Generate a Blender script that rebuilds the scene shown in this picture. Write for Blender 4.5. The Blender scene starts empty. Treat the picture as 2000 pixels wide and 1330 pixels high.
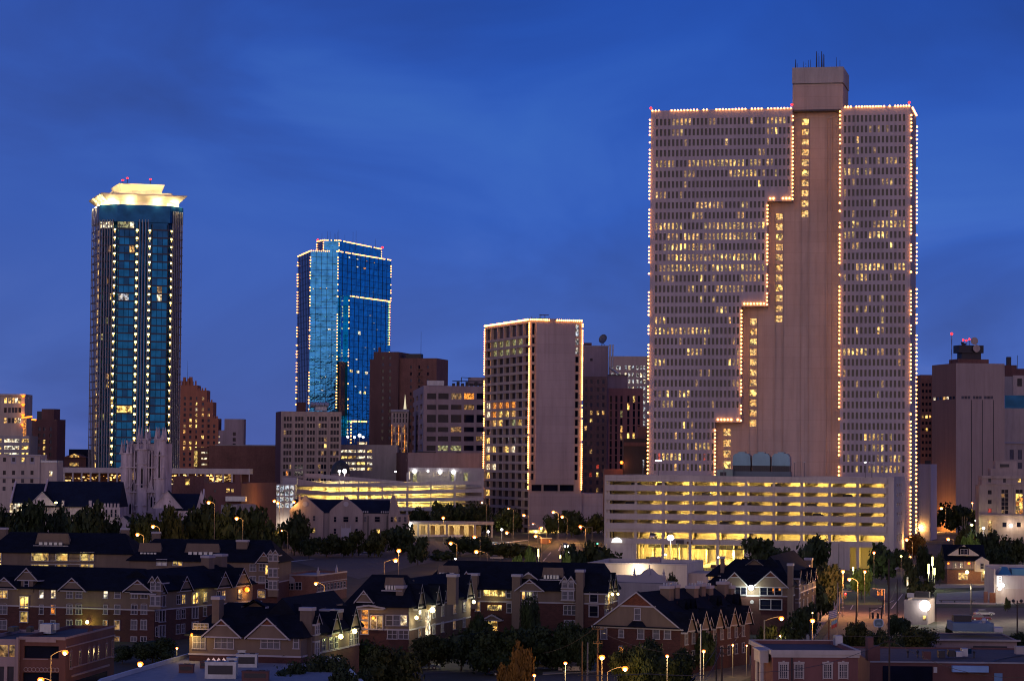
import bpy, math, random
from mathutils import Matrix, Vector
R = math.radians
random.seed(7)
sc = bpy.context.scene
COL = sc.collection
# ------------------------------------------------------------------ camera
FP, CAMH, PITCH, ROLL = 5200.0, 36.0, math.atan((897-665)/5200.0), 0.0088
cd = bpy.data.cameras.new("camera"); cam = bpy.data.objects.new("camera", cd); COL.objects.link(cam)
cd.sensor_width = 36; cd.lens = FP/2000*36; cd.clip_start = 1; cd.clip_end = 60000
CM = Matrix.Rotation(math.pi/2+PITCH, 4, 'X') @ Matrix.Rotation(ROLL, 4, 'Z')
cam.matrix_world = Matrix.Translation((0, 0, CAMH)) @ CM
sc.camera = cam
CR = CM.to_3x3()
def ray(u, v):
    return CR @ Vector(((u-1000)/FP, -(v-665)/FP, -1))
def P(u, v, Y):
    d = ray(u, v); return Vector((0, 0, CAMH)) + d*(Y/d.y)
def G(u, v, z=0.0):
    d = ray(u, v); return Vector((0, 0, CAMH)) + d*((z-CAMH)/d.z)
def hor(u): return 897 + ROLL*(u-1000)
def kx(u, v=None):
    d = ray(u, hor(u) if v is None else v); return d.x/d.y
# ------------------------------------------------------------------ exposure, world, sun
sc.view_settings.view_transform = 'Standard'; sc.view_settings.look = 'None'
sc.view_settings.exposure = 0; sc.view_settings.gamma = 1
sc.cycles.use_denoising = True; sc.cycles.pixel_filter_type = 'BLACKMAN_HARRIS'; sc.cycles.filter_width = 1.1
sc.cycles.max_bounces = 5; sc.cycles.diffuse_bounces = 2; sc.cycles.glossy_bounces = 3
sc.cycles.sample_clamp_indirect = 4; sc.cycles.sample_clamp_direct = 0
sc.cycles.use_light_tree = True
sc.cycles.caustics_reflective = False; sc.cycles.caustics_refractive = False
class NT:
    def __init__(s, nt): s.nt = nt
    def n(s, t, **kw):
        nd = s.nt.nodes.new(t)
        for k, v in kw.items():
            if k in nd.inputs: nd.inputs[k].default_value = v
            else: setattr(nd, k, v)
        return nd
    def l(s, a, b): s.nt.links.new(a, b)
    def math(s, op, a, b=None, c=None, clamp=False):
        nd = s.nt.nodes.new('ShaderNodeMath'); nd.operation = op; nd.use_clamp = clamp
        for i, x in enumerate((a, b, c)):
            if x is None: continue
            if hasattr(x, 'is_linked'): s.l(x, nd.inputs[i])
            else: nd.inputs[i].default_value = x
        return nd.outputs[0]
    def mix(s, fac, a, b, blend='MIX'):
        nd = s.nt.nodes.new('ShaderNodeMix'); nd.data_type = 'RGBA'; nd.blend_type = blend
        for sock, x in ((nd.inputs[0], fac), (nd.inputs[6], a), (nd.inputs[7], b)):
            if hasattr(x, 'is_linked'): s.l(x, sock)
            else: sock.default_value = x if isinstance(x, (int, float)) else (*x, 1)
        return nd.outputs[2]
    def ramp(s, fac, stops, interp='LINEAR'):
        nd = s.nt.nodes.new('ShaderNodeValToRGB'); cr = nd.color_ramp; cr.interpolation = interp
        while len(cr.elements) < len(stops): cr.elements.new(0.5)
        for e, (p, c) in zip(cr.elements, stops): e.position = p; e.color = (*c, 1)
        s.l(fac, nd.inputs[0]); return nd.outputs[0]
SUN_EL, SUN_AZ = R(9), R(205)      # afterglow low behind the camera, slightly left (azimuth clockwise from +Y)
w = bpy.data.worlds.new("World"); sc.world = w; w.use_nodes = True
T = NT(w.node_tree); bg = w.node_tree.nodes['Background']
tc = T.n('ShaderNodeTexCoord').outputs['Generated']
sx = T.n('ShaderNodeSeparateXYZ'); T.l(tc, sx.inputs[0])
X_, Y_, Z_ = sx.outputs
el = T.math('MAXIMUM', Z_, 0.0)
front = T.ramp(el, [(0, (.070, .120, .43)), (.03, (.046, .115, .46)), (.09, (.017, .088, .47)), (.17, (.007, .066, .42)), (.5, (.015, .045, .24)), (1, (.015, .03, .14))])
mp = T.n('ShaderNodeMapping'); mp.inputs['Scale'].default_value = (6, 6, 13); mp.inputs['Location'].default_value = (1.3, 0.2, 3.1); T.l(tc, mp.inputs[0])
n1 = T.n('ShaderNodeTexNoise', Scale=1.0, Detail=5.0, Roughness=.52, Distortion=.6); T.l(mp.outputs[0], n1.inputs[0])
cl = T.ramp(n1.outputs[0], [(.36, (.62, .60, .64)), (.48, (.86, .86, .88)), (.54, (1.10, 1.06, 1.02)), (.60, (1.75, 1.30, 1.10)), (.7, (2.4, 1.6, 1.15))])
mp2 = T.n('ShaderNodeMapping'); mp2.inputs['Scale'].default_value = (3, 3, 9); mp2.inputs['Location'].default_value = (.7, 4.2, .1); T.l(tc, mp2.inputs[0])
n2 = T.n('ShaderNodeTexNoise', Scale=1.4, Detail=2.0); T.l(mp2.outputs[0], n2.inputs[0])
cf = T.math('MULTIPLY', T.ramp(n2.outputs[0], [(.35, (.35, .35, .35)), (.65, (1, 1, 1))]), 1.0)
frontc = T.mix(cf, front, T.mix(1.0, front, cl, 'MULTIPLY'))
# greyer sky towards the west end of the skyline (left)
lf = T.math('MULTIPLY', T.math('ADD', X_, 0.0), -3.6, clamp=True)
frontc = T.mix(T.math('MULTIPLY', lf, .45), frontc, (.052, .085, .30))
back = T.ramp(el, [(0, (.90, .57, .64)), (.12, (.86, .60, .84)), (.3, (.29, .27, .58)), (.6, (.06, .08, .30)), (1, (.015, .03, .14))])
bf = T.ramp(T.math('MULTIPLY_ADD', Y_, -.5, .5), [(.32, (0, 0, 0)), (.72, (1, 1, 1))], 'EASE')
skyc = T.mix(bf, frontc, back)
sky = T.n('ShaderNodeTexSky', sky_type='NISHITA', sun_disc=False, sun_elevation=SUN_EL, sun_rotation=SUN_AZ)
skyc = T.mix(0.004, skyc, sky.outputs[0], 'ADD')
T.l(skyc, bg.inputs[0]); bg.inputs[1].default_value = 1.0
sd = bpy.data.lights.new("sun", 'SUN'); sd.energy = .22; sd.angle = R(25); sd.color = (1, .76, .60)
so = bpy.data.objects.new("sun", sd); COL.objects.link(so)
sv = Vector((math.sin(SUN_AZ)*math.cos(SUN_EL), math.cos(SUN_AZ)*math.cos(SUN_EL), math.sin(SUN_EL)))
so.rotation_euler = sv.to_track_quat('Z', 'Y').to_euler()
# ------------------------------------------------------------------ materials
MATS = {}
def mat(name, col=(.5, .5, .5), rough=.8, metal=0, var=.12, scale=.15, kind=None, col2=None, spec=.5, size=(1, 1), bump=0):
    if name in MATS: return MATS[name]
    m = bpy.data.materials.new(name); m.use_nodes = True; MATS[name] = m
    t = NT(m.node_tree); b = m.node_tree.nodes['Principled BSDF']
    b.inputs['Roughness'].default_value = rough; b.inputs['Metallic'].default_value = metal; b.inputs['Specular IOR Level'].default_value = spec
    g = t.n('ShaderNodeNewGeometry').outputs['Position']
    mps = t.n('ShaderNodeMapping'); mps.inputs['Scale'].default_value = (1, 1, .35) if kind in ('panel', None) else (1, 1, 1); t.l(g, mps.inputs[0])
    nz = t.n('ShaderNodeTexNoise', Scale=scale, Detail=9.0, Roughness=.72); t.l(mps.outputs[0], nz.inputs[0])
    lo = tuple(max(0, c*(1-var*1.6)) for c in col); hi = tuple(c*(1+var*1.6) for c in col)
    c = t.ramp(nz.outputs[0], [(.3, lo), (.7, hi)])
    if kind in ('panel', None, 'brick') and not metal and rough > .75:      # rain streaks and patching on walls
        ms = t.n('ShaderNodeMapping'); ms.inputs['Scale'].default_value = (.7, .7, .035); t.l(g, ms.inputs[0])
        ns = t.n('ShaderNodeTexNoise', Scale=1.0, Detail=4.0, Roughness=.6); t.l(ms.outputs[0], ns.inputs[0])
        c = t.mix(1.0, c, t.ramp(ns.outputs[0], [(.32, (.88, .875, .87)), (.5, (1, 1, 1)), (.68, (1.05, 1.05, 1.04))]), 'MULTIPLY')
    if kind in ('brick', 'panel', 'shingle'):
        tc_ = t.n('ShaderNodeTexCoord').outputs['Object']
        s_ = t.n('ShaderNodeSeparateXYZ'); t.l(tc_, s_.inputs[0])
        cb = t.n('ShaderNodeCombineXYZ'); t.l(t.math('ADD', s_.outputs[0], s_.outputs[1]), cb.inputs[0]); t.l(s_.outputs[2], cb.inputs[1])
        br = t.n('ShaderNodeTexBrick', **{'Scale': 1.0, 'Mortar Size': .03 if kind == 'panel' else .012, 'Brick Width': size[0], 'Row Height': size[1], 'Mortar Smooth': .2})
        br.offset = 0 if kind == 'panel' else .5
        t.l(cb.outputs[0], br.inputs[0])
        br.inputs['Color1'].default_value = (1, 1, 1, 1); br.inputs['Color2'].default_value = ((.93,)*3 if kind == 'panel' else (.7,)*3) + (1,)
        br.inputs['Mortar'].default_value = ((.60,)*3 if kind == 'panel' else (1.25,)*3 if kind == 'brick' else (.5,)*3) + (1,)
        c = t.mix(1.0, c, br.outputs[0], 'MULTIPLY')
    if kind == 'foliage':
        oi = t.n('ShaderNodeObjectInfo').outputs['Random']
        c = t.mix(1.0, c, t.ramp(oi, [(0, (.7, .8, .7)), (.5, (1, 1, 1)), (1, (1.5, 1.15, .7))]), 'MULTIPLY')
    if col2:
        n3 = t.n('ShaderNodeTexNoise', Scale=scale*4, Detail=5.0); t.l(g, n3.inputs[0])
        c = t.mix(t.ramp(n3.outputs[0], [(.45, (0, 0, 0)), (.6, (1, 1, 1))]), c, col2)
    t.l(c, b.inputs['Base Color'])
    if bump:
        nb = t.n('ShaderNodeTexNoise', Scale=bump, Detail=3.0); t.l(g, nb.inputs[0])
        bm_ = t.n('ShaderNodeBump', Strength=.5, Distance=.1); t.l(nb.outputs[0], bm_.inputs['Height']); t.l(bm_.outputs[0], b.inputs['Normal'])
    return m
def emat(name, col, st, var=0.0, scale=1.0, nee=False, lo=.1):
    """material of something that gives off light (lamp, bulb, lit room behind glass) or is made to look lit"""
    if name in MATS: return MATS[name]
    m = bpy.data.materials.new(name); m.use_nodes = True; MATS[name] = m
    t = NT(m.node_tree); b = m.node_tree.nodes['Principled BSDF']
    b.inputs['Base Color'].default_value = (.03, .03, .035, 1); b.inputs['Roughness'].default_value = .2
    b.inputs['Emission Color'].default_value = (*col, 1); b.inputs['Emission Strength'].default_value = st
    if var:
        g = t.n('ShaderNodeNewGeometry').outputs['Position']
        nz = t.n('ShaderNodeTexNoise', Scale=scale, Detail=3.0, Roughness=.6); t.l(g, nz.inputs[0])
        f = t.ramp(nz.outputs[0], [(.5-var*.12, (lo*.6,)*3), (.5, (.6,)*3), (.5+var*.14, (1.9,)*3)])
        t.l(t.math('MULTIPLY', f, st), b.inputs['Emission Strength'])
        c2 = tuple(min(1, c*k) for c, k in zip(col, (1, .75, .5)))
        nz2 = t.n('ShaderNodeTexNoise', Scale=scale*.7, Detail=1.0); t.l(g, nz2.inputs[0])
        t.l(t.mix(t.ramp(nz2.outputs[0], [(.4, (0, 0, 0)), (.65, (1, 1, 1))]), col, c2), b.inputs['Emission Color'])
    if not nee: m.cycles.emission_sampling = 'NONE'
    return m
def glass(name, tint, metal=.0, rough=.06, wav=0, grid=None):
    if name in MATS: return MATS[name]
    m = bpy.data.materials.new(name); m.use_nodes = True; MATS[name] = m
    t = NT(m.node_tree); b = m.node_tree.nodes['Principled BSDF']
    b.inputs['Metallic'].default_value = metal; b.inputs['Roughness'].default_value = rough; b.inputs['Specular IOR Level'].default_value = .18
    g = t.n('ShaderNodeNewGeometry').outputs['Position']
    nz = t.n('ShaderNodeTexNoise', Scale=.25, Detail=2.0); t.l(g, nz.inputs[0])
    c = t.ramp(nz.outputs[0], [(.35, tuple(x*.75 for x in tint)), (.65, tuple(x*1.2 for x in tint))])
    t.l(c, b.inputs['Base Color'])
    if wav:
        mp_ = t.n('ShaderNodeMapping'); mp_.inputs['Scale'].default_value = (.10, .10, .22); t.l(g, mp_.inputs[0])
        nb = t.n('ShaderNodeTexNoise', Scale=1.0, Detail=3.0, Roughness=.7); t.l(mp_.outputs[0], nb.inputs[0])
        bm_ = t.n('ShaderNodeBump', Strength=wav, Distance=1.0); t.l(nb.outputs[0], bm_.inputs['Height']); t.l(bm_.outputs[0], b.inputs['Normal'])
    return m
class MD(dict):
    def __missing__(s, k): return MATS[k]
M = MD()
M['tan'] = mat('tan_concrete', (.385, .305, .265), .85, var=.16, scale=.03, kind='panel', size=(8.1, 4.0))
M['tanw'] = mat('tan_precast', (.32, .29, .32), .85, var=.12, scale=.03)
M['mauve'] = mat('precast_panel', (.39, .315, .31), .85, var=.12, scale=.04, kind='panel', size=(30, 3.95))
M['frame'] = mat('pale_precast', (.34, .27, .24), .8, var=.08)
M['garage'] = mat('parking_concrete', (.43, .385, .35), .85, var=.14, scale=.08, kind='panel', size=(9.6, 30))
M['concrete'] = mat('concrete', (.30, .28, .27), .85, var=.12, scale=.2)
M['cream'] = mat('cream_stucco', (.42, .35, .30), .85, var=.12)
M['beige'] = mat('beige_siding', (.135, .10, .076), .85, var=.10, scale=.3)
M['purple'] = mat('grey_purple_stone', (.26, .205, .22), .8, var=.12)
M['brown'] = mat('brown_brick', (.19, .09, .068), .9, var=.14, kind='brick', size=(.5, .25))
M['redbrick'] = mat('red_brick', (.062, .022, .020), .9, var=.16, scale=.5, kind='brick', size=(.5, .25))
M['dkbrick'] = mat('dark_brick', (.12, .055, .05), .9, var=.14, scale=.2)
M['pinkbrick'] = mat('rose_brick', (.17, .075, .07), .9, var=.12, scale=.2)
M['rust'] = mat('rust_shingle', (.14, .042, .018), .85, var=.2, scale=2, kind='shingle', size=(.4, .2))
M['white'] = mat('white_trim', (.30, .29, .33), .6, var=.06)
M['whitewall'] = mat('white_masonry', (.44, .40, .37), .8, var=.08, scale=.3)
M['stone'] = mat('weathered_limestone', (.42, .36, .38), .85, var=.25, scale=.35, bump=1.2)
M['roof'] = mat('dark_shingle_roof', (.0045, .007, .017), .9, var=.3, scale=.6, kind='shingle', size=(.9, .35), spec=.15)
M['slate'] = mat('slate_roof', (.005, .010, .030), .8, var=.2, scale=.3, kind='shingle', size=(.8, .4), spec=.2)
M['flat'] = mat('gravel_flat_roof', (.06, .058, .065), .95, var=.2, scale=.4, col2=(.07, .068, .075))
M['membrane'] = mat('pale_membrane_roof', (.20, .22, .25), .7, var=.15, scale=.25, col2=(.24, .25, .28))
M['metal'] = mat('galvanised_metal', (.38, .40, .42), .45, .5, var=.12, scale=1)
M['dkmetal'] = mat('dark_metal', (.03, .03, .035), .5, .4, var=.1)
M['pole'] = mat('pale_pole', (.16, .14, .13), .6, .1, var=.1)
M['wood'] = mat('creosoted_wood', (.045, .03, .022), .9, var=.2, scale=2)
M['tanbrick'] = mat('tan_brick', (.21, .135, .115), .9, var=.12, scale=.3, kind='brick', size=(.5, .25))
M['pinkoff'] = mat('pink_brick', (.25, .125, .12), .9, var=.12, scale=.3)
M['postone'] = mat('grey_beige_stone', (.27, .22, .21), .85, var=.15, scale=.3)
M['hallwall'] = mat('grey_stucco', (.24, .20, .20), .85, var=.12, scale=.2)
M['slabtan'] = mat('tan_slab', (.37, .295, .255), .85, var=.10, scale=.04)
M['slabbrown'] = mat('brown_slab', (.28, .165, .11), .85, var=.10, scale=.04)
M['dark'] = glass('dark_window_glass', (.007, .009, .022), rough=.08)
M['dim'] = glass('grey_window_glass', (.05, .05, .07), rough=.15)
M['blind'] = mat('window_blind', (.075, .075, .10), .6, var=.3, scale=2)
M['blue'] = glass('blue_glass', (.012, .10, .24), .85, .08)
M['blued'] = glass('deep_blue_glass', (.008, .06, .14), .7, .1)
M['teal'] = glass('teal_glass', (.008, .11, .24), .8, .08)
M['warm'] = emat('lit_window_warm', (1, .60, .19), .9, 1, 1.1)
M['warmd'] = emat('lit_window_dim', (1, .60, .22), .28, 1, 1.1)
M['yel'] = emat('lit_window_yellow', (1, .68, .19), 1.1, .6, .8)
M['yeld'] = emat('lit_window_yellow_dim', (1, .70, .20), .45, .8, .8)
M['ora'] = emat('lit_window_orange', (1, .36, .05), .9, 1, 1.3)
M['cool'] = emat('lit_window_cool', (.75, .85, 1), .55, .8, 1.0)
M['pale'] = emat('lit_window_pale', (1, .92, .68), .95, .8, .9)
M['green'] = emat('lit_window_greenish', (.85, .9, .42), .30, 1, .9)
M['red'] = emat('lit_window_red', (1, .10, .06), .45, 1, .9)
M['bulb'] = emat('roofline_bulb', (1, .34, .07), 15.0, nee=True)
M['bulbfar'] = emat('roofline_bulb_far', (1, .36, .09), 6, nee=True)
M['redlamp'] = emat('red_beacon', (1, .02, .02), 4.0, nee=True)
M['sodium'] = emat('sodium_lamp', (1, .16, .010), 5.0); M['core'] = emat('lamp_core', (1, .75, .35), 14.0)
M['whitelamp'] = emat('white_lamp', (1, .97, .90), 16.0)
M['yellamp'] = emat('yellow_lamp', (1, .80, .25), 9.0)
M['sign'] = emat('lit_sign_face', (1, .93, .88), 1.6)
M['asphalt'] = mat('asphalt', (.075, .065, .065), .9, var=.22, scale=.3, col2=(.045, .043, .047), bump=2)
M['walk'] = mat('concrete_walk', (.26, .24, .22), .9, var=.15, scale=.5)
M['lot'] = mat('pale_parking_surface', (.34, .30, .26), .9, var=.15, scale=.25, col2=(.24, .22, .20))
M['paint'] = mat('road_paint', (.6, .58, .55), .7, var=.15, scale=1)
M['grass'] = mat('dry_grass', (.035, .048, .018), .95, var=.35, scale=.4, bump=4)
M['ground'] = mat('city_ground', (.018, .020, .014), .95, var=.35, scale=.05, col2=(.026, .025, .023))
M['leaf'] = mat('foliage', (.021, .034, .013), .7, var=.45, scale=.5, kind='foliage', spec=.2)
M['leafy'] = mat('yellowing_foliage', (.20, .10, .016), .7, var=.35, scale=.6, spec=.2)  # orange lamp light on the leaves put into their colour
M['bark'] = mat('bark', (.05, .038, .03), .95, var=.25, scale=3)
# ------------------------------------------------------------------ mesh builder
class MB:
    def __init__(s): s.v = []; s.f = []; s.m = []; s.k = 0
    def face(s, pts, k=None):
        n = len(s.v); s.v += [tuple(p) for p in pts]; s.f.append(tuple(range(n, n+len(pts)))); s.m.append(s.k if k is None else k); return s
    def add(s, vs, fs, k=None):
        n = len(s.v); s.v += [tuple(p) for p in vs]; s.f += [tuple(n+i for i in f) for f in fs]; s.m += [s.k if k is None else k]*len(fs); return s
    def box(s, x0, x1, y0, y1, z0, z1, k=None):
        return s.add([(x, y, z) for z in (z0, z1) for y in (y0, y1) for x in (x0, x1)],
                     [(0, 2, 3, 1), (4, 5, 7, 6), (0, 1, 5, 4), (2, 6, 7, 3), (0, 4, 6, 2), (1, 3, 7, 5)], k)
    def prism(s, pg, z0, z1, k=None, ktop=None, pg2=None):
        n = len(pg); q = pg2 or pg
        s.add([(x, y, z0) for x, y in pg]+[(x, y, z1) for x, y in q], [(i, (i+1) % n, n+(i+1) % n, n+i) for i in range(n)], k)
        s.face([(x, y, z1) for x, y in q], ktop if ktop is not None else k); s.face([(x, y, z0) for x, y in reversed(pg)], k); return s
    def tube(s, a, b, r, r2=None, n=6, k=None):
        a, b = Vector(a), Vector(b); r2 = r if r2 is None else r2; d = (b-a).normalized()
        u = d.orthogonal().normalized(); w_ = d.cross(u)
        vs = [c+(u*math.cos(2*math.pi*i/n)+w_*math.sin(2*math.pi*i/n))*rr for c, rr in ((a, r), (b, r2)) for i in range(n)]
        return s.add(vs, [(i, (i+1) % n, n+(i+1) % n, n+i) for i in range(n)]+[tuple(range(n-1, -1, -1)), tuple(range(n, 2*n))], k)
    def ball(s, c, r, n=6, k=None, sz=1.0, m=4):
        if .47 < r < 3 and n < 10: n, m = 10, 6
        x, y, z = c; vs = [(x, y, z-r*sz)]
        for j in range(1, m):
            a = -math.pi/2+math.pi*j/m
            vs += [(x+r*math.cos(a)*math.cos(2*math.pi*i/n), y+r*math.cos(a)*math.sin(2*math.pi*i/n), z+r*sz*math.sin(a)) for i in range(n)]
        vs.append((x, y, z+r*sz)); fs = [(0, 1+(i+1) % n, 1+i) for i in range(n)]
        for j in range(m-2):
            o = 1+j*n; fs += [(o+i, o+(i+1) % n, o+n+(i+1) % n, o+n+i) for i in range(n)]
        o = 1+(m-2)*n; fs += [(o+i, o+(i+1) % n, len(vs)-1) for i in range(n)]
        return s.add(vs, fs, k)
    def mesh(s, name, mats, smooth=False):
        me = bpy.data.meshes.new(name); me.from_pydata(s.v, [], s.f)
        if not isinstance(mats, (list, tuple)): mats = [mats]
        for m in mats: me.materials.append(m if not isinstance(m, str) else M[m])
        me.polygons.foreach_set('material_index', s.m)
        if smooth: me.polygons.foreach_set('use_smooth', [True]*len(s.f))
        me.update(); return me
    def out(s, name, mats, parent=None, smooth=False, **tags):
        o = bpy.data.objects.new(name, s.mesh(name, mats, smooth)); COL.objects.link(o)
        if parent: o.parent = parent
        for k, v in tags.items(): o[k] = v
        return o
def thing(name, label, cat, loc=(0, 0, 0), yaw=0, group=None):
    o = bpy.data.objects.new(name, None); COL.objects.link(o); o.empty_display_size = 1
    o.location = loc; o.rotation_euler = (0, 0, yaw); o['label'] = label; o['category'] = cat
    if group: o['group'] = group
    return o
class Fr:
    """a vertical face: x runs along it, 'out' away from it"""
    def __init__(s, o, ud): s.o = Vector(o).to_3d(); l = math.hypot(*ud); s.u = Vector((ud[0]/l, ud[1]/l, 0)); s.n = Vector((s.u.y, -s.u.x, 0)); s.a = math.atan2(s.u.y, s.u.x)
    def p(s, x, out, z): return s.o+s.u*x+s.n*out+Vector((0, 0, z))
    def box(s, mb, x0, x1, o0, o1, z0, z1, k=None):
        return mb.add([s.p(x, o, z) for z in (z0, z1) for o in (o1, o0) for x in (x0, x1)],
                      [(0, 2, 3, 1), (4, 5, 7, 6), (0, 1, 5, 4), (2, 6, 7, 3), (0, 4, 6, 2), (1, 3, 7, 5)], k)
def wall(mb, F, rects, x0, x1, z0, z1, dep=.4, k=None):
    """flat wall with rectangular openings, their reveals going back by dep"""
    q = lambda a: round(a, 3)
    rects = [r for r in rects if r[0] < x1 and r[1] > x0 and r[2] < z1 and r[3] > z0]
    xs = sorted({q(x0), q(x1)} | {q(min(max(r[i], x0), x1)) for r in rects for i in (0, 1)})
    zs = sorted({q(z0), q(z1)} | {q(min(max(r[i], z0), z1)) for r in rects for i in (2, 3)})
    xi = {x: i for i, x in enumerate(xs)}; zi = {z: i for i, z in enumerate(zs)}
    hole = set()
    for r in rects:
        a, b = xi[q(min(max(r[0], x0), x1))], xi[q(min(max(r[1], x0), x1))]; c, d = zi[q(min(max(r[2], z0), z1))], zi[q(min(max(r[3], z0), z1))]
        for i in range(a, b):
            for j in range(c, d): hole.add((i, j))
        A, B, C, D = xs[a], xs[b], zs[c], zs[d]
        p = F.p
        mb.face([p(A, 0, C), p(A, 0, D), p(A, -dep, D), p(A, -dep, C)], k); mb.face([p(B, 0, D), p(B, 0, C), p(B, -dep, C), p(B, -dep, D)], k)
        mb.face([p(A, 0, D), p(B, 0, D), p(B, -dep, D), p(A, -dep, D)], k); mb.face([p(B, 0, C), p(A, 0, C), p(A, -dep, C), p(B, -dep, C)], k)
    for j in range(len(zs)-1):
        i = 0
        while i < len(xs)-1:
            if (i, j) in hole: i += 1; continue
            s0 = i
            while i < len(xs)-1 and (i, j) not in hole: i += 1
            mb.face([F.p(xs[s0], 0, zs[j]), F.p(xs[i], 0, zs[j]), F.p(xs[i], 0, zs[j+1]), F.p(xs[s0], 0, zs[j+1])], k)
PC = {}
REST = {}
def panes_all(parent, F, rects, dep=.4, name='window', cap=100, th=.06):
    done = REST.setdefault((parent.name, name), [0, parent, []])
    rects = sorted(rects, key=lambda r: -((r[1]-r[0])*(r[3]-r[2]) + (1 if r[4] not in ('dark', 'dim') else 0)))
    for r in rects:
        if done[0] >= cap: done[2].append((F, r, dep, th)); continue
        w_, h_ = round(r[1]-r[0], 2), round(r[3]-r[2], 2); key = (name, w_, h_, r[4])
        if key not in PC: PC[key] = MB().box(-w_/2, w_/2, -th, 0, -h_/2, h_/2).mesh(name, M[r[4]])
        o = bpy.data.objects.new(name, PC[key]); COL.objects.link(o); o.parent = parent
        o.location = F.p((r[0]+r[1])/2, -dep, (r[2]+r[3])/2); o.rotation_euler = (0, 0, F.a); done[0] += 1
panes = panes_all
def flush_rest():
    for (pn, name), (n, parent, lst) in REST.items():
        if not lst: continue
        mb = MB(); keys = sorted({r[4] for _, r, _, _ in lst})
        for F, r, dep, th in lst: F.box(mb, r[0], r[1], -dep, -dep+th, r[2], r[3], keys.index(r[4]))
        mb.out(name, [M[k] for k in keys], parent, kind='stuff')
def bulbs(parent, pts, n, r=.33, m='bulb', gap=.12, name='light_string', seed=0):
    """bulbs strung along a polyline of local points"""
    rnd = random.Random(seed); mb = MB(); seg = [(Vector(a), Vector(b)) for a, b in zip(pts, pts[1:])]
    L = sum((b-a).length for a, b in seg); st = L/n; acc = 0; i = 0; off = 0
    for a, b in seg:
        l = (b-a).length; t = st/2 - off if False else st*.5
        cnt = max(1, round(l/st))
        for j in range(cnt):
            if off > 0: off -= 1; continue
            if rnd.random() < gap: off = rnd.choice((0, 0, 1)); continue
            mb.ball(a.lerp(b, (j+.5)/cnt), r*rnd.uniform(.85, 1.1), 5, m=3)
    return mb.out(name, m, parent)
def grid(x0, x1, nx, z0, z1, nz, fw, fh, fn):
    """openings on an nx by nz grid; fw, fh the share of a cell that is opening; row 0 is the top one"""
    out = []; cw, ch = (x1-x0)/nx, (z1-z0)/nz
    for j in range(nz):
        for i in range(nx):
            m = fn(i, j)
            if m is None: continue
            cx, cz = x0+cw*(i+.5), z1-ch*(j+.5)
            out.append((cx-cw*fw/2, cx+cw*fw/2, cz-ch*fh/2, cz+ch*fh/2, m))
    return out
def lit(seed, p=.1, keys=('warm', 'warmd', 'yel'), base='dark'):
    rnd = random.Random(seed)
    return lambda i, j: rnd.choice(keys) if rnd.random() < p else base
class Bld:
    def __init__(s, name, label, cat, u0, S, u1, yaw, vtop, D=20, group=None):
        s.yaw = R(yaw); s.c, s.s = math.cos(s.yaw), math.sin(s.yaw)
        s.Y0 = FP/S; s.X0 = kx(u0)*s.Y0; s.H = P(u0, vtop, s.Y0).z
        s.W = s.lx(u1); s.D = D
        if isinstance(D, tuple): s.D = s.ly(D[1], s.W if D[0] == 'r' else 0)
        s.e = thing(name, label, cat, (s.X0, s.Y0, 0), s.yaw, group)
        s.wl = MB(); s.mats = ['concrete']
    def lx(s, u, y=0):
        k = kx(u); X, Y = s.X0-y*s.s, s.Y0+y*s.c; return (k*Y-X)/(s.c-k*s.s)
    def ly(s, u, x):
        k = kx(u); X, Y = s.X0+x*s.c, s.Y0+x*s.s; return (X-k*Y)/(s.s+k*s.c)
    def z(s, u, v, x=None, y=0):
        if x is None: x = s.lx(u, y)
        return P(u, v, s.Y0+x*s.s+y*s.c).z
    def F(s, f, x=0, y=0):
        return {'f': Fr((x, y), (1, 0)), 'r': Fr((s.W+x, y), (0, 1)), 'l': Fr((x, s.D+y), (0, -1)), 'b': Fr((s.W+x, s.D+y), (-1, 0))}[f]
    def len(s, f): return s.W if f in 'fb' else s.D
    def shell(s, mats, faces=None, z1=None, z0=0, dep=.4, par=.8, roofm='flat', cap=100, name='wall'):
        """four walls with openings, a roof slab inside a parapet"""
        z1 = z1 or s.H; mb = MB(); faces = faces or {}
        if not isinstance(mats, (list, tuple)): mats = [mats]
        for f in 'frlb':
            rc = faces.get(f, [])
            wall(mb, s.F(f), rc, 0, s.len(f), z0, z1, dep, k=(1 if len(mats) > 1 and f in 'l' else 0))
            panes(s.e, s.F(f), rc, dep, cap=cap)
        t = .35; W, D = s.W, s.D
        for a in ((0, W, 0, t), (0, W, D-t, D), (0, t, t, D-t), (W-t, W, t, D-t)):
            mb.face([(a[0], a[2], z1), (a[1], a[2], z1), (a[1], a[3], z1), (a[0], a[3], z1)], 0)
        for a in (((t, t), (W-t, t)), ((W-t, t), (W-t, D-t)), ((W-t, D-t), (t, D-t)), ((t, D-t), (t, t))):
            (xa, ya), (xb, yb) = a; mb.face([(xb, yb, z1-par), (xa, ya, z1-par), (xa, ya, z1), (xb, yb, z1)], 0)
        o = mb.out(name, mats, s.e)
        MB().box(t, W-t, t, D-t, z1-par-.3, z1-par).out('roof', roofm, s.e)
        return o
    def part(s, name, mats, fn):
        mb = MB(); fn(mb); return mb.out(name, mats, s.e)
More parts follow.
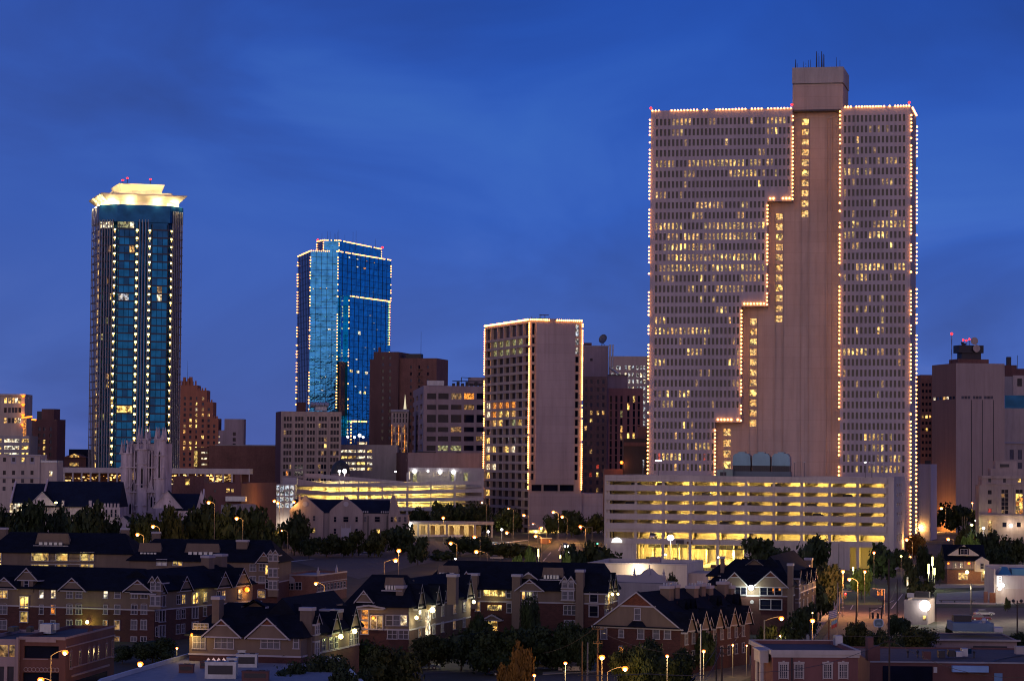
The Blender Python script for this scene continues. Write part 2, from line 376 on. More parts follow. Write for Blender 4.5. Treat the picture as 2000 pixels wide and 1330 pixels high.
# ================================================================== ground: one sheet, rising a little towards downtown
def terr(Y):
    t = min(1, max(0, (Y-985)/110)); return 4*t*t*(3-2*t)
def GT(u, v, dz=0.0):
    lo, hi = 0.0, 4.0      # bisection on the height at which the view ray meets the ground
    for _ in range(30):
        z = (lo+hi)/2; p = G(u, v, z)
        if p.y < 0 or terr(p.y) < z: hi = z
        else: lo = z
    return G(u, v, lo+dz)
ys = [-300, 200, 600, 900, 985]+[985+5.5*i for i in range(1, 21)]+[1300, 2000, 5000, 40000]
mb = MB()
for a, c in zip(ys, ys[1:]): mb.face([(-9000, a, terr(a)), (9000, a, terr(a)), (9000, c, terr(c)), (-9000, c, terr(c))])
mb.out('ground', 'ground', kind='structure')
def sheet(name, m, pts, h, kerb=0):
    """flat strip through pixel points (left edge list, right edge list) laid on the ground"""
    L, Rr = pts; mb = MB(); n = 14
    def smp(e):
        out = []
        for a, c in zip(e, e[1:]):
            for i in range(n): out.append((a[0]+(c[0]-a[0])*i/n, a[1]+(c[1]-a[1])*i/n))
        return out+[e[-1]]
    A = [GT(*p) for p in smp(L)]; B = [GT(*p) for p in smp(Rr)]; up = Vector((0, 0, h))
    for i in range(len(A)-1): mb.face([A[i]+up, B[i]+up, B[i+1]+up, A[i+1]+up])
    if kerb:
        for E in (A, B):
            for i in range(len(E)-1): mb.face([E[i]-Vector((0, 0, .05)), E[i+1]-Vector((0, 0, .05)), E[i+1]+up, E[i]+up])
    return mb.out(name, m, kind='structure')
sheet('main_road', 'asphalt', ([(1560, 1330), (1600, 1262), (1650, 1178), (1690, 1140), (1760, 1100), (1795, 1065), (1838, 1012)], [(1900, 1330), (1790, 1262), (1765, 1200), (1790, 1140), (1812, 1100), (1850, 1065), (1866, 1012)]), .012)
sheet('side_street', 'asphalt', ([(1400, 1152), (1640, 1152), (1800, 1152)], [(1400, 1172), (1640, 1205), (1790, 1208)]), .016)
sheet('pavement', 'walk', ([(1500, 1330), (1556, 1262), (1628, 1180), (1648, 1152)], [(1528, 1330), (1578, 1262), (1640, 1180), (1656, 1152)]), .13, 1)
sheet('verge', 'grass', ([(1530, 1330), (1580, 1262), (1641, 1180)], [(1555, 1330), (1596, 1262), (1647, 1180)]), .11, 1)
sheet('verge', 'grass', ([(1650, 1136), (1700, 1128)], [(1652, 1148), (1715, 1148)]), .12, 1)
sheet('front_street', 'asphalt', ([(760, 1345), (1060, 1318), (1300, 1306), (1420, 1285), (1500, 1272)], [(760, 1420), (1060, 1420), (1300, 1380), (1420, 1340), (1520, 1300)]), .010)
sheet('pavement', 'walk', ([(1060, 1313), (1300, 1302), (1420, 1278), (1490, 1264)], [(1060, 1317), (1300, 1305.5), (1420, 1284), (1498, 1270)]), .13, 1)
sheet('downtown_street', 'asphalt', ([(560, 1093), (800, 1055), (930, 1046), (1180, 1033)], [(700, 1130), (830, 1100), (960, 1072), (1180, 1052)]), .014)
sheet('cross_street', 'asphalt', ([(1040, 1110), (1060, 1078), (1085, 1055), (1090, 1036)], [(1150, 1110), (1140, 1078), (1130, 1055), (1108, 1036)]), .018)
sheet('parking_lot', 'asphalt', ([(548, 1072), (830, 1068)], [(548, 1092), (790, 1092)]), .008)
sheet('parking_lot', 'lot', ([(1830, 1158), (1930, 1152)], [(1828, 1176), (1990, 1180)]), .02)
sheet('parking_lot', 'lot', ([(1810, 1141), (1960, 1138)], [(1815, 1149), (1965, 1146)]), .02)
sheet('parking_lot', 'asphalt', ([(1830, 1187), (2040, 1187)], [(1830, 1232), (2040, 1232)]), .02)
sheet('lawn', 'grass', ([(1826, 1179), (2040, 1180)], [(1826, 1186), (2040, 1186)]), .05)
sheet('lawn', mat('lit_lawn', (.11, .14, .05), .95, var=.3, scale=.5), ([(1640, 1158), (1690, 1158)], [(1650, 1181), (1740, 1181)]), .03)  # lamp light on this lawn put into its paler grass colour
sheet('parking_lot', 'asphalt', ([(800, 1284), (1240, 1275)], [(800, 1316), (1240, 1302)]), .022)
for (a, c) in (((1700, 1195), (1745, 1172)), ((1660, 1190), (1668, 1176)), ((1740, 1188), (1762, 1160))):
    sheet('road_marking', 'paint', ([a, c], [(a[0]+2.2, a[1]), (c[0]+1.8, c[1])]), .026)
for i in range(7): sheet('road_marking', 'paint', ([(1612+6*i, 1222-9*i), (1614+6*i, 1221-9*i)], [(1624+6*i, 1222.5-9*i), (1625+6*i, 1221.5-9*i)]), .026)
for (a, c) in (((832, 1086), (900, 1072)), ((930, 1066), (1030, 1054)), ((1090, 1075), (1096, 1062)), ((1060, 1095), (1075, 1078))):
    sheet('road_marking', 'paint', ([a, c], [(a[0]+2, a[1]+.8), (c[0]+2, c[1]+.8)]), .026)
sheet('road_marking', 'paint', ([(565, 1096), (690, 1083)], [(565, 1097), (690, 1084)]), .026)
# ================================================================== tall tan tower with the stepped core
def big_tower():
    b = Bld('office_tower', 'tallest tan office tower, outlined in bulbs with a blank stepped central core', 'skyscraper', 1267, 5.07, 1777, -12.4, 217, 32)
    e = b.e; F = b.F('f'); W, D = b.W, b.D; H = b.H
    xl0, xl1 = b.lx(1275.3), b.lx(1541.5); pitch = (xl1-xl0)/33
    ztop = b.z(1280, 239.5); zbot = b.z(1280, 912); fl = (ztop-zbot)/33
    ww, wh = pitch*.53, fl*.63
    litl = {0: '4-8 13-14 23 27-31', 1: '4-6 27-29', 2: '7 17', 3: '25', 4: '0-4 8-21 23-25 27-28', 5: '7-9 18-24 26 29', 6: '25', 7: '0-2', 8: '10-16 21-22', 9: '9-11 20-21',
            10: '0-6 12-26', 11: '3-5 7-10 12-24', 12: '2-14', 13: '3-25', 14: '1-12 14-26', 15: '2-3 11 14 21-25', 16: '8-9 15-21', 17: '11 14', 18: '15-17', 19: '0-2 18', 20: '0-13', 21: '12', 22: '8-11',
            23: '0-2 18-20', 24: '11', 25: '19-20', 26: '3 6-8', 27: '2 4 8', 28: '8', 29: '7 9', 30: '5 9', 31: '10-13', 32: '2-6 10', 33: '5 11'}
    litr = {2: '3', 3: '3 7', 4: '1 11-12', 5: '0-3 5 6', 6: '9-11', 8: '7', 9: '11 12', 10: '2-3 7-14', 11: '0-2 6-10', 12: '3 11', 14: '3-9 12-14', 15: '3-5', 17: '9', 18: '3 5 9', 19: '9', 20: '3 8-9', 22: '0-5 9 13',
            25: '9', 26: '8', 30: '5-9 11', 31: '5 7-9 11', 32: '1 3 8-9 11-13', 33: '3 6-13'}
    def rng(s):
        o = set()
        for t in s.split():
            a, _, c = t.partition('-'); o |= set(range(int(a), int(c or a)+1))
        return o
    rnd = random.Random(3)
    def rects(x0, cols, rows, table):
        out = []
        for r in rows:
            L = rng(table.get(r, ''))
            for c in cols(r):
                m = 'dark'
                if c in L: m = rnd.choice(('warm', 'yel', 'yeld', 'warmd', 'yeld', 'warmd'))
                elif rnd.random() < .035: m = 'warmd'
                if r > 31 and rnd.random() < .08: m = 'red'
                cx = x0+pitch*(c+.5); cz = ztop-fl*r; out.append((cx-ww/2, cx+ww/2, cz-wh/2, cz+wh/2, m))
        return out
    ncol = lambda r: 33 if r < 7 else 27 if r < 17 else 21 if r < 28 else 15
    rl = rects(xl0, lambda r: range(ncol(r)), range(34), litl)
    xr0 = b.lx(1644.5); rr = rects(xr0, lambda r: range(15), range(34), litr)
    xr1 = b.lx(1640)
    # left wing in four steps, each lower one narrower
    xs = [b.lx(1545), b.lx(1496), b.lx(1446), b.lx(1395.5)]
    zs = [H, b.z(1520, 393), b.z(1470, 598.5), b.z(1420, 824.5), 0]
    mb = MB(); dep = .55; CO = 5.5
    for i in range(4):
        wall(mb, F, [r for r in rl if zs[i+1] <= r[2] < zs[i]], 0, xs[i], zs[i+1], zs[i], dep)
        mb.face([(xs[i], 0, zs[i+1]), (xs[i], CO, zs[i+1]), (xs[i], CO, zs[i]), (xs[i], 0, zs[i])])
        lo = xs[i+1] if i < 3 else 0
        mb.face([(lo, 0, zs[i+1]), (lo, CO, zs[i+1]), (xs[i], CO, zs[i+1]), (xs[i], 0, zs[i+1])])
    wall(mb, F, rr, xr1, W, 0, H, dep)
    mb.face([(xr1, CO, 0), (xr1, 0, 0), (xr1, 0, H), (xr1, CO, H)])
    sidew = grid(1.5, D-1.5, 2, zbot-wh/2-1, ztop+1.3+wh/2, 34, .5, .55, lambda i, j: None)
    wall(mb, b.F('r'), sidew, 0, D, 0, H); wall(mb, b.F('l'), [], 0, D, 0, H); wall(mb, b.F('b'), [], 0, W, 0, H)
    mb.out('wall', 'tanw', e)
    MB().box(.2, W-.2, .8, D-.2, H-1.2, H-.6).out('roof', 'flat', e)
    panes(e, F, rl, dep); panes(e, F, rr, dep)
    # recessed bands on the side
    mb = MB(); FR = b.F('r')
    for j in range(34):
        if j % 2 == 0: FR.box(mb, 2, D-2, .0, .12, ztop-fl*j-1.0, ztop-fl*j+fl*.45)
    mb.out('side_panel', 'concrete', e)
    # core: stepped blank face with grooves and a stair of lit lobbies
    xc = [b.lx(u, CO) for u in (1396, 1446, 1496, 1545, 1639)]
    mb = MB(); cols = [(1545, 1640, 1563, 1577, 232, 431, 10), (1496, 1545, 1513, 1527, 417, 636, 11), (1446, 1496, 1463, 1477, 622, 840, 11), (1396, 1446, 1412, 1427, 837, 922, 4)]
    FC = Fr((0, CO), (1, 0)); lob = []; cx0 = b.lx(1395, CO)-1; zc = 0
    for (ua, ub, ga, gb, va, vb, n) in cols:
        gx0, gx1 = b.lx(ga, CO), b.lx(gb, CO); z1, z0 = b.z(ga, va, y=CO), b.z(ga, vb, y=CO); h = (z1-z0)/n
        for j in range(n): lob.append((gx0, gx1, z1-h*(j+1)+h*.36, z1-h*j, 'warm' if (j*7+n) % 5 else 'yel'))
    wall(mb, FC, lob, b.lx(1390, CO), b.lx(1650, CO), 0, H+.5, 2.0)
    for (ua, ub, ga, gb, va, vb, n) in cols[:3]:
        gx0, gx1 = b.lx(ga, CO), b.lx(gb, CO); zlow = b.z(ga, vb+4, y=CO)
        FC.box(mb, gx0-.25, gx0, 0, .35, 0, zlow+ (b.z(ga, va, y=CO)-zlow)); FC.box(mb, gx1, gx1+.25, 0, .35, 0, b.z(ga, va, y=CO))
    for u in (1612, 1621): FC.box(mb, b.lx(u, CO), b.lx(u, CO)+.4, 0, .5, 0, b.z(1610, 232, y=CO))
    FC.box(mb, b.lx(1612, CO), b.lx(1621, CO)+.4, 0, .5, b.z(1610, 232, y=CO), b.z(1610, 230, y=CO))
    mb.out('core', 'tan', e); panes(e, FC, lob, 1.6, 'lobby_window')
    # penthouse over the core
    x0, x1 = b.lx(1545, CO), b.lx(1644, CO); zt = b.z(1560, 133, y=CO); zm = b.z(1560, 166, y=CO)
    MB().box(x0, x1, CO-.1, D-4, H-1, zm).out('penthouse', 'tan', e)
    MB().box(x0-.1, x1+.2, CO-.7, D-3, zm+.4, zt).box(x0+.5, x1-.5, CO+.4, D-5, zm, zm+.4).out('penthouse_cap', 'concrete', e)
    rnd = random.Random(5)
    for u, vt in ((1551, 117), (1554, 124), (1566, 121), (1571, 124), (1576, 118), (1580, 117), (1592, 101), (1595, 105), (1597, 110), (1602, 101), (1605, 106), (1607, 108), (1631, 112), (1638, 118)):
        x = b.lx(u, 12); t = .28 if u in (1592, 1602, 1551, 1605) else .13
        MB().tube((x, 12, zt), (x, 12, b.z(u, vt, x, 12)), t, t*.5, 5).out('antenna', 'dkmetal', e)
    # strings of bulbs
    o = -.35
    for a, c, n in (((0, o, H), (b.lx(1545), o, H), 44), ((b.lx(1646), o, H), (W, o, H), 24), ((o, o, 0), (o, o, H), 118), ((W+.3, o, 0), (W+.3, o, H), 118), ((W+.35, 0, H), (W+.35, D, H), 14), ((W+.3, D, 0), (W+.3, D, H), 105), ((xr1-.3, o, 0), (xr1-.3, o, H-1), 112)):
        bulbs(e, [a, c], n, .36, seed=n)
    for i in range(4):
        zt_ = zs[i]-1 if i else H-1; zb_ = zs[i+1] if i < 3 else 0
        bulbs(e, [(xs[i]+.2, o, zb_), (xs[i]+.2, o, zt_)], round((zt_-zb_)/1.42), .36, seed=i)
        if i < 3: bulbs(e, [(xs[i+1]+.6, o, zs[i+1]+1.0), (xs[i]-.4, o, zs[i+1]+1.0)], 7, .42, seed=i+9)
    for x, z, y in ((0, H+1, 0), (b.lx(1544), H+1.3, 0), (W-.5, H+1.2, 0)):
        MB().ball((x, y-.2, z), .5).out('red_beacon', 'redlamp', e)
    return b
BT = big_tower()
# ================================================================== parking garage in front of it
def garage():
    b = Bld('parking_garage', 'long white parking garage with glowing yellow decks below the tallest tower', 'parking garage', 1181, 5.72, 1746, -12, 927.4, 60)
    e = b.e; F = b.F('f'); W, D = b.W, b.D; H = b.H
    x0, x1 = b.lx(1189), b.lx(1731); nb = 10; bw = (x1-x0)/nb; pit = 3.24
    ops = []; bands = []; z = H
    for k in range(6): bands.append((z-pit*k-2.05, z-pit*k))
    zl = bands[-1][0]
    cols = [x0+bw*i for i in range(nb+1)]; cw = .9
    mb = MB()
    wall(mb, F, [], 0, x0-.6, 0, H); wall(mb, F, [], x1+.4, W, 0, H)
    for i, (a, c) in enumerate(bands): F.box(mb, x0-.9, x1+.2, -.2, .45, a, c)
    F.box(mb, x0-.6, x1+.4, -.4, 0, zl-1.0, zl); zb = zl-1.0-2.1; F.box(mb, x0-.6, x1+.4, -.4, .1, zb-1.9, zb)
    for i, x in enumerate(cols): F.box(mb, x-cw/2, x+cw/2, -.55, -.25, zb, H-.5)
    for i, x in enumerate(cols): F.box(mb, x-cw/2, x+cw/2, -.5, .05, 0, zb-1.9)
    for i in (3, 4): F.box(mb, cols[i]-cw/2, cols[i]+cw/2, .0, .8, 0, zl)
    z = zb-1.9
    F.box(mb, x0+.5, cols[1]-.5, -.4, -.1, 0, z); F.box(mb, cols[8]+.5, cols[9]-2.6, -.4, -.1, 0, z)
    F.box(mb, cols[5]+.5, cols[8]-.5, -.4, -.1, 0, z)
    srects = [r for k in range(5) for r in grid(13, 43, 3, bands[k+1][1], bands[k][0], 1, .45, .85, lambda i, j: 'warmd')]
    srects += grid(13, 43, 3, zl-3.4, zl-1, 1, .5, .95, lambda i, j: 'yeld')
    FR = b.F('r'); wall(mb, FR, srects, 0, D, 0, H+.3, .8); wall(mb, b.F('l'), [], 0, D, 0, H); wall(mb, b.F('b'), [], 0, W, 0, H)
    mb.out('wall', 'garage', e); panes(e, FR, srects, .7)
    # decks, core walls and ramps inside
    zs = [a+.9 for a, c in bands]+[zb-.1]
    mb = MB()
    for zz in zs: mb.box(.3, W-.3, .6, D-.3, zz-.3, zz)
    mb.out('deck', 'concrete', e)
    mb = MB()
    mb.box(.5, W-.5, 17, 17.3, 0, H-1)
    for i, x in enumerate(cols): mb.box(x-.3, x+.3, 7, 7.6, 0, H-2)
    for j, zz in enumerate(zs):
        zt_ = (zs[j-1]-.3) if j else H-1.2
        for i in range(nb):
            if j < 6:
                mb.box(cols[i]+bw*.58, cols[i]+bw*.86, 8.5, 9.2, zz, zt_)
                if j in (3, 4, 5) or i > 5: mb.add([(cols[i]+bw*.3, 8.6, zz), (cols[i]+bw*.58, 8.6, zz), (cols[i]+bw*.58, 8.6, zt_), (cols[i]+bw*.3, 9, zz), (cols[i]+bw*.58, 9, zz), (cols[i]+bw*.58, 9, zt_)], [(0, 1, 2), (5, 4, 3), (0, 2, 5, 3)])
            else:
                mb.add([(cols[i]+.6, 9, zz), (cols[i]+bw-.6, 9, zz), (cols[i]+bw*.72, 9, zt_), (cols[i]+bw*.3, 9, zt_)], [(0, 1, 2, 3)])
    mb.box(cols[1], cols[5], 11, 11.3, 0, z)
    for i in range(12): x = cols[1]+bw*4*(i+.5)/12; mb.box(x-.25, x+.25, 5+(i*3) % 5, 5.5+(i*3) % 5, 0, z)
    mb.add([(cols[3]+1, 4, 0), (cols[5]-1, 4, 0), (cols[5]-1, 10.5, 4.6), (cols[3]+1, 10.5, .3), (cols[3]+1, 10.6, 0), (cols[5]-1, 10.6, 0)], [(0, 1, 2, 3)])
    for i in range(5): mb.box(cols[1]+bw*.8*i+1, cols[1]+bw*.8*i+4.5, 9.5, 10, 0, 2.2+.5*(i % 3))
    dk = MB(); dk.box(cols[3]+.5, cols[5]-.5, .8, 1.2, z-1.5, z-1.1)
    for i in range(14): x = cols[1]+bw*4*(i+.3)/14; dk.box(x, x+1.3*(1+i % 3), 6, 6.3, z-1.3, z-.3)
    for i in (1, 2): dk.box(cols[i]+2, cols[i]+3.2, 10.6, 10.9, 0, 3); dk.box(cols[i]+5, cols[i]+6, 10.6, 10.9, 0, 2.4)
    dk.out('pipework', 'dkmetal', e)
    mb.out('inner_wall', mat('garage_interior', (.52, .45, .30), .8, var=.1), e)
    # lamps on the ceilings
    rnd = random.Random(4)
    lm = MB()
    for j, zz in enumerate(zs+[0]):
        ct = (zs[j-1]-.3) if 0 < j < 7 else (H-1.3 if j == 0 else zs[6]-.35)
        for i in range(0, nb):
            if j == 7 and i not in (1, 2, 3, 4, 9): continue
            if j < 7 and i == 0 and rnd.random() < .6: continue
            x = cols[i]+bw*(.70 if j < 7 else .5); lm.box(x-.6, x+.6, 4.4, 4.6, ct-.12, ct-.02)
            d = bpy.data.lights.new('deck_light', 'POINT'); d.color = (1, .68, .16); d.shadow_soft_size = .3
            d.energy = (900 if j < 6 else 2200 if j == 6 else 4500)*rnd.uniform(.6, 1.25)*(.5 if i == 0 else 1)
            o = bpy.data.objects.new('deck_light', d); COL.objects.link(o); o.parent = e; o.location = (x, 4.5, ct-.7 if j < 7 else 4.5)
    lm.out('ceiling_lamp', 'yellamp', e)
    # roof-level low wall and painted lobby at the left
    mb = MB(); n = 9; x = b.lx(1206.5); zc = b.z(1206, 1059); r = 1.75
    pg = [F.p(x+r*math.cos(math.pi*i/n)*(1+.06*(i % 2)), .9, zc+r*math.sin(math.pi*i/n)*1.0) for i in range(n+1)]
    mb.face(pg); mb.add([F.p(x-r, .9, zc), F.p(x+r, .9, zc), F.p(x+r, .45, zc), F.p(x-r, .45, zc)], [(0, 3, 2, 1)])
    for i in range(n): mb.face([pg[i], pg[i+1], pg[i+1]-F.n*.45, pg[i]-F.n*.45])
    mb.out('awning', 'sign', e)
    mb = MB(); F.box(mb, b.lx(1322), b.lx(1337), .5, .7, b.z(1330, 1062), b.z(1330, 1054)); mb.out('sign_board', 'dim', e)
    mb = MB(); F.box(mb, b.lx(1343), b.lx(1353), .5, .7, b.z(1348, 1062), b.z(1348, 1057)); mb.out('sign_board', 'rust', e)
    return b
GA = garage()
def on_garage(u, vbase, y):
    x = GA.lx(u, y); c, s = GA.c, GA.s
    return (GA.X0+x*c-y*s, GA.Y0+x*s+y*c)
ZR = GA.H-.95
# cooling towers on the garage's back edge
xy = on_garage(1429, 0, 40); S_ = FP/xy[1]
ct = thing('cooling_plant', 'three grey humped cooling units in a row on the garage roof', 'cooling units', (xy[0], xy[1], ZR), R(-12))
wt = (1544-1429)/S_; hgt = P(1480, 884, xy[1]).z-ZR
MB().box(0, wt, 0, 6, 0, hgt*.28).out('base', mat('cooling_base', (.09, .12, .14), .6, .2), ct)
for i in range(3):
    a, c = wt/3*i+.25, wt/3*(i+1)-.25; mb = MB()
    pr = [(a, hgt*.5), (a+.15, hgt*.86), (a+.9, hgt*.96), ((a+c)/2-1.1, hgt*.985), ((a+c)/2-1.1, hgt*1.03), ((a+c)/2+1.1, hgt*1.03), ((a+c)/2+1.1, hgt*.985), (c-.9, hgt*.96), (c-.15, hgt*.86), (c, hgt*.5)]
    n = len(pr); mb.add([(x, .2, z) for x, z in pr]+[(x, 5.8, z) for x, z in pr], [tuple(range(n)), tuple(range(2*n-1, n-1, -1))]+[(k+n, (k+1) % n+n, (k+1) % n, k) for k in range(n)])
    for q in range(5): mb.box(a+.1, c-.1, .08, .2, hgt*(.53+.07*q), hgt*(.56+.07*q))
    mb.out('cooling_unit', mat('cooling_metal', (.10, .19, .27), .4, .5, var=.15), ct)
    mb = MB().box(a+.1, c-.1, .3, 5.7, hgt*.28, hgt*.5)
    for q in range(9): mb.box(a+.1+(c-a-.3)*q/8, a+.2+(c-a-.3)*q/8, .2, .3, hgt*.28, hgt*.5)
    mb.out('louvre', 'dkmetal', ct)
xy = on_garage(1400, 0, 38)
rs = thing('roof_shed', 'small pale green stair shed on the garage roof left of the cooling units', 'shed', (xy[0], xy[1], ZR), R(-12))
MB().box(0, 5.6, 0, 4, 0, 3.0).out('wall', mat('pale_green', (.25, .33, .27), .8), rs); MB().box(-.1, 5.7, -.1, 4.1, 3.0, 3.2).out('roof', 'concrete', rs); MB().box(1.2, 3.4, -.05, 0, .9, 2.2).out('louvre', 'dkmetal', rs)
RL = [(1256, 28, 900, 'lamp post at the left end of the garage roof'), (1286, 30, 900, 'twin head lamp post on the garage roof in front of the left wing'), (1391, 32, 902, 'lamp post on the garage roof beside the green stair shed'),
      (1414, 30, 903, 'lamp post on the garage roof between the stair shed and the cooling units'), (1552, 30, 903, 'lamp post on the garage roof just right of the cooling units'), (1571, 32, 903, 'second lamp post right of the cooling units on the garage roof'),
      (1690, 28, 903, 'lamp post on the garage roof before the right wing, its lamp lit'), (1703, 30, 904, 'unlit lamp post on the garage roof before the right wing')]
for u, y, v, lb in RL:
    X, Y = on_garage(u, 0, y); h = P(u, v, Y).z-ZR
    t = thing('roof_lamp_post', lb, 'lamp post', (X, Y, ZR), 0, 'lamp posts on the garage roof')
    MB().tube((0, 0, 0), (0, 0, h), .16, .12).out('pole', 'pole', t)
    on = u in (1286, 1690)
    mb = MB()
    if u in (1286, 1703): mb.box(-1.1, 1.1, -.2, .2, h-.05, h+.2)
    else: mb.box(-.35, .35, -.2, .2, h-.05, h+.2)
    mb.out('lamp_head', 'whitelamp' if on else 'metal', t)
# ================================================================== middle tower
def mid_tower():
    b = Bld('office_tower', 'mid height office tower with a blank mauve panel wall framed by bulbs', 'office tower', 1032, 4.45, 1135.5, 18, 624.5, ('l', 945))
    e = b.e; W, D, H = b.W, b.D, b.H; F, L = b.F('f'), b.F('l')
    pit = 3.97; rows = []; z = H-1.4; rows.append((z-5.2, z)); z -= 6.4
    while z-2.75 > 1: rows.append((z-2.75, z)); z -= pit
    lits = {1: {5: 'green', 4: 'green', 3: 'green', 2: 'green', 1: 'green'}, 2: {5: 'green', 4: 'green', 3: 'green', 2: 'green', 1: 'green'},
            8: {6: 'pale', 5: 'ora', 4: 'ora', 3: 'ora', 2: 'ora'}, 9: {6: 'pale', 5: 'ora', 4: 'yel', 3: 'yel', 2: 'warm'}, 10: {5: 'warm', 4: 'yel', 1: 'yeld', 2: 'green'},
            12: {6: 'yel'}, 13: {6: 'pale', 5: 'yel', 2: 'pale', 3: 'yel'}, 14: {6: 'yel'}, 15: {6: 'pale', 5: 'pale'}, 16: {6: 'yel'}, 18: {6: 'yel'}, 0: {}}
    nb = 7; bw = D/nb
    mb = MB(); rc = []
    for j, (a, c) in enumerate(rows):
        for i in range(nb):
            m = lits.get(j, {}).get(nb-1-(6-i) if False else 6-i, None)
            m = lits.get(j, {}).get(6-i if True else i) if False else lits.get(j, {}).get(6-i)
            rc.append((bw*i+.55, bw*(i+1)-.35, a, c, m or ('dim' if j == 0 else 'dark')))
    wall(mb, L, rc, 0, D, 0, H, 1.5); panes(e, L, rc, 1.35)
    # right face: frame, narrow slots either side, blank panel standing between
    xa, xb, xc_, xd = b.lx(1037), b.lx(1043), b.lx(1122.5), b.lx(1129)
    zb = b.z(1035, 946); zw = b.z(1035, 961)
    fr = [(xa, xb, a, c, 'dark') for a, c in rows if a > zb]+[(xc_, xd, a, c, 'dark' if k > 2 else 'cool') for k, (a, c) in enumerate(rows) if a > zb]
    band = [(b.lx(1037)+.4, b.lx(1059), zw+.5, zb-.1, 'dark'), (b.lx(1062), b.lx(1091), zw+.5, zb-.1, 'dark'), (b.lx(1094), b.lx(1122), zw+.5, zb-.1, 'dark')]
    low = [(xa, xb, a, c, 'dark') for a, c in rows if c < zw]
    wall(mb, F, fr+band+low, 0, W, 0, H, 1.2); panes(e, F, fr+band+low, 1.0)
    wall(mb, b.F('r'), [], 0, D, 0, H); wall(mb, b.F('b'), [], 0, W, 0, H)
    mb.out('wall', 'frame', e)
    mb = MB(); F.box(mb, b.lx(1045), b.lx(1121), 0, .3, zb, H-1.2); mb.out('panel_wall', 'mauve', e)
    MB().box(.3, W-.3, .3, D-.3, H-1, H-.5).out('roof', 'flat', e)
    MB().box(4, W-6, 10, D-10, H-.5, H+1.2).out('plant_room', 'concrete', e)
    o = -.3
    bulbs(e, [(0, o, H+.1), (W, o, H+.1)], 26, .40, seed=1, gap=.05); bulbs(e, [(o, D, H+.1), (o, 0, H+.1)], 58, .40, seed=2, gap=.02)
    for x, y in ((-.2, -.3), (-.2, D), (W, -.3)): bulbs(e, [(x, y, zw+1 if y < 1 else 14), (x, y, H-1)], 78 if y < 1 else 76, .34, seed=int(x+y+5), gap=.07)
    for u, v in ((1036, 618), (1043, 620), (1052, 617), (1054, 614), (1070, 619)): 
        x = b.lx(u, 8); MB().tube((x, 8, H-.5), (x, 8, b.z(u, v, x, 8)), .16, .08).out('antenna', 'dkmetal', e)
    x = b.lx(1062, 8); zt = b.z(1062, 616, x, 8); MB().tube((x, 8, H), (x, 8, zt), .15).box(x-2.6, x+1.8, 7.8, 8.2, zt, zt+.3).out('roof_davit', 'dkmetal', e)
    # podium
    x1 = b.lx(1182); zp = b.z(1060, 962.5)-.1
    MB().box(W+.05, x1, .4, 40, 0, zp).box(.2, W, -.9, -.1, 5.5, zp).out('podium', 'mauve', e)
    mb = MB()
    for i in range(9): mb.box(b.lx(1034)+i*1.55, b.lx(1034)+i*1.55+1.4, -1.1, -.95, .8, 5.2)
    mb.out('entrance_glazing', 'yel', e)
    MB().box(-.2, 15, -4, -.95, 5.5, 6).out('entrance_canopy', 'concrete', e)
    d = bpy.data.lights.new('entrance_light', 'POINT'); d.energy = 2500; d.color = (1, .72, .25); d.shadow_soft_size = .5
    o = bpy.data.objects.new('entrance_light', d); COL.objects.link(o); o.parent = e; o.location = (4, -3, 4.5)
mid_tower()
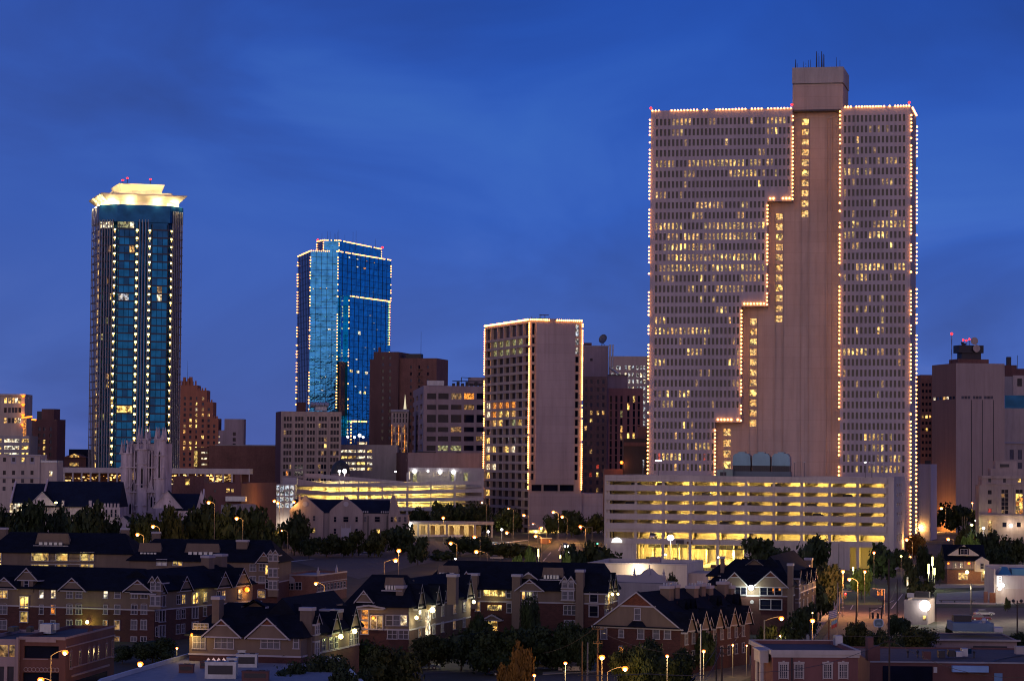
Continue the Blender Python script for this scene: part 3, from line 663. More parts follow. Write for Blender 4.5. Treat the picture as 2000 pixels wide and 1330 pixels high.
# ================================================================== glass tower with the lit crown
def glass_tower():
    Y0 = FP/4.6; X0 = kx(222)*Y0; yaw = R(17); H = P(222, 399, Y0).z
    e = thing('glass_tower', 'dark blue glass tower with columns of lit balconies and a floodlit cream crown', 'skyscraper', (X0, Y0, 0), yaw)
    a = 6.9; w_ = 22.6; d_ = 22
    PG = [(0, 0), (w_, 0), (w_+a, a), (w_+a, a+d_), (w_, 2*a+d_), (0, 2*a+d_), (-a, a+d_), (-a, a)]
    fr = [Fr(PG[i], (PG[(i+1) % 8][0]-PG[i][0], PG[(i+1) % 8][1]-PG[i][1])) for i in range(8)]
    ln = [math.dist(PG[i], PG[(i+1) % 8]) for i in range(8)]
    pit = 3.41; z0 = H-10.2; nf = 30
    core = [(x*.97+.3, y*.97+.5) for x, y in PG]
    MB().prism([(x*.93+.8, y*.93+1.2) for x, y in PG], 0, H-1).out('core', 'blued', e)
    glz = {0: [(1.0, 7.6), (15.2, 22.0)]}
    # spandrels and fins
    mb = MB(); fins = MB(); trim = MB()
    for i, F in enumerate(fr):
        L = ln[i]
        for j in range(nf+1):
            z = z0-pit*j
            if z < 0: break
            if i == 0:
                for x0, x1 in ((0, 8), (14.6, 22.6)): F.box(mb, x0, x1, -.5, -.05, z-.55, z)
            else: F.box(mb, 0, L, -.4, -.05, z-.4, z)
        if i in (1, 7):
            k0, k1 = ((0.8, L-2.2) if i == 7 else (2.2, L-1))
            for q in range(6):
                x = k0+(k1-k0)*q/5; F.box(fins, x-.14, x+.14, -.2, .35, 0, H-(6.5 if i == 7 else 2))
        if i in (2, 6):
            for q in range(5): x = L*(q+.5)/5; F.box(fins, x-.1, x+.1, -.2, .2, 0, H)
    F0 = fr[0]
    for x in (9.4, 10.7, 12.0, 13.2): F0.box(fins, x-.13, x+.13, -.4, .35, 0, H-12 + 5.8)
    for x in (.9, 7.7, 15.0, 21.8): F0.box(mb, x-.12, x+.12, -.3, .12, 0, H-8)
    mb.out('spandrel', mat('dark_spandrel', (.02, .025, .045), .4, .3), e); fins.out('fin', mat('pale_fin', (.26, .25, .28), .5, .3), e)
    # top band
    tb = MB()
    for i, F in enumerate(fr): F.box(tb, 0, ln[i], -.5, -.02, H-7.3, H)
    tb.out('top_glazing', 'blued', e)
    rc = []; rnd = random.Random(11); litf = {(2, 0): 'warmd', (22, 0): 'yel', (22, 1): 'dark', (6, 1): 'dark'}
    kinds = ['teal', 'teal', 'teal', 'teal', 'blued']
    for j in range(nf):
        z1 = z0-pit*j-.55; z_ = z0-pit*(j+1)
        if z_ < 0: break
        for s, (x0, x1) in enumerate(((1.0, 7.6), (15.2, 21.8))):
            n = 3; w3 = (x1-x0)/n
            for q in range(n):
                m = rnd.choice(kinds)
                if j < 1: m = 'blued'
                if j == 22 and s == 0: m = 'yel'
                if j == 2 and s == 0: m = 'warm' if q == 2 else 'blued'
                if j == 7 and s == 1: m = 'warmd' if q == 1 else m
                if j == 8: m = 'pale' if (s == 1 and q == 1) else 'cool' if (s == 0 and q < 2) else m
                rc.append((x0+w3*q+.08, x0+w3*(q+1)-.08, z_+.05, z1-.05, m))
    panes(e, F0, rc, .25, 'window', 99)
    rc = [(.3, ln[7]-2, H-9.9, H-7.4, 'pale')]; panes(e, fr[7], rc, .1)
    panes(e, F0, [(.2, 5.6, H-9.9, H-7.4, 'green'), (5.6, 7.2, H-9.9, H-7.4, 'pale')], .1)
    panes(e, fr[2], [(5, 11, H-13, H-3, 'green')], .1)
    sp = [(6, 3, 'warmd'), (13, 1, 'green'), (18, 4, 'warm'), (19, 4, 'yel'), (23, 2, 'green'), (8, 5, 'yel'), (21, 6, 'yel'), (2, 4, 'warm'), (11, 3, 'green')]
    for j, q, m in sp: panes(e, fr[7], [(.9+1.15*q, 1.9+1.15*q, z0-pit*(j+1)+.3, z0-pit*j-.6, m)], .15)
    # balconies: slab, rail and a downlight each floor in four columns plus dim ones at the corners
    bal = []; lam = []; bmat = mat('balcony_slab', (.22, .19, .17), .8)
    for F, xc_, wd in ((fr[7], ln[7]-1.1, 1.9), (F0, 8.55, 1.5), (F0, 14.0, 1.4), (fr[1], 1.1, 1.9)):
        for j in range(nf):
            z = z0-pit*(j+1)+(0 if F is not fr[1] else 0)
            if z < 2: break
            bal.append((F, xc_, z, wd))
            lam.append((F, (xc_-.42, xc_+.42, z+pit-.95, z+pit-.25, 'yellamp')))
            lam.append((F, (xc_-.22, xc_+.22, z+pit-1.9, z+pit-.95, 'yel')))
    cache = {}; rest = MB()
    for i, (F, xc_, z, wd) in enumerate(bal):
        if i < 100:
            if wd not in cache: cache[wd] = MB().box(-wd/2, wd/2, -.45, .3, -.15, .12).box(-wd/2, wd/2, -.44, -.38, .9, 1.0).box(-wd/2, -wd/2+.06, -.44, -.38, .12, .9).box(wd/2-.06, wd/2, -.44, -.38, .12, .9).mesh('balcony', bmat)
            o = bpy.data.objects.new('balcony', cache[wd]); COL.objects.link(o); o.parent = e; o.location = F.p(xc_, 0, z); o.rotation_euler = (0, 0, F.a)
        else: F.box(rest, xc_-wd/2, xc_+wd/2, -.3, .45, z-.15, z+.12); F.box(rest, xc_-wd/2, xc_+wd/2, .38, .44, z+.9, z+1.0)
    if rest.v: rest.out('balcony', bmat, e, kind='stuff')
    for F, r in lam: panes(e, F, [r], -.05, 'balcony_lamp', 100, .1)
    dm = []
    for j in range(nf):
        z = z0-pit*(j+1)
        if z < 2: break
        panes(e, fr[6], [(ln[6]-3.6, ln[6]-1.0, z+.4, z+2.7, 'warmd')], .1, 'corner_window', 0); panes(e, fr[7], [(.1, .9, z+.4, z+2.7, 'yel' if j % 3 else 'warmd')], .1, 'corner_window', 0)
        panes(e, fr[2], [(15, 20, z+.4, z+2.7, 'warmd')], .1, 'corner_window', 0)
    # crown
    cx, cy = w_/2, a+d_/2
    def sc_(k, dx=0): return [(cx+(x-cx)*k, cy+(y-cy)*k) for x, y in PG]
    cr = mat('crown_panel', (.62, .55, .44), .7, var=.05)
    q = lambda hw, hd: [(cx-hw, cy-hd), (cx+hw, cy-hd), (cx+hw, cy+hd), (cx-hw, cy+hd)]
    MB().prism(sc_(.90), H-1.2, H+1.8).out('crown_drum', cr, e)
    MB().prism(q(15.6, 16.2), H+1.6, H+4.2, pg2=q(18.4, 19)).prism(q(18.4, 19), H+4.2, H+4.6).out('crown_cornice', cr, e)
    MB().prism(q(13, 13), H+5.0, H+5.9).prism(q(4.2, 12.9), H+5.9, H+6.4).out('crown_step', 'concrete', e)
    MB().prism(q(8.6, 10.5), H+5.9, H+9.6, pg2=q(9.8, 12)).out('crown_top', cr, e)
    for x, z in ((cx-6.5, H+12.2), (cx-4.5, H+13.2), (cx+5.5, H+13.0)):
        MB().tube((x, cy, H+9), (x, cy, z), .12).out('mast', 'dkmetal', e); MB().ball((x, cy, z), .6, sz=.6).out('red_beacon', 'redlamp', e)
    # floodlights below the cornice and around the step
    for k in range(8):
        x, y = PG[k]; x2, y2 = PG[(k+1) % 8]
        for t in (.25, .75):
            mx, my = x+(x2-x)*t, y+(y2-y)*t; ox, oy = (mx-cx)*.035, (my-cy)*.035
            if k in (3, 4, 5): continue
            d = bpy.data.lights.new('crown_floodlight', 'POINT'); d.energy = 2000; d.color = (1, .74, .34); d.shadow_soft_size = .4
            o = bpy.data.objects.new('crown_floodlight', d); COL.objects.link(o); o.parent = e; o.location = (mx+ox, my+oy, H+.6)
    for x, y in ((cx-8, cy-16.5), (cx, cy-16.5), (cx+8, cy-16.5), (cx-14, cy-8), (cx-14, cy+4)):
        d = bpy.data.lights.new('crown_floodlight', 'POINT'); d.energy = 2200; d.color = (1, .70, .28); d.shadow_soft_size = .3
        o = bpy.data.objects.new('crown_floodlight', d); COL.objects.link(o); o.parent = e; o.location = (x, y, H+6.6)
glass_tower()
# ================================================================== blue mirror tower
def blue_tower():
    e = thing('mirror_tower', 'bright blue mirror glass tower outlined in bulbs, with angled faces and a notch', 'skyscraper', (kx(656)*FP/3.186, FP/3.186, 0))
    ox, oy = e.location.x, e.location.y
    def pt(u, S): Y = FP/S; return (kx(u)*Y-ox, Y-oy)
    A = [pt(577, 3.10), pt(602, 3.19), pt(656, 3.186), pt(760, 3.055)]
    back = [(A[3][0]-22, A[3][1]+30), (A[0][0]+8, A[0][1]+40)]
    H = P(656, 491, FP/3.186).z; H2 = P(627, 469, FP/3.165).z
    mg = glass('mirror_left', (.05, .33, .62), .95, .08, wav=.3); mr = glass('mirror_right', (.01, .45, .62), .9, .06, wav=.25); md = glass('mirror_dark', (.04, .05, .12), .6, .2)
    pg = A+back; mb = MB(); n = len(pg)
    ks = [2, 0, 1, 1, 1, 2]
    def body(pg, z0, z1, ks, name):
        mb = MB(); n = len(pg)
        for i in range(n): (xa, ya), (xb, yb) = pg[i], pg[(i+1) % n]; mb.face([(xa, ya, z0), (xb, yb, z0), (xb, yb, z1), (xa, ya, z1)], ks[i])
        mb.face([(x, y, z1) for x, y in pg], 3); return mb.out(name, [mg, mr, md, M['flat']], e)
    body(pg, 0, H, ks, 'glass_wall')
    B = [pt(614, 3.14), pt(627, 3.165), pt(658, 3.16), pt(741, 3.04)]; B2 = B+[(B[3][0]-15, B[3][1]+22), (B[0][0]+5, B[0][1]+25)]
    body(B2, H-1, H2, ks, 'upper_glass_wall')
    # mullions and floor lines
    mb = MB()
    for i in (0, 1, 2):
        F = Fr(pg[i], (pg[i+1][0]-pg[i][0], pg[i+1][1]-pg[i][1])); L = math.dist(pg[i], pg[i+1]); nv = max(3, round(L/(3.2 if i == 1 else 6.4)))
        for q in range(1, nv): F.box(mb, L*q/nv-.12, L*q/nv+.12, .0, .15, 0, H)
        z = H-3.9
        while z > 0: F.box(mb, 0, L, .0, .10, z, z+.22); z -= 3.9
    mb.out('mullion', mat('navy_mullion', (.008, .02, .05), .5, .4), e)
    # projecting lower block on the right with a narrow shaft
    F = Fr(A[2], (A[3][0]-A[2][0], A[3][1]-A[2][1])); L = math.dist(A[2], A[3])
    def xu(u, out): # distance along the right face at which it shows at column u
        k = kx(u); lo, hi = -5, L*1.3
        for _ in range(40):
            m_ = (lo+hi)/2; p = F.p(m_, out, 0)
            if (p.x+ox)/(p.y+oy) < k: lo = m_
            else: hi = m_
        return lo
    x0, x1 = xu(677, 3), xu(757, 3); zt = P(677, 578, F.p(x0, 3, 0).y+oy).z
    mb = MB(); F.box(mb, x0, x1, .2, 3, 38, zt); mb.out('lower_glass_block', [mr], e)
    mb = MB(); q = x0+2
    while q < x1-2: F.box(mb, q-.1, q+.1, 3, 3.15, 38, zt); q += 6.4
    z = zt-3.9
    while z > 38: F.box(mb, x0, x1, 3, 3.1, z, z+.2); z -= 3.9
    mb.out('block_mullion', M['navy_mullion'], e)
    xs0, xs1 = xu(663, 1.2), xu(675, 1.2)
    mb = MB(); F.box(mb, xs0, xs1, .2, 1.2, 95, zt-.5); mb.out('pale_shaft', mg, e)
    mb = MB(); F.box(mb, xs0, xs1, .2, 1.4, 62, 95); mb.out('dark_shaft', mat('shaft_dark', (.06, .03, .03), .6), e)
    mb = MB(); F.box(mb, xu(660, 3.2), xu(757, 3.2), 3.2, 4.2, 0, 49); mb.out('dark_base', 'blued', e)
    # lit offices
    zz = lambda v, u: P(u, v, FP/3.1).z
    def lp(Fx, fx, lst, out=.15):
        for u, v, w_, h_, m in lst: w_ /= 2.8; h_ /= 3; x = fx(u, out); z = zz(v, u); panes(e, Fx, [(x-w_/2, x+w_/2, z-h_/2, z+h_/2, m)], -out, 'window', 100)
    lp(F, xu, [(678, 510, 5, 2, 'pale'), (694, 511, 6, 2, 'pale'), (694, 526, 5, 2, 'pale'), (708, 527, 9, 3, 'ora'), (712, 512, 4, 1.2, 'ora'), (727, 513, 4, 1.2, 'ora'), (725, 571, 2, 2, 'cool')])
    lp(F, xu, [(699, 654, 9, 6, 'pale'), (720, 618, 5, 1.2, 'pale'), (727, 632, 5, 1, 'cool'), (734, 644, 3, 1.5, 'cool'), (743, 596, 3, 1, 'cool'), (684, 728, 8, 5, 'yel'), (697, 729, 11, 5, 'pale'), (714, 730, 11, 5, 'pale'), (694, 705, 6, 1.5, 'pale'), (711, 681, 7, 1.5, 'cool'), (729, 682, 5, 1.5, 'cool'), (693, 757, 6, 1.5, 'pale'), (712, 758, 6, 1.5, 'pale'), (702, 768, 7, 5, 'pale'), (711, 768, 7, 5, 'yel')], 3.15)
    FL = Fr(A[1], (A[2][0]-A[1][0], A[2][1]-A[1][1])); fl = lambda u, o: FL.u.x and (kx(u)*(FP/3.188)-ox-A[1][0])/FL.u.x
    lp(FL, fl, [(640, 650, 4.5, 2.5, 'pale'), (650, 651, 4, 1.5, 'cool'), (634, 740, 1.5, 1.5, 'pale'), (626, 742, 2, 1, 'pale'), (628, 766, 4, 1, 'pale'), (656, 740, 2.5, 6, 'green'), (647, 701, 1.5, 1.5, 'pale'), (641, 700, 1, 1, 'pale'), (622, 572, 2, 1.6, 'pale'), (634, 572, 2, 1.6, 'pale'), (608, 573, 1.6, 1.6, 'yel')])
    # bulbs
    o_ = .3
    T3 = lambda p, z: (p[0]-.1, p[1]-.4, z)
    for i in range(3): bulbs(e, [T3(A[i], H), T3(A[i+1], H)], (22, 14, 52)[i], .42, 'bulbfar', seed=i, gap=.08)
    for i in range(3): bulbs(e, [T3(B[i], H2), T3(B[i+1], H2)], (12, 9, 42)[i], .42, 'bulbfar', seed=i+4, gap=.08)
    for i, z0 in ((0, 20), (1, 20), (2, 40), (3, zt)): bulbs(e, [T3(A[i], z0), T3(A[i], H-3)], round((H-z0)/1.9), .45, 'bulbfar', seed=i+10, gap=.22)
    for i in range(4): bulbs(e, [T3(B[i], H+1), T3(B[i], H2-1)], 4, .42, 'bulbfar', seed=i+20)
    p0, p1 = F.p(x0, 3.4, zt), F.p(x1, 3.4, zt); bulbs(e, [p0, p1], 38, .42, 'bulbfar', seed=31, gap=.08)
    bulbs(e, [F.p(x0, 3.4, 20), F.p(x0, 3.4, zt-2)], 60, .42, 'bulbfar', seed=32, gap=.4); bulbs(e, [F.p(x1, 3.4, 60), F.p(x1, 3.4, zt)], 48, .42, 'bulbfar', seed=33, gap=.2)
    xb = xu(685, 4.5); bulbs(e, [F.p(xb, 4.5, 20), F.p(xb, 4.5, P(685, 824, FP/3.1).z), F.p(xu(716, 4.5), 4.5, P(716, 824, FP/3.1).z)], 30, .5, 'bulbfar', seed=35, gap=.15)
    for u, vt in ((623, 455), (634, 451), (639, 452), (647, 455), (650, 457), (653, 453), (656, 448), (684, 452), (690, 450), (704, 470), (728, 466), (668, 458)):
        Y = FP/3.12; x = kx(u)*Y-ox; MB().tube((x, Y-oy+3, H2-4), (x, Y-oy+3, P(u, vt, Y).z), .16, .07, 4).out('antenna', 'dkmetal', e)
    for p in (B[0], B[3]): MB().ball((p[0]+.5, p[1]-.5, H2+1), .7).out('red_beacon', 'redlamp', e)
blue_tower()
# ================================================================== helpers for pixel-measured buildings
def wpx(b, ua, ub, va, vb, m):
    u = (ua+ub)/2; return (b.lx(ua), b.lx(ub), b.z(u, vb), b.z(u, va), m)
def gpx(b, ua, ub, nx, va, vb, nz, fw, fh, fn):
    return grid(b.lx(ua), b.lx(ub), nx, b.z(ua, vb), b.z(ua, va), nz, fw, fh, fn)
def tower(name, label, cat, u0, S, u1, yaw, v, D, mats, front=None, left=None, right=None, roofm='flat', dep=.35, group=None, par=.8, cap=100):
    b = Bld(name, label, cat, u0, S, u1, yaw, v, D, group)
    f = {}
    if front: f['f'] = front(b)
    if left: f['l'] = left(b)
    if right: f['r'] = right(b)
    b.shell(mats, f, dep=dep, roofm=roofm, par=par, cap=cap); return b
def bx(b, name, m, *boxes):
    mb = MB()
    for t in boxes: mb.box(*t)
    return mb.out(name, m, b.e)
def pbox(b, name, m, ua, ub, va, vb, y0, y1):
    """box on building b seen between columns ua, ub and rows va, vb at depth y0"""
    return bx(b, name, m, (b.lx(ua, y0), b.lx(ub, y0), y0, y1, b.z(ua, vb, y=y0), b.z(ua, va, y=y0)))
def lamp_at(b, x, y, z, energy, col=(1, .72, .3), r=.3):  # serves real lamps and added fill lights alike
    d = bpy.data.lights.new('lamp_light', 'POINT'); d.energy = energy; d.color = col; d.shadow_soft_size = r
    o = bpy.data.objects.new('lamp_light', d); COL.objects.link(o); o.parent = b.e if isinstance(b, Bld) else b; o.location = (x, y, z); return o
# ------------------------------------------------------------------ beige slab office left of the blue tower's foot
def f(b):
    out = []; rnd = random.Random(2)
    for g0, g1 in ((552.8, 569.5), (575, 592.5), (598.3, 615), (621, 638), (644.3, 662)):
        for q in range(3):
            for r in range(11):
                v = 818+13.3*r; m = 'warmd' if rnd.random() < .06 else 'dark'
                if r == 4 and g0 == 621 and q == 2: m = 'yel'
                if r == 8 and g0 == 552.8 and q == 1: m = 'ora'
                w_ = (g1-g0)/3; out.append(wpx(b, g0+w_*q+.6, g0+w_*(q+1)-.6, v-4.3, v+4.3, m))
    return out
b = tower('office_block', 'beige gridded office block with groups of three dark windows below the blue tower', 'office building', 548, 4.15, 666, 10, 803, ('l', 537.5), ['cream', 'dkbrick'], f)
pbox(b, 'stair_head', 'dkbrick', 580, 596, 785.5, 803, 6, 11)
mb = MB(); x = b.lx(605, 7); z = b.H
for i in range(4): mb.tube((x+i*2.2, 7, z+3.4), (x+i*2.2+2, 7, z+3.2), 1.5, 1.3, 8)
mb.out('air_duct', 'metal', b.e); pbox(b, 'roof_unit', 'metal', 615, 637, 793, 802, 6, 10)
mb = MB(); zt = b.H
for u in (571, 594, 617, 641): x = b.lx(u); mb.box(x-.12, x+.12, -.15, -.002, 2, zt-4)
mb.out('pilaster', 'frame', b.e)
# ------------------------------------------------------------------ brick hotel
def f(b):
    out = []; rnd = random.Random(6)
    for u in (801, 817, 834):
        for r in range(12): out.append(wpx(b, u-1.7, u+1.7, 714+13*r, 720+13*r, rnd.choice(('dim', 'blind', 'dark', 'warmd' if rnd.random() < .3 else 'dim'))))
    return out
b = tower('brick_hotel', 'tall dark brown brick building with a stepped left wing beside the blue tower', 'brick tower', 778, 3.7, 851, -12, 699.5, 26, 'brown', f)
x0 = b.lx(721.5); x1 = b.lx(729); H2 = b.z(740, 687.5)
mb = MB(); FL = Fr((0, -1.5), (1, 0)); rc = []
for u in (746, 760):
    for r in range(13): rc.append((b.lx(u, -1.5)-.6, b.lx(u, -1.5)+.6, b.z(u, 702+13*r), b.z(u, 696+13*r), random.choice(('dim', 'blind', 'dark', 'dark'))))
wall(mb, FL, rc, x1, 0, 0, H2); mb.box(x1, 0, -1.1, 24, 0, H2-.01); mb.box(x0, x1-.01, -1.2, 24, 0, b.z(722, 702)); mb.out('left_wing', mat('umber_brick', (.11, .058, .05), .9, var=.15), b.e); panes(b.e, FL, rc, .3)
pbox(b, 'chimney', 'brown', 736.5, 740, 678, 688, 1, 3); pbox(b, 'tank_room', 'dkmetal', 791, 820, 691, 700, 4, 9)
x = b.lx(820, 6); MB().tube((x, 6, b.H), (x, 6, b.z(820, 648, x, 6)), .15, .06, 4).out('mast', 'dkmetal', b.e)
mb = MB(); xs_ = b.lx(814); xe = b.lx(824)
for r in range(6):
    z = b.z(814, 722+13*r); mb.box(xs_, xe, -1.0, -.05, z, z+.12); F_ = b.F('f'); mb.tube((xs_ if r % 2 else xe, -.6, z), (xe if r % 2 else xs_, -.6, z-3.3), .1, n=4)
mb.out('fire_escape', 'dkmetal', b.e)
# ------------------------------------------------------------------ purple-grey office block
def f(b):
    out = []; rnd = random.Random(8)
    L = {(0, 2): 'warmd', (0, 3): 'ora', (1, 3): 'warmd', (3, 2): 'warmd', (5, 1): 'green', (5, 2): 'green', (4, 4): 'warmd'}
    for j, (va, vb) in enumerate(((768, 779.5), (790.5, 800), (810, 825), (834, 843.6), (852, 861.5), (870, 880))):
        for i, (ua, ub) in enumerate(((833, 850.6), (855, 875), (880, 900.5), (905.6, 925), (930, 944))): out.append(wpx(b, ua, ub, va, vb, L.get((j, i), 'dark')))
    return out
def l(b): return grid(2, b.D-1, 4, b.z(826, 882), b.z(826, 763), 6, .5, .5, lambda i, j: 'dark')
b = tower('office_block', 'grey purple office block with wide dark strip windows left of the bulb lit mid tower', 'office building', 826, 4.0, 946.5, 5, 753, ('l', 795), 'purple', f, l, dep=.9)
pbox(b, 'roof_unit', 'metal', 833, 866, 743, 752.5, 5, 9); pbox(b, 'plant_room', 'purple', 915, 945, 737, 752.5, 8, 16)
mb = MB(); x = b.lx(882, 6); z = b.H
for i in range(7): mb.box(x+i*2.2, x+i*2.2+1.4, 6, 8, z-.8, z+1.5+.8*(i % 2))
mb.tube((x, 6, z+2.6), (x+16, 6, z+2.6), .18); mb.tube((x+4.5, 7, z+2), (x+4.5, 7, z+4.4), .2); mb.tube((x+4.5, 7, z+4.4), (x+9, 7, z+4.2), .15); mb.out('pipework', 'dkmetal', b.e)
def f(b): return gpx(b, 766, 796, 5, 806, 826, 2, .45, .8, lambda i, j: 'dark')+gpx(b, 766, 796, 5, 832, 890, 4, .5, .75, lambda i, j: 'warmd' if (i+j) % 3 == 0 else 'dim')
b = tower('old_office_building', 'small old beige office building with warmly lit pilasters between brick hotel and purple block', 'office building', 763.5, 3.85, 797, 0, 800, 15, 'cream', f)
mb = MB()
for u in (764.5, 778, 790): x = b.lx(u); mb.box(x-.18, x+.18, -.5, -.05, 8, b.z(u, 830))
mb.out('light_strip', 'ora', b.e); bx(b, 'cornice', 'white', (-.3, b.W+.3, -.7, 0, b.H-1, b.H+.1))  # pilasters given emission to imitate the warm light on them
Y = FP/3.8; p = P(791, 799, Y); sp = thing('steeple', 'thin white lit steeple above the old beige building', 'steeple', (p.x, Y, 0))
MB().box(-1.6, 1.6, -1.6, 1.6, 0, p.z).out('tower', 'cream', sp); MB().tube((0, 0, p.z), (0, 0, P(791, 771, Y).z), .75, .05, 8).out('spire', emat('lit_spire', (1, .85, .55), .8), sp)  # spire given its own emission in place of floodlighting
# ------------------------------------------------------------------ theatre box with the ramp garage before it
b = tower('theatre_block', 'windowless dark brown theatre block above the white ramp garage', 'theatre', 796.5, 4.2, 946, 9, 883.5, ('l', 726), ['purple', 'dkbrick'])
bx(b, 'roof_unit', 'flat', (6, 14, 6, 10, b.H-.8, b.H+.6), (24, 26, 8, 10, b.H-.8, b.H+.5))
def ramp_garage():
    b = Bld('parking_garage', 'low white ramp garage with glowing decks, in front of the dark theatre block', 'parking garage', 643, 4.5, 945, 0, 912, 34)
    e = b.e; F = b.F('f')
    def strip(mb, ua, a0, a1, ub, c0, c1, o=.0, th=.4, k=None):
        xa, xb = b.lx(ua), b.lx(ub); z = lambda u, v: b.z(u, v)
        pts = [F.p(xa, o, z(ua, a1)), F.p(xb, o, z(ub, c1)), F.p(xb, o, z(ub, c0)), F.p(xa, o, z(ua, a0))]
        pb = [q-F.n*th for q in pts]; mb.add(pts+pb, [(0, 1, 2, 3), (3, 2, 6, 7), (1, 0, 4, 5), (7, 6, 5, 4), (0, 3, 7, 4), (2, 1, 5, 6)], k)
    mb = MB()
    for a, c in (((945, 951.5), (938, 945.5)), ((961, 967.5), (954, 961.3)), ((975, 981.5), (970, 977.5)), ((991, 999), (989, 996))): strip(mb, 643, *a, 945, *c)
    strip(mb, 628, 926, 934, 790, 940, 945, .3); strip(mb, 800, 912.5, 921, 945, 914, 922, .3)
    for u in (700.5, 747.5, 796, 842, 889, 943): x = b.lx(u); F.box(mb, x-.4, x+.4, -.6, -.42, 0, b.z(u, 922 if u > 790 else 938))
    x = b.lx(943.5); F.box(mb, x, b.W, -3, -.5, 0, b.z(940, 914)); mb.box(b.lx(800), b.W, 14, 14.3, 0, b.z(860, 914)); F.box(mb, b.lx(797), b.lx(799.5), -14, 0, b.z(798, 936), b.z(798, 912.5))
    mb.out('wall', mat('white_precast', (.33, .32, .35), .8, var=.08), e)
    mb = MB()
    for a, c in (((934, 948), (945, 951)), ((955, 963), (960, 967)), ((969.5, 1000), (975, 1000))): strip(mb, 577, *a, 643, *c, .1)
    strip(mb, 595, 924, 932, 630, 925, 934, .2)
    for u in (597, 605, 613, 621, 629): x = b.lx(u); F.box(mb, x-.5, x+.5, -.4, .0, b.z(u, 935), b.z(u, 925))
    mb.out('side_wall', 'mauve', e)
    mb = MB()
    for v in (950, 966, 981, 996): z = b.z(780, v); mb.box(b.lx(577), b.W-.5, .5, 30, z-.4, z-.1)
    mb.out('deck', 'concrete', e)
    mb = MB().box(b.lx(577), b.W-8, 9, 9.3, 0, b.z(700, 940))
    for i in range(22): x = b.lx(577)+i*3.4; mb.box(x, x+.35, 6+(i % 3), 6.4+(i % 3), 0, b.z(700, 940))
    mb.out('inner_wall', 'garage_interior' and MATS['garage_interior'], e)
    rnd = random.Random(12)
    for j, v in enumerate((958, 972, 986, 1000)):
        for i in range(9):
            lamp_at(b, -6+i*7.2, 4.5, b.z(780, v)+1.6, 2600*rnd.uniform(.7, 1.2)*(.4 if i == 8 else 1), (1, .74, .24))
    mb = MB()
    for u in (805, 880, 905): mb.box(b.lx(u), b.lx(u+8), 10, 10.2, b.z(u, 943), b.z(u, 924))
    mb.out('lit_stairwell', 'green', e)
    for i, u in enumerate((808, 861, 885)): lamp_at(b, b.lx(u), 4, b.z(u, 925), 500, (1, .85, .55))
    mb = MB()
    for u, v in ((810, 921), (860, 922), (886, 922), (836, 920), (773, 921)): mb.ball((b.lx(u), -.8, b.z(u, v)), .75 if u in (810, 860, 886) else .35)
    mb.out('wall_lamp', 'whitelamp', e)
    for i, x in enumerate((8, 12.5, 33, 47)):
        pass
    return b
RG = ramp_garage()
for (u, v, r, lb) in ((673, 920, 1.25, 'brightest white lamp on a post on the ramp garage deck'), (663, 920, .8, 'smaller white lamp just left of the brightest one on the ramp garage')):
    Y = FP/4.48; p = P(u, v, Y); t = thing('deck_lamp', lb, 'lamp post', (p.x, Y, 18))
    MB().tube((0, 0, 0), (0, 0, p.z-18.5), .16).out('pole', 'pole', t); MB().ball((0, 0, p.z-18), r*.75).out('lamp_head', 'whitelamp', t); lamp_at(t, 0, -1, p.z-19.4, 900, (1, .9, .7))
# dome behind
Y = FP/4.3; p = P(665, 925, Y); t = thing('domed_hall', 'dark domed roof behind the ramp garage lamps', 'domed building', (p.x, Y, 0))
MB().tube((0, 0, 0), (0, 0, p.z), 4.3, n=20).out('drum', 'purple', t); mb = MB()
pr = [(4.4, 0), (4.2, 2), (3.5, 3.8), (2.3, 5.2), (1.0, 5.9), (.3, 6.3), (.05, 8.2)]
for (r0, h0), (r1, h1) in zip(pr, pr[1:]): mb.tube((0, 0, p.z+h0), (0, 0, p.z+h1), r0, r1, 20)
mb.out('dome', mat('dome_copper', (.045, .05, .05), .5, .3), t)
# round-fronted garage with lit slots
b = Bld('parking_garage', 'curved grey garage with four rows of lit slots behind the dome', 'parking garage', 664, 4.05, 776, 0, 868, 25)
rc = []
for k, va in enumerate((877.5, 889.5, 901.5, 912)):
    for ua, ub in ((665, 678), (680, 695), (697, 713), (717, 727)): rc.append(wpx(b, ua, ub, va+1, va+6, 'pale' if (k+int(ua)) % 3 else 'yel'))
b.shell('concrete', {'f': rc})
pbox(b, 'stair_tower', 'frame', 697, 717, 862, 869, 4, 8); pbox(b, 'stair_window', 'pale', 701, 716, 863.5, 867.5, 3.8, 3.95)
for u, v, lb in ((679, 853, 'leftmost'), (692, 854, 'second'), (702, 850, 'tallest'), (709, 853.5, 'rightmost')):
    Y = FP/4.0; p = P(u, v, Y); z0 = b.H-.8; t = thing('garage_roof_lamp', {'leftmost': 'white globe lamp leftmost on the curved garage roof', 'second': 'white globe lamp second from left on the curved garage roof', 'tallest': 'tallest white globe lamp on the curved garage roof', 'rightmost': 'rightmost white globe lamp on the curved garage roof'}[lb], 'lamp post', (p.x, Y+1, z0), 0, 'globe lamps on the curved garage')
    MB().tube((0, 0, 0), (0, 0, p.z-z0), .12).out('pole', 'pole', t); MB().ball((0, 0, p.z-z0), .75 if lb == 'tallest' else .55).out('lamp_globe', 'whitelamp', t)
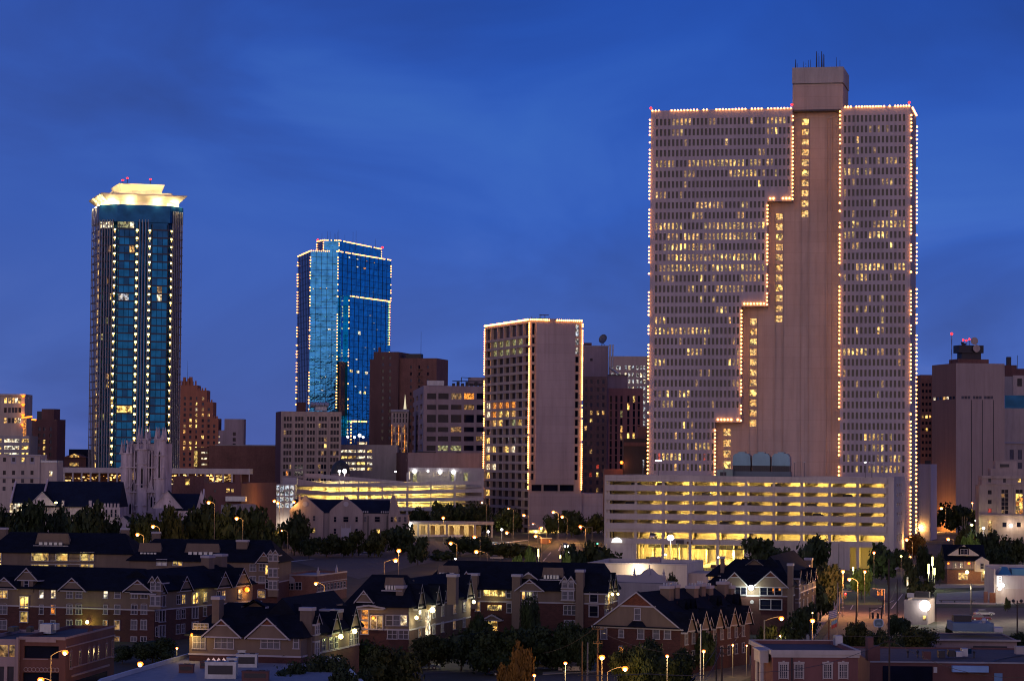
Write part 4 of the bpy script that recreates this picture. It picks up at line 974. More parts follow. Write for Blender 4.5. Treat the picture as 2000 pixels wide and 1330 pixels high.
# white glazed pavilion at the garage's left end
b = Bld('glazed_pavilion', 'white lit glazed stair pavilion at the left end of the ramp garage', 'pavilion', 537, 4.6, 577, 0, 945.5, 9)
rc = [(b.lx(u), b.lx(u+7.6), b.z(540, va+9), b.z(540, va), m) for u in (538.5, 548, 557.5, 567) for va, m in ((947.5, 'cool'), (958, 'cool'), (970, 'cool'), (982, 'cool'))]
b.shell('whitewall', {'f': rc}, dep=.3); pbox(b, 'lift_room', 'white', 553, 580, 932, 945.5, 3, 8)
lamp_at(b, 4, -3, 8, 900, (1, .8, .6))
# ================================================================== right of the mid tower
def f(b):
    rnd = random.Random(21); out = []
    L = {(1, 4): 'warm', (2, 4): 'warm', (3, 4): 'warm', (1, 5): 'yel', (0, 6): 'warm', (2, 11): 'red', (1, 9): 'warmd', (2, 12): 'yel', (0, 8): 'dim', (2, 14): 'warmd', (1, 12): 'red'}
    for r in range(17):
        for c, u in enumerate((1143.5, 1154, 1167, 1177.5)): out.append(wpx(b, u-2.3, u+2.3, 741.5+15.1*r, 749.5+15.1*r, L.get((c, r)) or rnd.choice(('blind', 'blind', 'cool' if rnd.random() < .3 else 'dim', 'dim'))))
    return out
b = tower('brick_tower', 'brown brick tower with a satellite dish on top, right of the bulb lit mid tower', 'brick tower', 1139, 4.05, 1189, 0, 735, 20, 'tanbrick', f)
z1 = b.z(1140, 676); bx(b, 'upper_block', 'purple', (0, b.lx(1187), 2, 19, b.H-.5, z1)); bx(b, 'coping', 'white', (-.2, b.lx(1187)+.2, 1.8, 19.2, z1, z1+.4))
pbox(b, 'roof_unit', 'dkbrick', 1139, 1154, 669.5, 676, 3, 8); pbox(b, 'small_vent', 'dim', 1151, 1156, 700, 705, 1.8, 1.95)
mb = MB(); c = Vector((b.lx(1176, 6), 6, b.z(1176, 662, b.lx(1176, 6), 6))); nrm = Vector((-.55, -.75, .3)).normalized(); up = nrm.orthogonal().normalized(); sd_ = nrm.cross(up)
prev = None
for rr, dd in ((.05, .55), (1.2, .42), (1.9, .15), (2.35, -.15)):
    ring = [c-nrm*dd+(up*math.cos(a*math.pi/8)+sd_*math.sin(a*math.pi/8))*rr for a in range(16)]
    if prev:
        for a in range(16): mb.face([prev[a], prev[(a+1) % 16], ring[(a+1) % 16], ring[a]])
    prev = ring
mb.out('satellite_dish', mat('dish_grey', (.09, .10, .13), .5, .3), b.e); mb = MB()
for dx in (-1, 0, 1): mb.tube((c.x+dx, 6.5, z1), (c.x, 6.5, c.z-1), .12)
mb.tube(c, c+nrm*2.6, .08); mb.out('dish_stand', 'dkmetal', b.e)
mb = MB(); pp = [(1190.5, 673), (1189.5, 718), (1206, 730)]; pl = [Vector((b.lx(u, -1), -1, b.z(u, v, b.lx(u, -1), -1))) for u, v in pp]
for q, r in zip(pl, pl[1:]): mb.tube(q, r, .5, n=8)
pl = [q+Vector((1.3, 0, 0)) for q in pl]
mb.tube(pl[0], pl[1], .35, n=8); mb.out('exhaust_duct', 'metal', b.e)
def f(b):
    out = []
    for va, m in ((714, 'cool'), (728.5, 'cool'), (741, 'cool'), (755, 'cool')):
        for u in (1195, 1204, 1209, 1221, 1228, 1235, 1244, 1251, 1257.5): out.append(wpx(b, u-1.9, u+1.9, va, va+8, 'pale' if (int(u)*7+va) % 5 < 1 else m))
    for r in range(1, 9): out.append(wpx(b, 1255.6, 1259.5, 755+13.5*r, 763+13.5*r, 'cool'))
    return out
b = tower('office_block', 'tan office block with rows of pale blue lit windows behind the pink brick building', 'office building', 1190, 3.6, 1268, 0, 695.5, 20, 'frame', f)
def f(b):
    out = []; L = {(3, 1): 'yel', (2, 2): 'green', (4, 0): 'yel', (2, 4): 'warm', (4, 5): 'yel', (2, 5): 'warmd', (3, 5): 'yel'}
    for c, u in enumerate((1192.5, 1203, 1213, 1226.5, 1237.5, 1247)):
        for r in range(11): out.append(wpx(b, u-2.1, u+2.1, 773+14.6*r, 785.5+14.6*r, L.get((c, r), 'dark')))
    return out
b = tower('brick_office', 'pinkish brick office with tall dark vertical window strips beside the tallest tower', 'office building', 1187.5, 4.2, 1255, 0, 758, 18, 'pinkoff', f)
bx(b, 'cap_block', 'purple', (b.W*.0, b.W*.55, 3, 12, b.H-.3, b.z(1200, 733))); bx(b, 'cornice', 'dkmetal', (-.2, b.W*.58, 2.6, 12.4, b.z(1200, 733), b.z(1200, 731.5)))
b = tower('dark_block', 'low black fronted block between pink brick office and tallest tower', 'building', 1218, 4.6, 1268, 0, 856, 14, mat('black_brown', (.03, .02, .02), .8), lambda b: [wpx(b, 1255, 1258, 898, 912, 'cool')])
bx(b, 'roof_band', 'dkbrick', (0, b.W, -.3, -.01, b.H-3.2, b.H-1.6)); pbox(b, 'stair_room', 'dkbrick', 1246, 1266, 833, 856, 3, 9)
MB().box(b.lx(1180), -.2, 1, 12, 0, b.z(1210, 916)).out('annex', 'dkbrick', b.e)
MB().ball((b.lx(1214), -.5, b.z(1214, 903)), .7).out('wall_lamp', 'sodium', b.e); lamp_at(b, b.lx(1213), -1.5, b.z(1213, 905), 700, (1, .3, .1))
# ================================================================== far right group
def f(b): return [wpx(b, u+q*6, u+q*6+5.4, 773.5, 779, 'pale' if (u == 1877 and q == 2) else 'dim' if q % 2 else 'blind') for u in (1877.5, 1900, 1922) for q in range(3)]
def l(b): return [(x, x+b.D/7*.8, b.z(1867, 779), b.z(1867, 773.5), m) for x, m in zip([b.D*.04+b.D*.135*i for i in range(7)], ('pale', 'dark', 'dark', 'warm', 'pale', 'dark', 'dark'))]
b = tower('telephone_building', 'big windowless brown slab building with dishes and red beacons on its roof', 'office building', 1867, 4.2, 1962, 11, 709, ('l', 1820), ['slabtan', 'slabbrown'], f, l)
for u in (1897.5, 1918.5, 1940.5): bx(b, 'groove', 'dkmetal', (b.lx(u)-.15, b.lx(u)+.15, -.08, -.005, 0, b.z(u, 781)))
pbox(b, 'roof_step', 'brown', 1871, 1931, 701, 709, 2, 14); pbox(b, 'dish_platform', 'dkmetal', 1873.5, 1921, 674, 689, 3, 11); pbox(b, 'dish_platform_base', 'dkmetal', 1878, 1916, 689, 701, 4, 10)
for u, v in ((1903, 666), (1907, 680.5)):
    x = b.lx(u, 2); z = b.z(u, v, x, 2); MB().tube((x, 2.6, z), (x, 1.9, z), 1.6, 1.75, 20).out('satellite_dish', 'cream', b.e)
mb = MB().tube((b.lx(1877, 4), 4, b.z(1877, 668, y=4)), (b.lx(1883, 4), 4, b.z(1883, 675, y=4)), .2, 1.3, 10); mb.out('horn_antenna', 'dkmetal', b.e)
for u, v in ((1881, 664), (1887, 665), (1893, 662.5)): x = b.lx(u, 6); z = b.z(u, v, x, 6); MB().tube((x, 6, z-3), (x, 6, z), .1).out('mast', 'dkmetal', b.e); MB().ball((x, 6, z), .5).out('red_beacon', 'redlamp', b.e)
x = b.lx(1858.5, 8); z = b.z(1858, 652, x, 8)
for q in range(6): MB().tube((x, 8, b.H-.8+(z-b.H+.8)*q/6), (x, 8, b.H-.8+(z-b.H+.8)*(q+1)/6), .17).out('mast_section', 'white' if q % 2 else 'rust', b.e)
MB().ball((x, 8, z), .65).out('red_beacon', 'redlamp', b.e)
lamp_at(b, -7, b.D*.45, 6, 9000, (1, .42, .08), .6); lamp_at(b, -7, b.D*.15, 6, 6000, (1, .42, .08), .6)  # unseen orange lights added to warm the slab's left side
def f(b): return gpx(b, 1799, 1820, 3, 745, 895, 12, .6, .45, lambda i, j: {(1, 5): 'yel', (0, 5): 'warmd', (1, 7): 'yel', (2, 5): 'warm'}.get((i, j), 'dark'))
tower('brick_office', 'narrow dark brick office seen between the tallest tower and the windowless slab', 'office building', 1797.5, 4.0, 1826, 0, 732, 14, 'brown', f)
b = tower('white_block', 'pale lavender windowless block with white corner ribs at the foot of the brown slab', 'building', 1784, 4.7, 1818.5, -14, 906, ('r', 1830), mat('lavender_panel', (.33, .31, .36), .8, var=.06))
for u in (1796, 1816): bx(b, 'rib', 'white', (b.lx(u)-.3, b.lx(u)+.3, -.35, -.01, 0, b.H))
mb = MB(); x = b.lx(1812, 4)
for q in range(5): mb.box(x-1.2+.25*q, x+1.2, 4+.2*q, 4.1+.2*q, b.H-.8, b.H+1.6-.25*q)
mb.out('roof_sign_frame', 'dkmetal', b.e)
b = tower('office_block', 'stepped beige block at the right edge behind the stone post office', 'office building', 1962, 4.0, 2030, 0, 797, 20, 'cream', lambda b: gpx(b, 1968, 2000, 2, 875, 925, 2, .5, .75, lambda i, j: 'blind'))
pbox(b, 'dark_band', 'blued', 1962.5, 2030, 772, 797, 1, 18); pbox(b, 'upper_block', 'concrete', 1962.5, 1979, 735, 772, 3, 12); pbox(b, 'upper_block', 'cream', 1979, 2030, 733, 772, 2.5, 12); pbox(b, 'upper_window', 'dark', 1987, 1996, 739, 754, 2.3, 2.45)
pbox(b, 'roof_room', 'dkbrick', 1963, 1986, 713, 735, 4, 14); pbox(b, 'roof_room', 'dkbrick', 1986, 2030, 720, 735, 4, 14); pbox(b, 'chimney', 'dkmetal', 1967, 1975, 697, 713, 6, 9); bx(b, 'cornice', 'white', (-.3, b.W, -.6, -.01, b.z(1970, 866), b.z(1970, 863)))
x = b.lx(1987, 5); MB().tube((x, 5, b.z(1987, 720, x, 5)), (x, 5, b.z(1987, 694, x, 5)), .12).out('mast', 'dkmetal', b.e)
# stone post office
b = Bld('stone_post_office', 'pale stone building with tall columned windows and a floodlit lower wall', 'stone building', 1913, 5.2, 2040, -6, 939, 22)
rc = [wpx(b, u-2.8, u+2.8, v-3.5, v+4, m) for u, v, m in ((1933, 937.5, 'dim'), (1962, 938, 'dim'), (1991, 938, 'yel'))]
b2 = [wpx(b, 1929.5, 1937, 957, 965, 'dark'), wpx(b, 1929.5, 1937, 976, 984, 'dark'), wpx(b, 1929.5, 1937, 993, 1001, 'red')]
tall = []
for u0 in (1956, 1984, 2012):
    for r in range(6):
        for q in range(2): tall.append(wpx(b, u0+q*7, u0+q*7+6.4, 956+8*r, 963.2+8*r, ('yel' if (r+q) % 3 else 'ora') if (u0 == 1984 and r > 0) else 'warmd' if (r*q+r) % 4 == 1 else 'dark'))
lo = [wpx(b, u, u+8, 1020, 1029, 'dark') for u in (1958, 1986)]+[wpx(b, 1930, 1938, 1016, 1040, 'warmd')]
for uu, vt in ((1920, 930),):
    wt = b.lx(1918)
mb = MB(); F = b.F('f'); Ht = b.z(1950, 930)
wall(mb, F, rc+b2+tall+lo, b.lx(1918), b.W, 0, Ht, .8); wall(mb, F, [], 0, b.lx(1918), 0, b.z(1914, 947)); mb.face([(b.lx(1918), 0, 0), (b.lx(1918), 0, Ht), (b.lx(1918), 20, Ht), (b.lx(1918), 20, 0)])
wall(mb, b.F('l'), [], 0, 22, 0, b.z(1914, 947)); mb.out('wall', 'postone', b.e); panes(b.e, F, rc+b2+tall+lo, .7)
bx(b, 'cornice', 'postone', (b.lx(1917), b.W, -.5, -.01, Ht-.8, Ht+.2), (b.lx(1917), b.W, -.4, -.01, b.z(1950, 946), b.z(1950, 944)), (-.3, b.W, -.6, -.01, b.z(1950, 1008), b.z(1950, 1005.5)))
pbox(b, 'attic', 'postone', 1935, 2040, 915, 930, 3, 18); pbox(b, 'attic_tower', 'postone', 1944, 1986, 900, 915, 4, 14); pbox(b, 'attic_grille', 'dkmetal', 1953, 1971, 906, 912, 3.8, 3.95)
MB().box(b.lx(1918)+.1, b.W, .9, 20, Ht-.6, Ht-.3).out('roof', 'flat', b.e)
for u in (1948, 1976, 2004):
    for du in (0, 3.5): bx(b, 'pilaster', 'postone', (b.lx(u+du), b.lx(u+du)+.5, -.35, -.01, b.z(u, 1005), b.z(u, 950)))
for u in (1972, 1998): lamp_at(b, b.lx(u), -3, b.z(u, 1026), 750, (1, .74, .42), .4)
lamp_at(b, b.lx(1935), -2, b.z(1935, 1020), 300, (1, .6, .2))
MB().ball((b.lx(1974), -1.2, b.z(1974, 1026)), .55).out('floodlight', 'whitelamp', b.e)
MB().box(b.lx(1950), b.W, -7, -6.6, 0, 3.2).out('terrace_wall', 'grass', b.e)
# ================================================================== left group
b = tower('office_block', 'beige office at the left edge with lamps down its corner', 'office building', -25, 4.2, 46.5, 0, 769, 20, 'cream', lambda b: [wpx(b, u-2.7, u+2.7, v-5, v+5, m) for v, ms in ((782, ('warmd', 'yel', 'warm', 'warm', 'pale', 'yel')), (801, ('dark', 'dark', 'dim', 'dim', 'dim', 'dark')), (821, ('dim', 'warm', 'dark', 'dim', 'warm', 'pale'))) for u, m in zip((-6, 9, 17, 24, 30, 37), ms)])
bx(b, 'cornice', 'cream', (0, b.W+.5, -.6, -.01, b.H-.9, b.H))
for v in (774, 791, 811, 830): x = b.lx(44); z = b.z(44, v); MB().tube((x, -.8, z-.5), (x, -.8, z+.5), .3, 1.0, 8).out('sconce', 'sodium', b.e); lamp_at(b, x-.5, -1.6, z+1.5, 90, (1, .6, .25))
Y = FP/4.4; p = P(48, 848, Y); t = thing('neon_column', 'glowing orange lattice column with side arms between the left edge office and red brick block', 'neon sign', (p.x, Y, 0)); h0, h1 = p.z-6, P(48, 816, Y).z
mb = MB().tube((0, 0, h0), (0, 0, h1), .8, .8, 4)
for q in range(6): mb.box(-1, 1, -.9, -.8, h0+(h1-h0)*q/6, h0+(h1-h0)*q/6+.3)
mb.out('lit_column', 'ora', t); MB().tube((-1.5, 0, h1), (3.2, 0, h1+.6), .35).tube((3, 0, h1-.6), (5, 0, h1-.9), .35).out('lit_arm', 'sodium', t); MB().tube((0, 0, 0), (0, 0, h0), .5).out('post', 'dkmetal', t)
def f(b):
    out = []; rnd = random.Random(31)
    for r in range(7):
        for c, u in enumerate((61, 76, 85.5, 98)): out.append(wpx(b, u-2.4, u+2.4, 834+12.5*r, 841+12.5*r, 'yel' if (c == 2 and r > 1) else rnd.choice(('dim', 'blind', 'dark'))))
    return out
b = tower('brick_block', 'dark red brick block with a column of yellow windows near the left edge', 'brick building', 57.5, 4.0, 111, -20, 819, ('r', 127), 'dkbrick', f)
pbox(b, 'stair_tower', 'dkbrick', 80, 104, 798.5, 819, 4, 10); pbox(b, 'tank_room', 'dkmetal', 71, 80, 803, 819, 4, 10)
b = Bld('parking_garage', 'small grey garage with glaring lit decks at the left edge', 'parking garage', -20, 4.6, 57, 0, 850.5, 20)
b.shell('concrete', {'f': [wpx(b, ua, ub, va, vb, m) for va, vb in ((857, 863.5), (870.5, 877.5), (884, 890)) for ua, ub, m in ((-18, 2, 'yel'), (8, 22, 'pale'), (23, 37, 'pale'), (42, 55, 'yel'))]})
b = tower('gabled_pavilion', 'small red gabled pavilion with a glowing yellow arched window', 'pavilion', 125.5, 4.5, 168, 0, 893, 12, 'dkbrick', lambda b: [wpx(b, 136, 154, 903, 910, 'yeld')])
xm = b.lx(146); z0 = b.H; zt = b.z(146, 885.5)
MB().add([(0, -.8, z0), (b.W, -.8, z0), (xm, -.8, zt), (0, 12, z0), (b.W, 12, z0), (xm, 12, zt)], [(0, 1, 2), (5, 4, 3), (0, 2, 5, 3), (2, 1, 4, 5), (1, 0, 3, 4)]).out('gable', 'dkbrick', b.e)
mb = MB(); n = 8; xr = 2.1; mb.face([(xm+xr*math.cos(math.pi*i/n), -.9, z0+.1+1.55*math.sin(math.pi*i/n)) for i in range(n+1)]); mb.out('arched_window', 'yel', b.e)
mb = MB()
for x in (0, b.W): mb.tube((x, -.9, z0), (xm, -.9, zt), .25, n=4)
mb.tube((0, -.9, z0), (b.W, -.9, z0), .2, n=4); mb.out('trim', 'pinkbrick', b.e); bx(b, 'rear_roof', 'slate', (0, b.W+.3, 12, 18, 0, b.z(146, 877)))
# art deco stepped brick tower
def deco():
    b = Bld('stepped_brick_tower', 'orange brick art deco tower with battlemented steps beside the glass tower', 'brick tower', 349, 3.2, 426, 0, 817, 18)
    F = b.F('f'); mb = MB(); m = mat('orange_brick', (.30, .115, .065), .9, var=.12)  # orange light on rose brick put into the brick colour
    st = [(340, 384, 752), (384, 402.5, 762), (402.5, 415, 785), (415, 425.5, 817)]
    L = {(5, 1): 'pale', (3, 2): 'pale', (4, 2): 'warmd', (3, 3): 'yel', (4, 3): 'warm', (5, 3): 'warm', (2, 4): 'yel', (3, 4): 'yel', (1, 5): 'warmd', (2, 5): 'yel', (3, 5): 'yel', (1, 6): 'warm', (4, 7): 'yel', (1, 8): 'warm', (2, 8): 'yel', (3, 8): 'yel', (1, 9): 'warm', (2, 9): 'yel', (3, 9): 'yel', (4, 9): 'warm', (4, 0): 'warmd', (3, 1): 'yel', (0, 8): 'warm'}
    for i, (ua, ub, v) in enumerate(st):
        z1 = b.z(ua, v); rc = []
        for c, u in enumerate((348, 359.5, 371, 383, 395, 406.5, 417.5)):
            if not ua-.5 <= u < ub: continue
            for r in range(14):
                vv = 778+10.8*r
                if vv-6 < v: continue
                rc.append(wpx(b, u-2.2, u+2.2, vv-3, vv+3, L.get((c, r), 'dim' if (c+r) % 2 else 'dark')))
        x0, x1 = b.lx(ua), b.lx(ub); wall(mb, F, rc, x0, x1, 0, z1, .3); panes(b.e, F, rc, .28)
        mb.face([(x1, 0, 0), (x1, 18, 0), (x1, 18, z1), (x1, 0, z1)]); mb.box(x0, x1-.02, .4, 18, z1-1, z1-.5)
        n = max(2, round((x1-x0)/2.2))
        for q in range(n): xq = x0+(x1-x0)*(q+.5)/n; mb.box(xq-.45, xq+.45, 0.01, .6, z1, z1+(1.4 if i else 3.2*(1.3-abs(q-n/2)/n*1.4)))
    x0 = b.lx(353); mb.box(x0, b.lx(373), 1, 8, b.z(352, 753), b.z(352, 744)); mb.box(b.lx(366.5), b.lx(373), .8, 3, b.z(352, 745), b.z(352, 736)); mb.box(b.lx(355), b.lx(360), .8, 3, b.z(352, 745), b.z(352, 736.5))
    mb.out('wall', m, b.e); x = b.lx(364, 5); MB().tube((x, 5, b.z(364, 744)), (x, 5, b.z(364, 704)), .15, .05, 4).out('mast', 'dkmetal', b.e)
deco()
b = tower('grey_block', 'plain grey block with one column of small windows right of the stepped brick tower', 'building', 437.5, 3.2, 475, 0, 818, 14, 'purple', lambda b: [wpx(b, 454, 460, 844+11*r, 851+11*r, 'dark') for r in range(3)])
bx(b, 'low_wing', 'purple', (b.lx(424), -.05, .5, 12, 0, b.z(430, 840))); bx(b, 'wing_window', 'pale', (b.lx(426), b.lx(429), .4, .48, b.z(430, 854), b.z(430, 852)), (b.lx(426), b.lx(429), .4, .48, b.z(430, 865), b.z(430, 863)))
b = tower('windowless_hall', 'long windowless brown hall between the stepped tower and beige gridded office', 'hall', 408, 4.0, 545, -2, 870, 30, 'brown')
bx(b, 'coping', 'concrete', (b.lx(420), b.W, -.1, .3, b.H, b.H+.5)); pbox(b, 'stair_strip', 'yeld', 379, 385, 880, 911, 0, 1)
rc = MB()
for v in (877, 888, 899.5, 911): rc.box(b.lx(385), b.lx(407), .2, 1, b.z(390, v+5), b.z(390, v+1.5))
rc.out('slab_edge', 'brown', b.e); rc = MB()
for v in (878, 889, 900.5): rc.box(b.lx(393), b.lx(404), .6, .9, b.z(390, v+7.5), b.z(390, v+4.5))
rc.out('deck_lamp', 'pale', b.e); bx(b, 'deck_wall', 'brown', (b.lx(380), -.05, 1.2, 8, 0, b.z(395, 874)))
# long white-banded colonnade
b = Bld('colonnade', 'long low building with a white roof band and glittering lights under it', 'arcade building', 108, 4.7, 488, 1, 912.5, 16)
bx(b, 'roof_band', 'whitewall', (0, b.W, 0, 16, b.z(300, 924.5), b.H)); bx(b, 'sill', 'whitewall', (0, b.lx(222), -.2, .4, b.z(200, 944.5), b.z(200, 941.5)), (b.lx(398), b.W, -.2, .4, b.z(400, 944.5), b.z(400, 941.5)))
bx(b, 'base', 'dkbrick', (0, b.W, .5, 15, 0, b.z(300, 943)))
mb = MB(); n = 22
for i in range(n+1): x = b.W*i/n; mb.box(max(0, x-.35), min(b.W, x+.35), .3, .9, b.z(300, 944), b.z(300, 924.5))
mb.out('column', 'whitewall', b.e); bx(b, 'back_wall', 'dkbrick', (0, b.W, 10, 10.3, 0, b.H-.5))
mb = MB(); rnd = random.Random(40)
for i in range(170):
    u = rnd.choice((rnd.uniform(112, 232), rnd.uniform(400, 450), rnd.uniform(400, 450), rnd.uniform(325, 395))); x = b.lx(u); z = b.z(u, rnd.uniform(927, 940)); r = rnd.uniform(.15, .5)
    mb.box(x-r, x+r, 6, 6.1, z-r*.5, z+r*.5)
mb.out('interior_lights', emat('arcade_glitter', (1, .62, .20), 2.2, 1, .3), b.e, kind='stuff')
b = tower('brick_building', 'low brown brick building with one yellow window right of the church tower', 'brick building', 339, 5.0, 399, 0, 930, 18, 'brown', lambda b: [wpx(b, 363, 371, 935.5, 946.5, 'yel')]); bx(b, 'lit_sill', 'pale', (-3.5, -.1, 1, 1.4, b.z(330, 946), b.z(330, 943)))  # sill glows by its own emission, standing in for light on it
b = tower('brick_building', 'reddish brick building with two small yellow windows and a white rooftop shed', 'brick building', 399, 5.2, 472, -8, 943, ('r', 541), 'dkbrick', lambda b: [wpx(b, 418.5, 422.5, 955, 961, 'dim')], None, None)
pbox(b, 'lit_window', 'yel', 443, 449, 954, 961, -.1, -.02); pbox(b, 'lit_window', 'yeld', 452.5, 457, 954.5, 961, -.1, -.02); pbox(b, 'shed', 'metal', 441.5, 480, 969, 978.5, -3, -.1); pbox(b, 'chimney', 'dkbrick', 459, 470, 926, 944, 3, 5)
b = tower('pale_shed', 'small pale flat shed behind the trees right of the chapel', 'shed', 433, 5.4, 465, -14, 985.5, ('r', 501), 'concrete')
# beige annex left of the church
def f(b): return [wpx(b, u-3, u+3, v-4, v+4, m) for v, ms in ((897.5, ('dark', 'dim', 'yel', 'dark')), (923, ('dark', 'dark', 'dim', 'dark')), (939, ('dim', 'dark', 'dim', 'dark')), (954, ('dim', 'dark', 'dark', 'dark'))) for u, m in zip((9, 27, 45, 63), ms)]
b = tower('stucco_annex', 'beige stucco annex with white framed windows above the church roofs', 'building', -12, 5.0, 78, 0, 887, 16, 'cream', f)
mb = MB()
for u in (27, 45, 63): r = wpx(b, u-3, u+3, 893.5, 901.5, 0); b.F('f').box(mb, r[0]-.35, r[1]+.35, 0, .12, r[2]-.9, r[2]); b.F('f').box(mb, r[0]-.35, r[0], 0, .12, r[2], r[3]+.4); b.F('f').box(mb, r[1], r[1]+.35, 0, .12, r[2], r[3]+.4); b.F('f').box(mb, r[0], r[1], 0, .12, r[3], r[3]+.4)
mb.out('window_frame', 'white', b.e); bx(b, 'cornice', 'white', (b.lx(14), b.W+.3, -.3, -.01, b.H-.5, b.H), (0, b.W+.3, -.2, -.01, b.z(30, 933.5), b.z(30, 932)))
b2_ = bx(b, 'right_bay', 'cream', (b.W+.02, b.lx(111), .8, 15, 0, b.z(90, 903))); bx(b, 'bay_roof', 'metal', (b.W+.02, b.lx(111), .6, 15, b.z(90, 903), b.z(90, 899))); bx(b, 'bay_window', 'pale', (b.lx(96), b.lx(102), .7, .78, b.z(97, 929), b.z(97, 920)))
# ================================================================== foreground building kit
def hip(mb, x0, x1, y0, y1, ze, zr, hl=0, hr=0, ov=.6, axis='x', k=0, th=.25):
    a0, a1, c0, c1 = (x0, x1, y0, y1) if axis == 'x' else (y0, y1, x0, x1)
    a0 -= ov; a1 += ov; c0 -= ov; c1 += ov; m = (c0+c1)/2
    pts = [(a0, c0, ze), (a1, c0, ze), (a1, c1, ze), (a0, c1, ze), (a0+hl, m, zr), (a1-hr, m, zr)]
    low = [(a, c, z-th) for a, c, z in pts[:4]]; P6 = pts+low
    if axis != 'x': P6 = [(c, a, z) for a, c, z in P6]
    mb.add(P6, [(0, 1, 5, 4), (1, 2, 5), (2, 3, 4, 5), (3, 0, 4), (6, 7, 1, 0), (7, 8, 2, 1), (8, 9, 3, 2), (9, 6, 0, 3), (9, 8, 7, 6)], k)
WC = {}
def win(b, F, xc, zc, w_=1.2, h_=1.7, m='blind', o=0.0, arch=False, frame='white', panes_=1, name='window'):
    key = (round(w_, 2), round(h_, 2), m, arch, frame, panes_)
    if key not in WC:
        t = .13; f = MB(); W2, H2 = w_/2, h_/2
        f.box(-W2-t, -W2, -.10, 0, -H2, H2); f.box(W2, W2+t, -.10, 0, -H2, H2); f.box(-W2-t, W2+t, -.11, 0, H2, H2+t); f.box(-W2-t-.08, W2+t+.08, -.2, 0, -H2-t, -H2)
        f.box(-W2, W2, -.08, -.03, -.04, .04)
        for i in range(1, panes_): x = -W2+w_*i/panes_; f.box(x-.05, x+.05, -.09, -.03, -H2, H2)
        if arch:
            n = 6
            for i in range(n):
                a0, a1 = math.pi*i/n, math.pi*(i+1)/n
                for (r0, r1) in ((W2, W2+t),): f.add([(r*math.cos(a), -.10, H2+t+.32*r*math.sin(a)) for r, a in ((r0, a0), (r1, a0), (r1, a1), (r0, a1))], [(0, 1, 2, 3)])
        WC[key] = (f.mesh(name, M[frame]), MB().box(-W2, W2, -.03, -.01, -H2, H2).mesh('pane', M[m]))
    fo = bpy.data.objects.new(name, WC[key][0]); COL.objects.link(fo); fo.parent = b.e; fo.location = F.p(xc, o, zc); fo.rotation_euler = (0, 0, F.a)
    po = bpy.data.objects.new('pane', WC[key][1]); COL.objects.link(po); po.parent = fo
    return fo
def gable(b, F, xc, hw, z0, zr, back=5, o=.5, wallm='beige', top='rust', tr=.22):
    mb = MB(); p = F.p; e = .35
    sl = (zr-z0)/hw
    A = [p(xc-hw-e, o+.3, z0-sl*e), p(xc, o+.3, zr+.1), p(xc+hw+e, o+.3, z0-sl*e)]; Bk = [p(xc-hw-e, -back, z0-sl*e), p(xc, -back, zr+.1), p(xc+hw+e, -back, z0-sl*e)]
    dn = Vector((0, 0, .28))
    mb.add(A+Bk, [(0, 1, 4, 3), (1, 2, 5, 4)], 0); mb.add([q-dn for q in A+Bk], [(3, 4, 1, 0), (4, 5, 2, 1)], 0)
    for i, j in ((0, 1), (1, 2)): mb.face([A[i], A[i]-dn, A[j]-dn, A[j]], 3)
    for q in (0, 2): mb.face([A[q], Bk[q], Bk[q]-dn, A[q]-dn], 3)
    f = lambda k: z0+(zr-z0)*k
    mb.face([p(xc-hw, o, z0-.3), p(xc+hw, o, z0-.3), p(xc+hw*.42, o, f(.58)), p(xc-hw*.42, o, f(.58))], 1)
    mb.face([p(xc-hw*.42, o-.02, f(.58)), p(xc+hw*.42, o-.02, f(.58)), p(xc, o-.02, f(1)-.05)], 2)
    F.box(mb, xc-hw*.44, xc+hw*.44, o, o+.12, f(.56), f(.56)+tr*.8, 3)
    if o > .2: F.box(mb, xc-hw, xc+hw, -.05, o, z0-.5, z0-.3, 3)
    return mb.out('gable', ['roof', wallm, top, 'white'], b.e)
def chimney(b, ua, ub, vt, y0, y1, zb=7, m='beige'):
    x0, x1 = b.lx(ua, y0), b.lx(ub, y0); zt = b.z(ua, vt, x0, y0)
    o = MB().box(x0, x1, y0, y1, zb, zt-.5).out('chimney', m, b.e); MB().box(x0-.15, x1+.15, y0-.15, y1+.15, zt-.5, zt).out('cap', 'white', o); return o
def chim(b, x0, x1, y0, y1, zb, zt, m='beige'):
    o = MB().box(x0, x1, y0, y1, zb, zt-.5).out('chimney', m, b.e); MB().box(x0-.15, x1+.15, y0-.15, y1+.15, zt-.5, zt).out('cap', 'white', o); return o
def body(b, x0, x1, y0, y1, ze, zb, low='redbrick', up='beige', band='white', name='wall'):
    mb = MB()
    if zb > 0: mb.box(x0, x1, y0, y1, 0, zb, 0)
    mb.box(x0, x1, y0, y1, zb, ze, 1); mb.box(x0-.09, x1+.09, y0-.09, y1+.09, zb-.12, zb+.14, 2)
    return mb.out(name, [low, up, band], b.e)
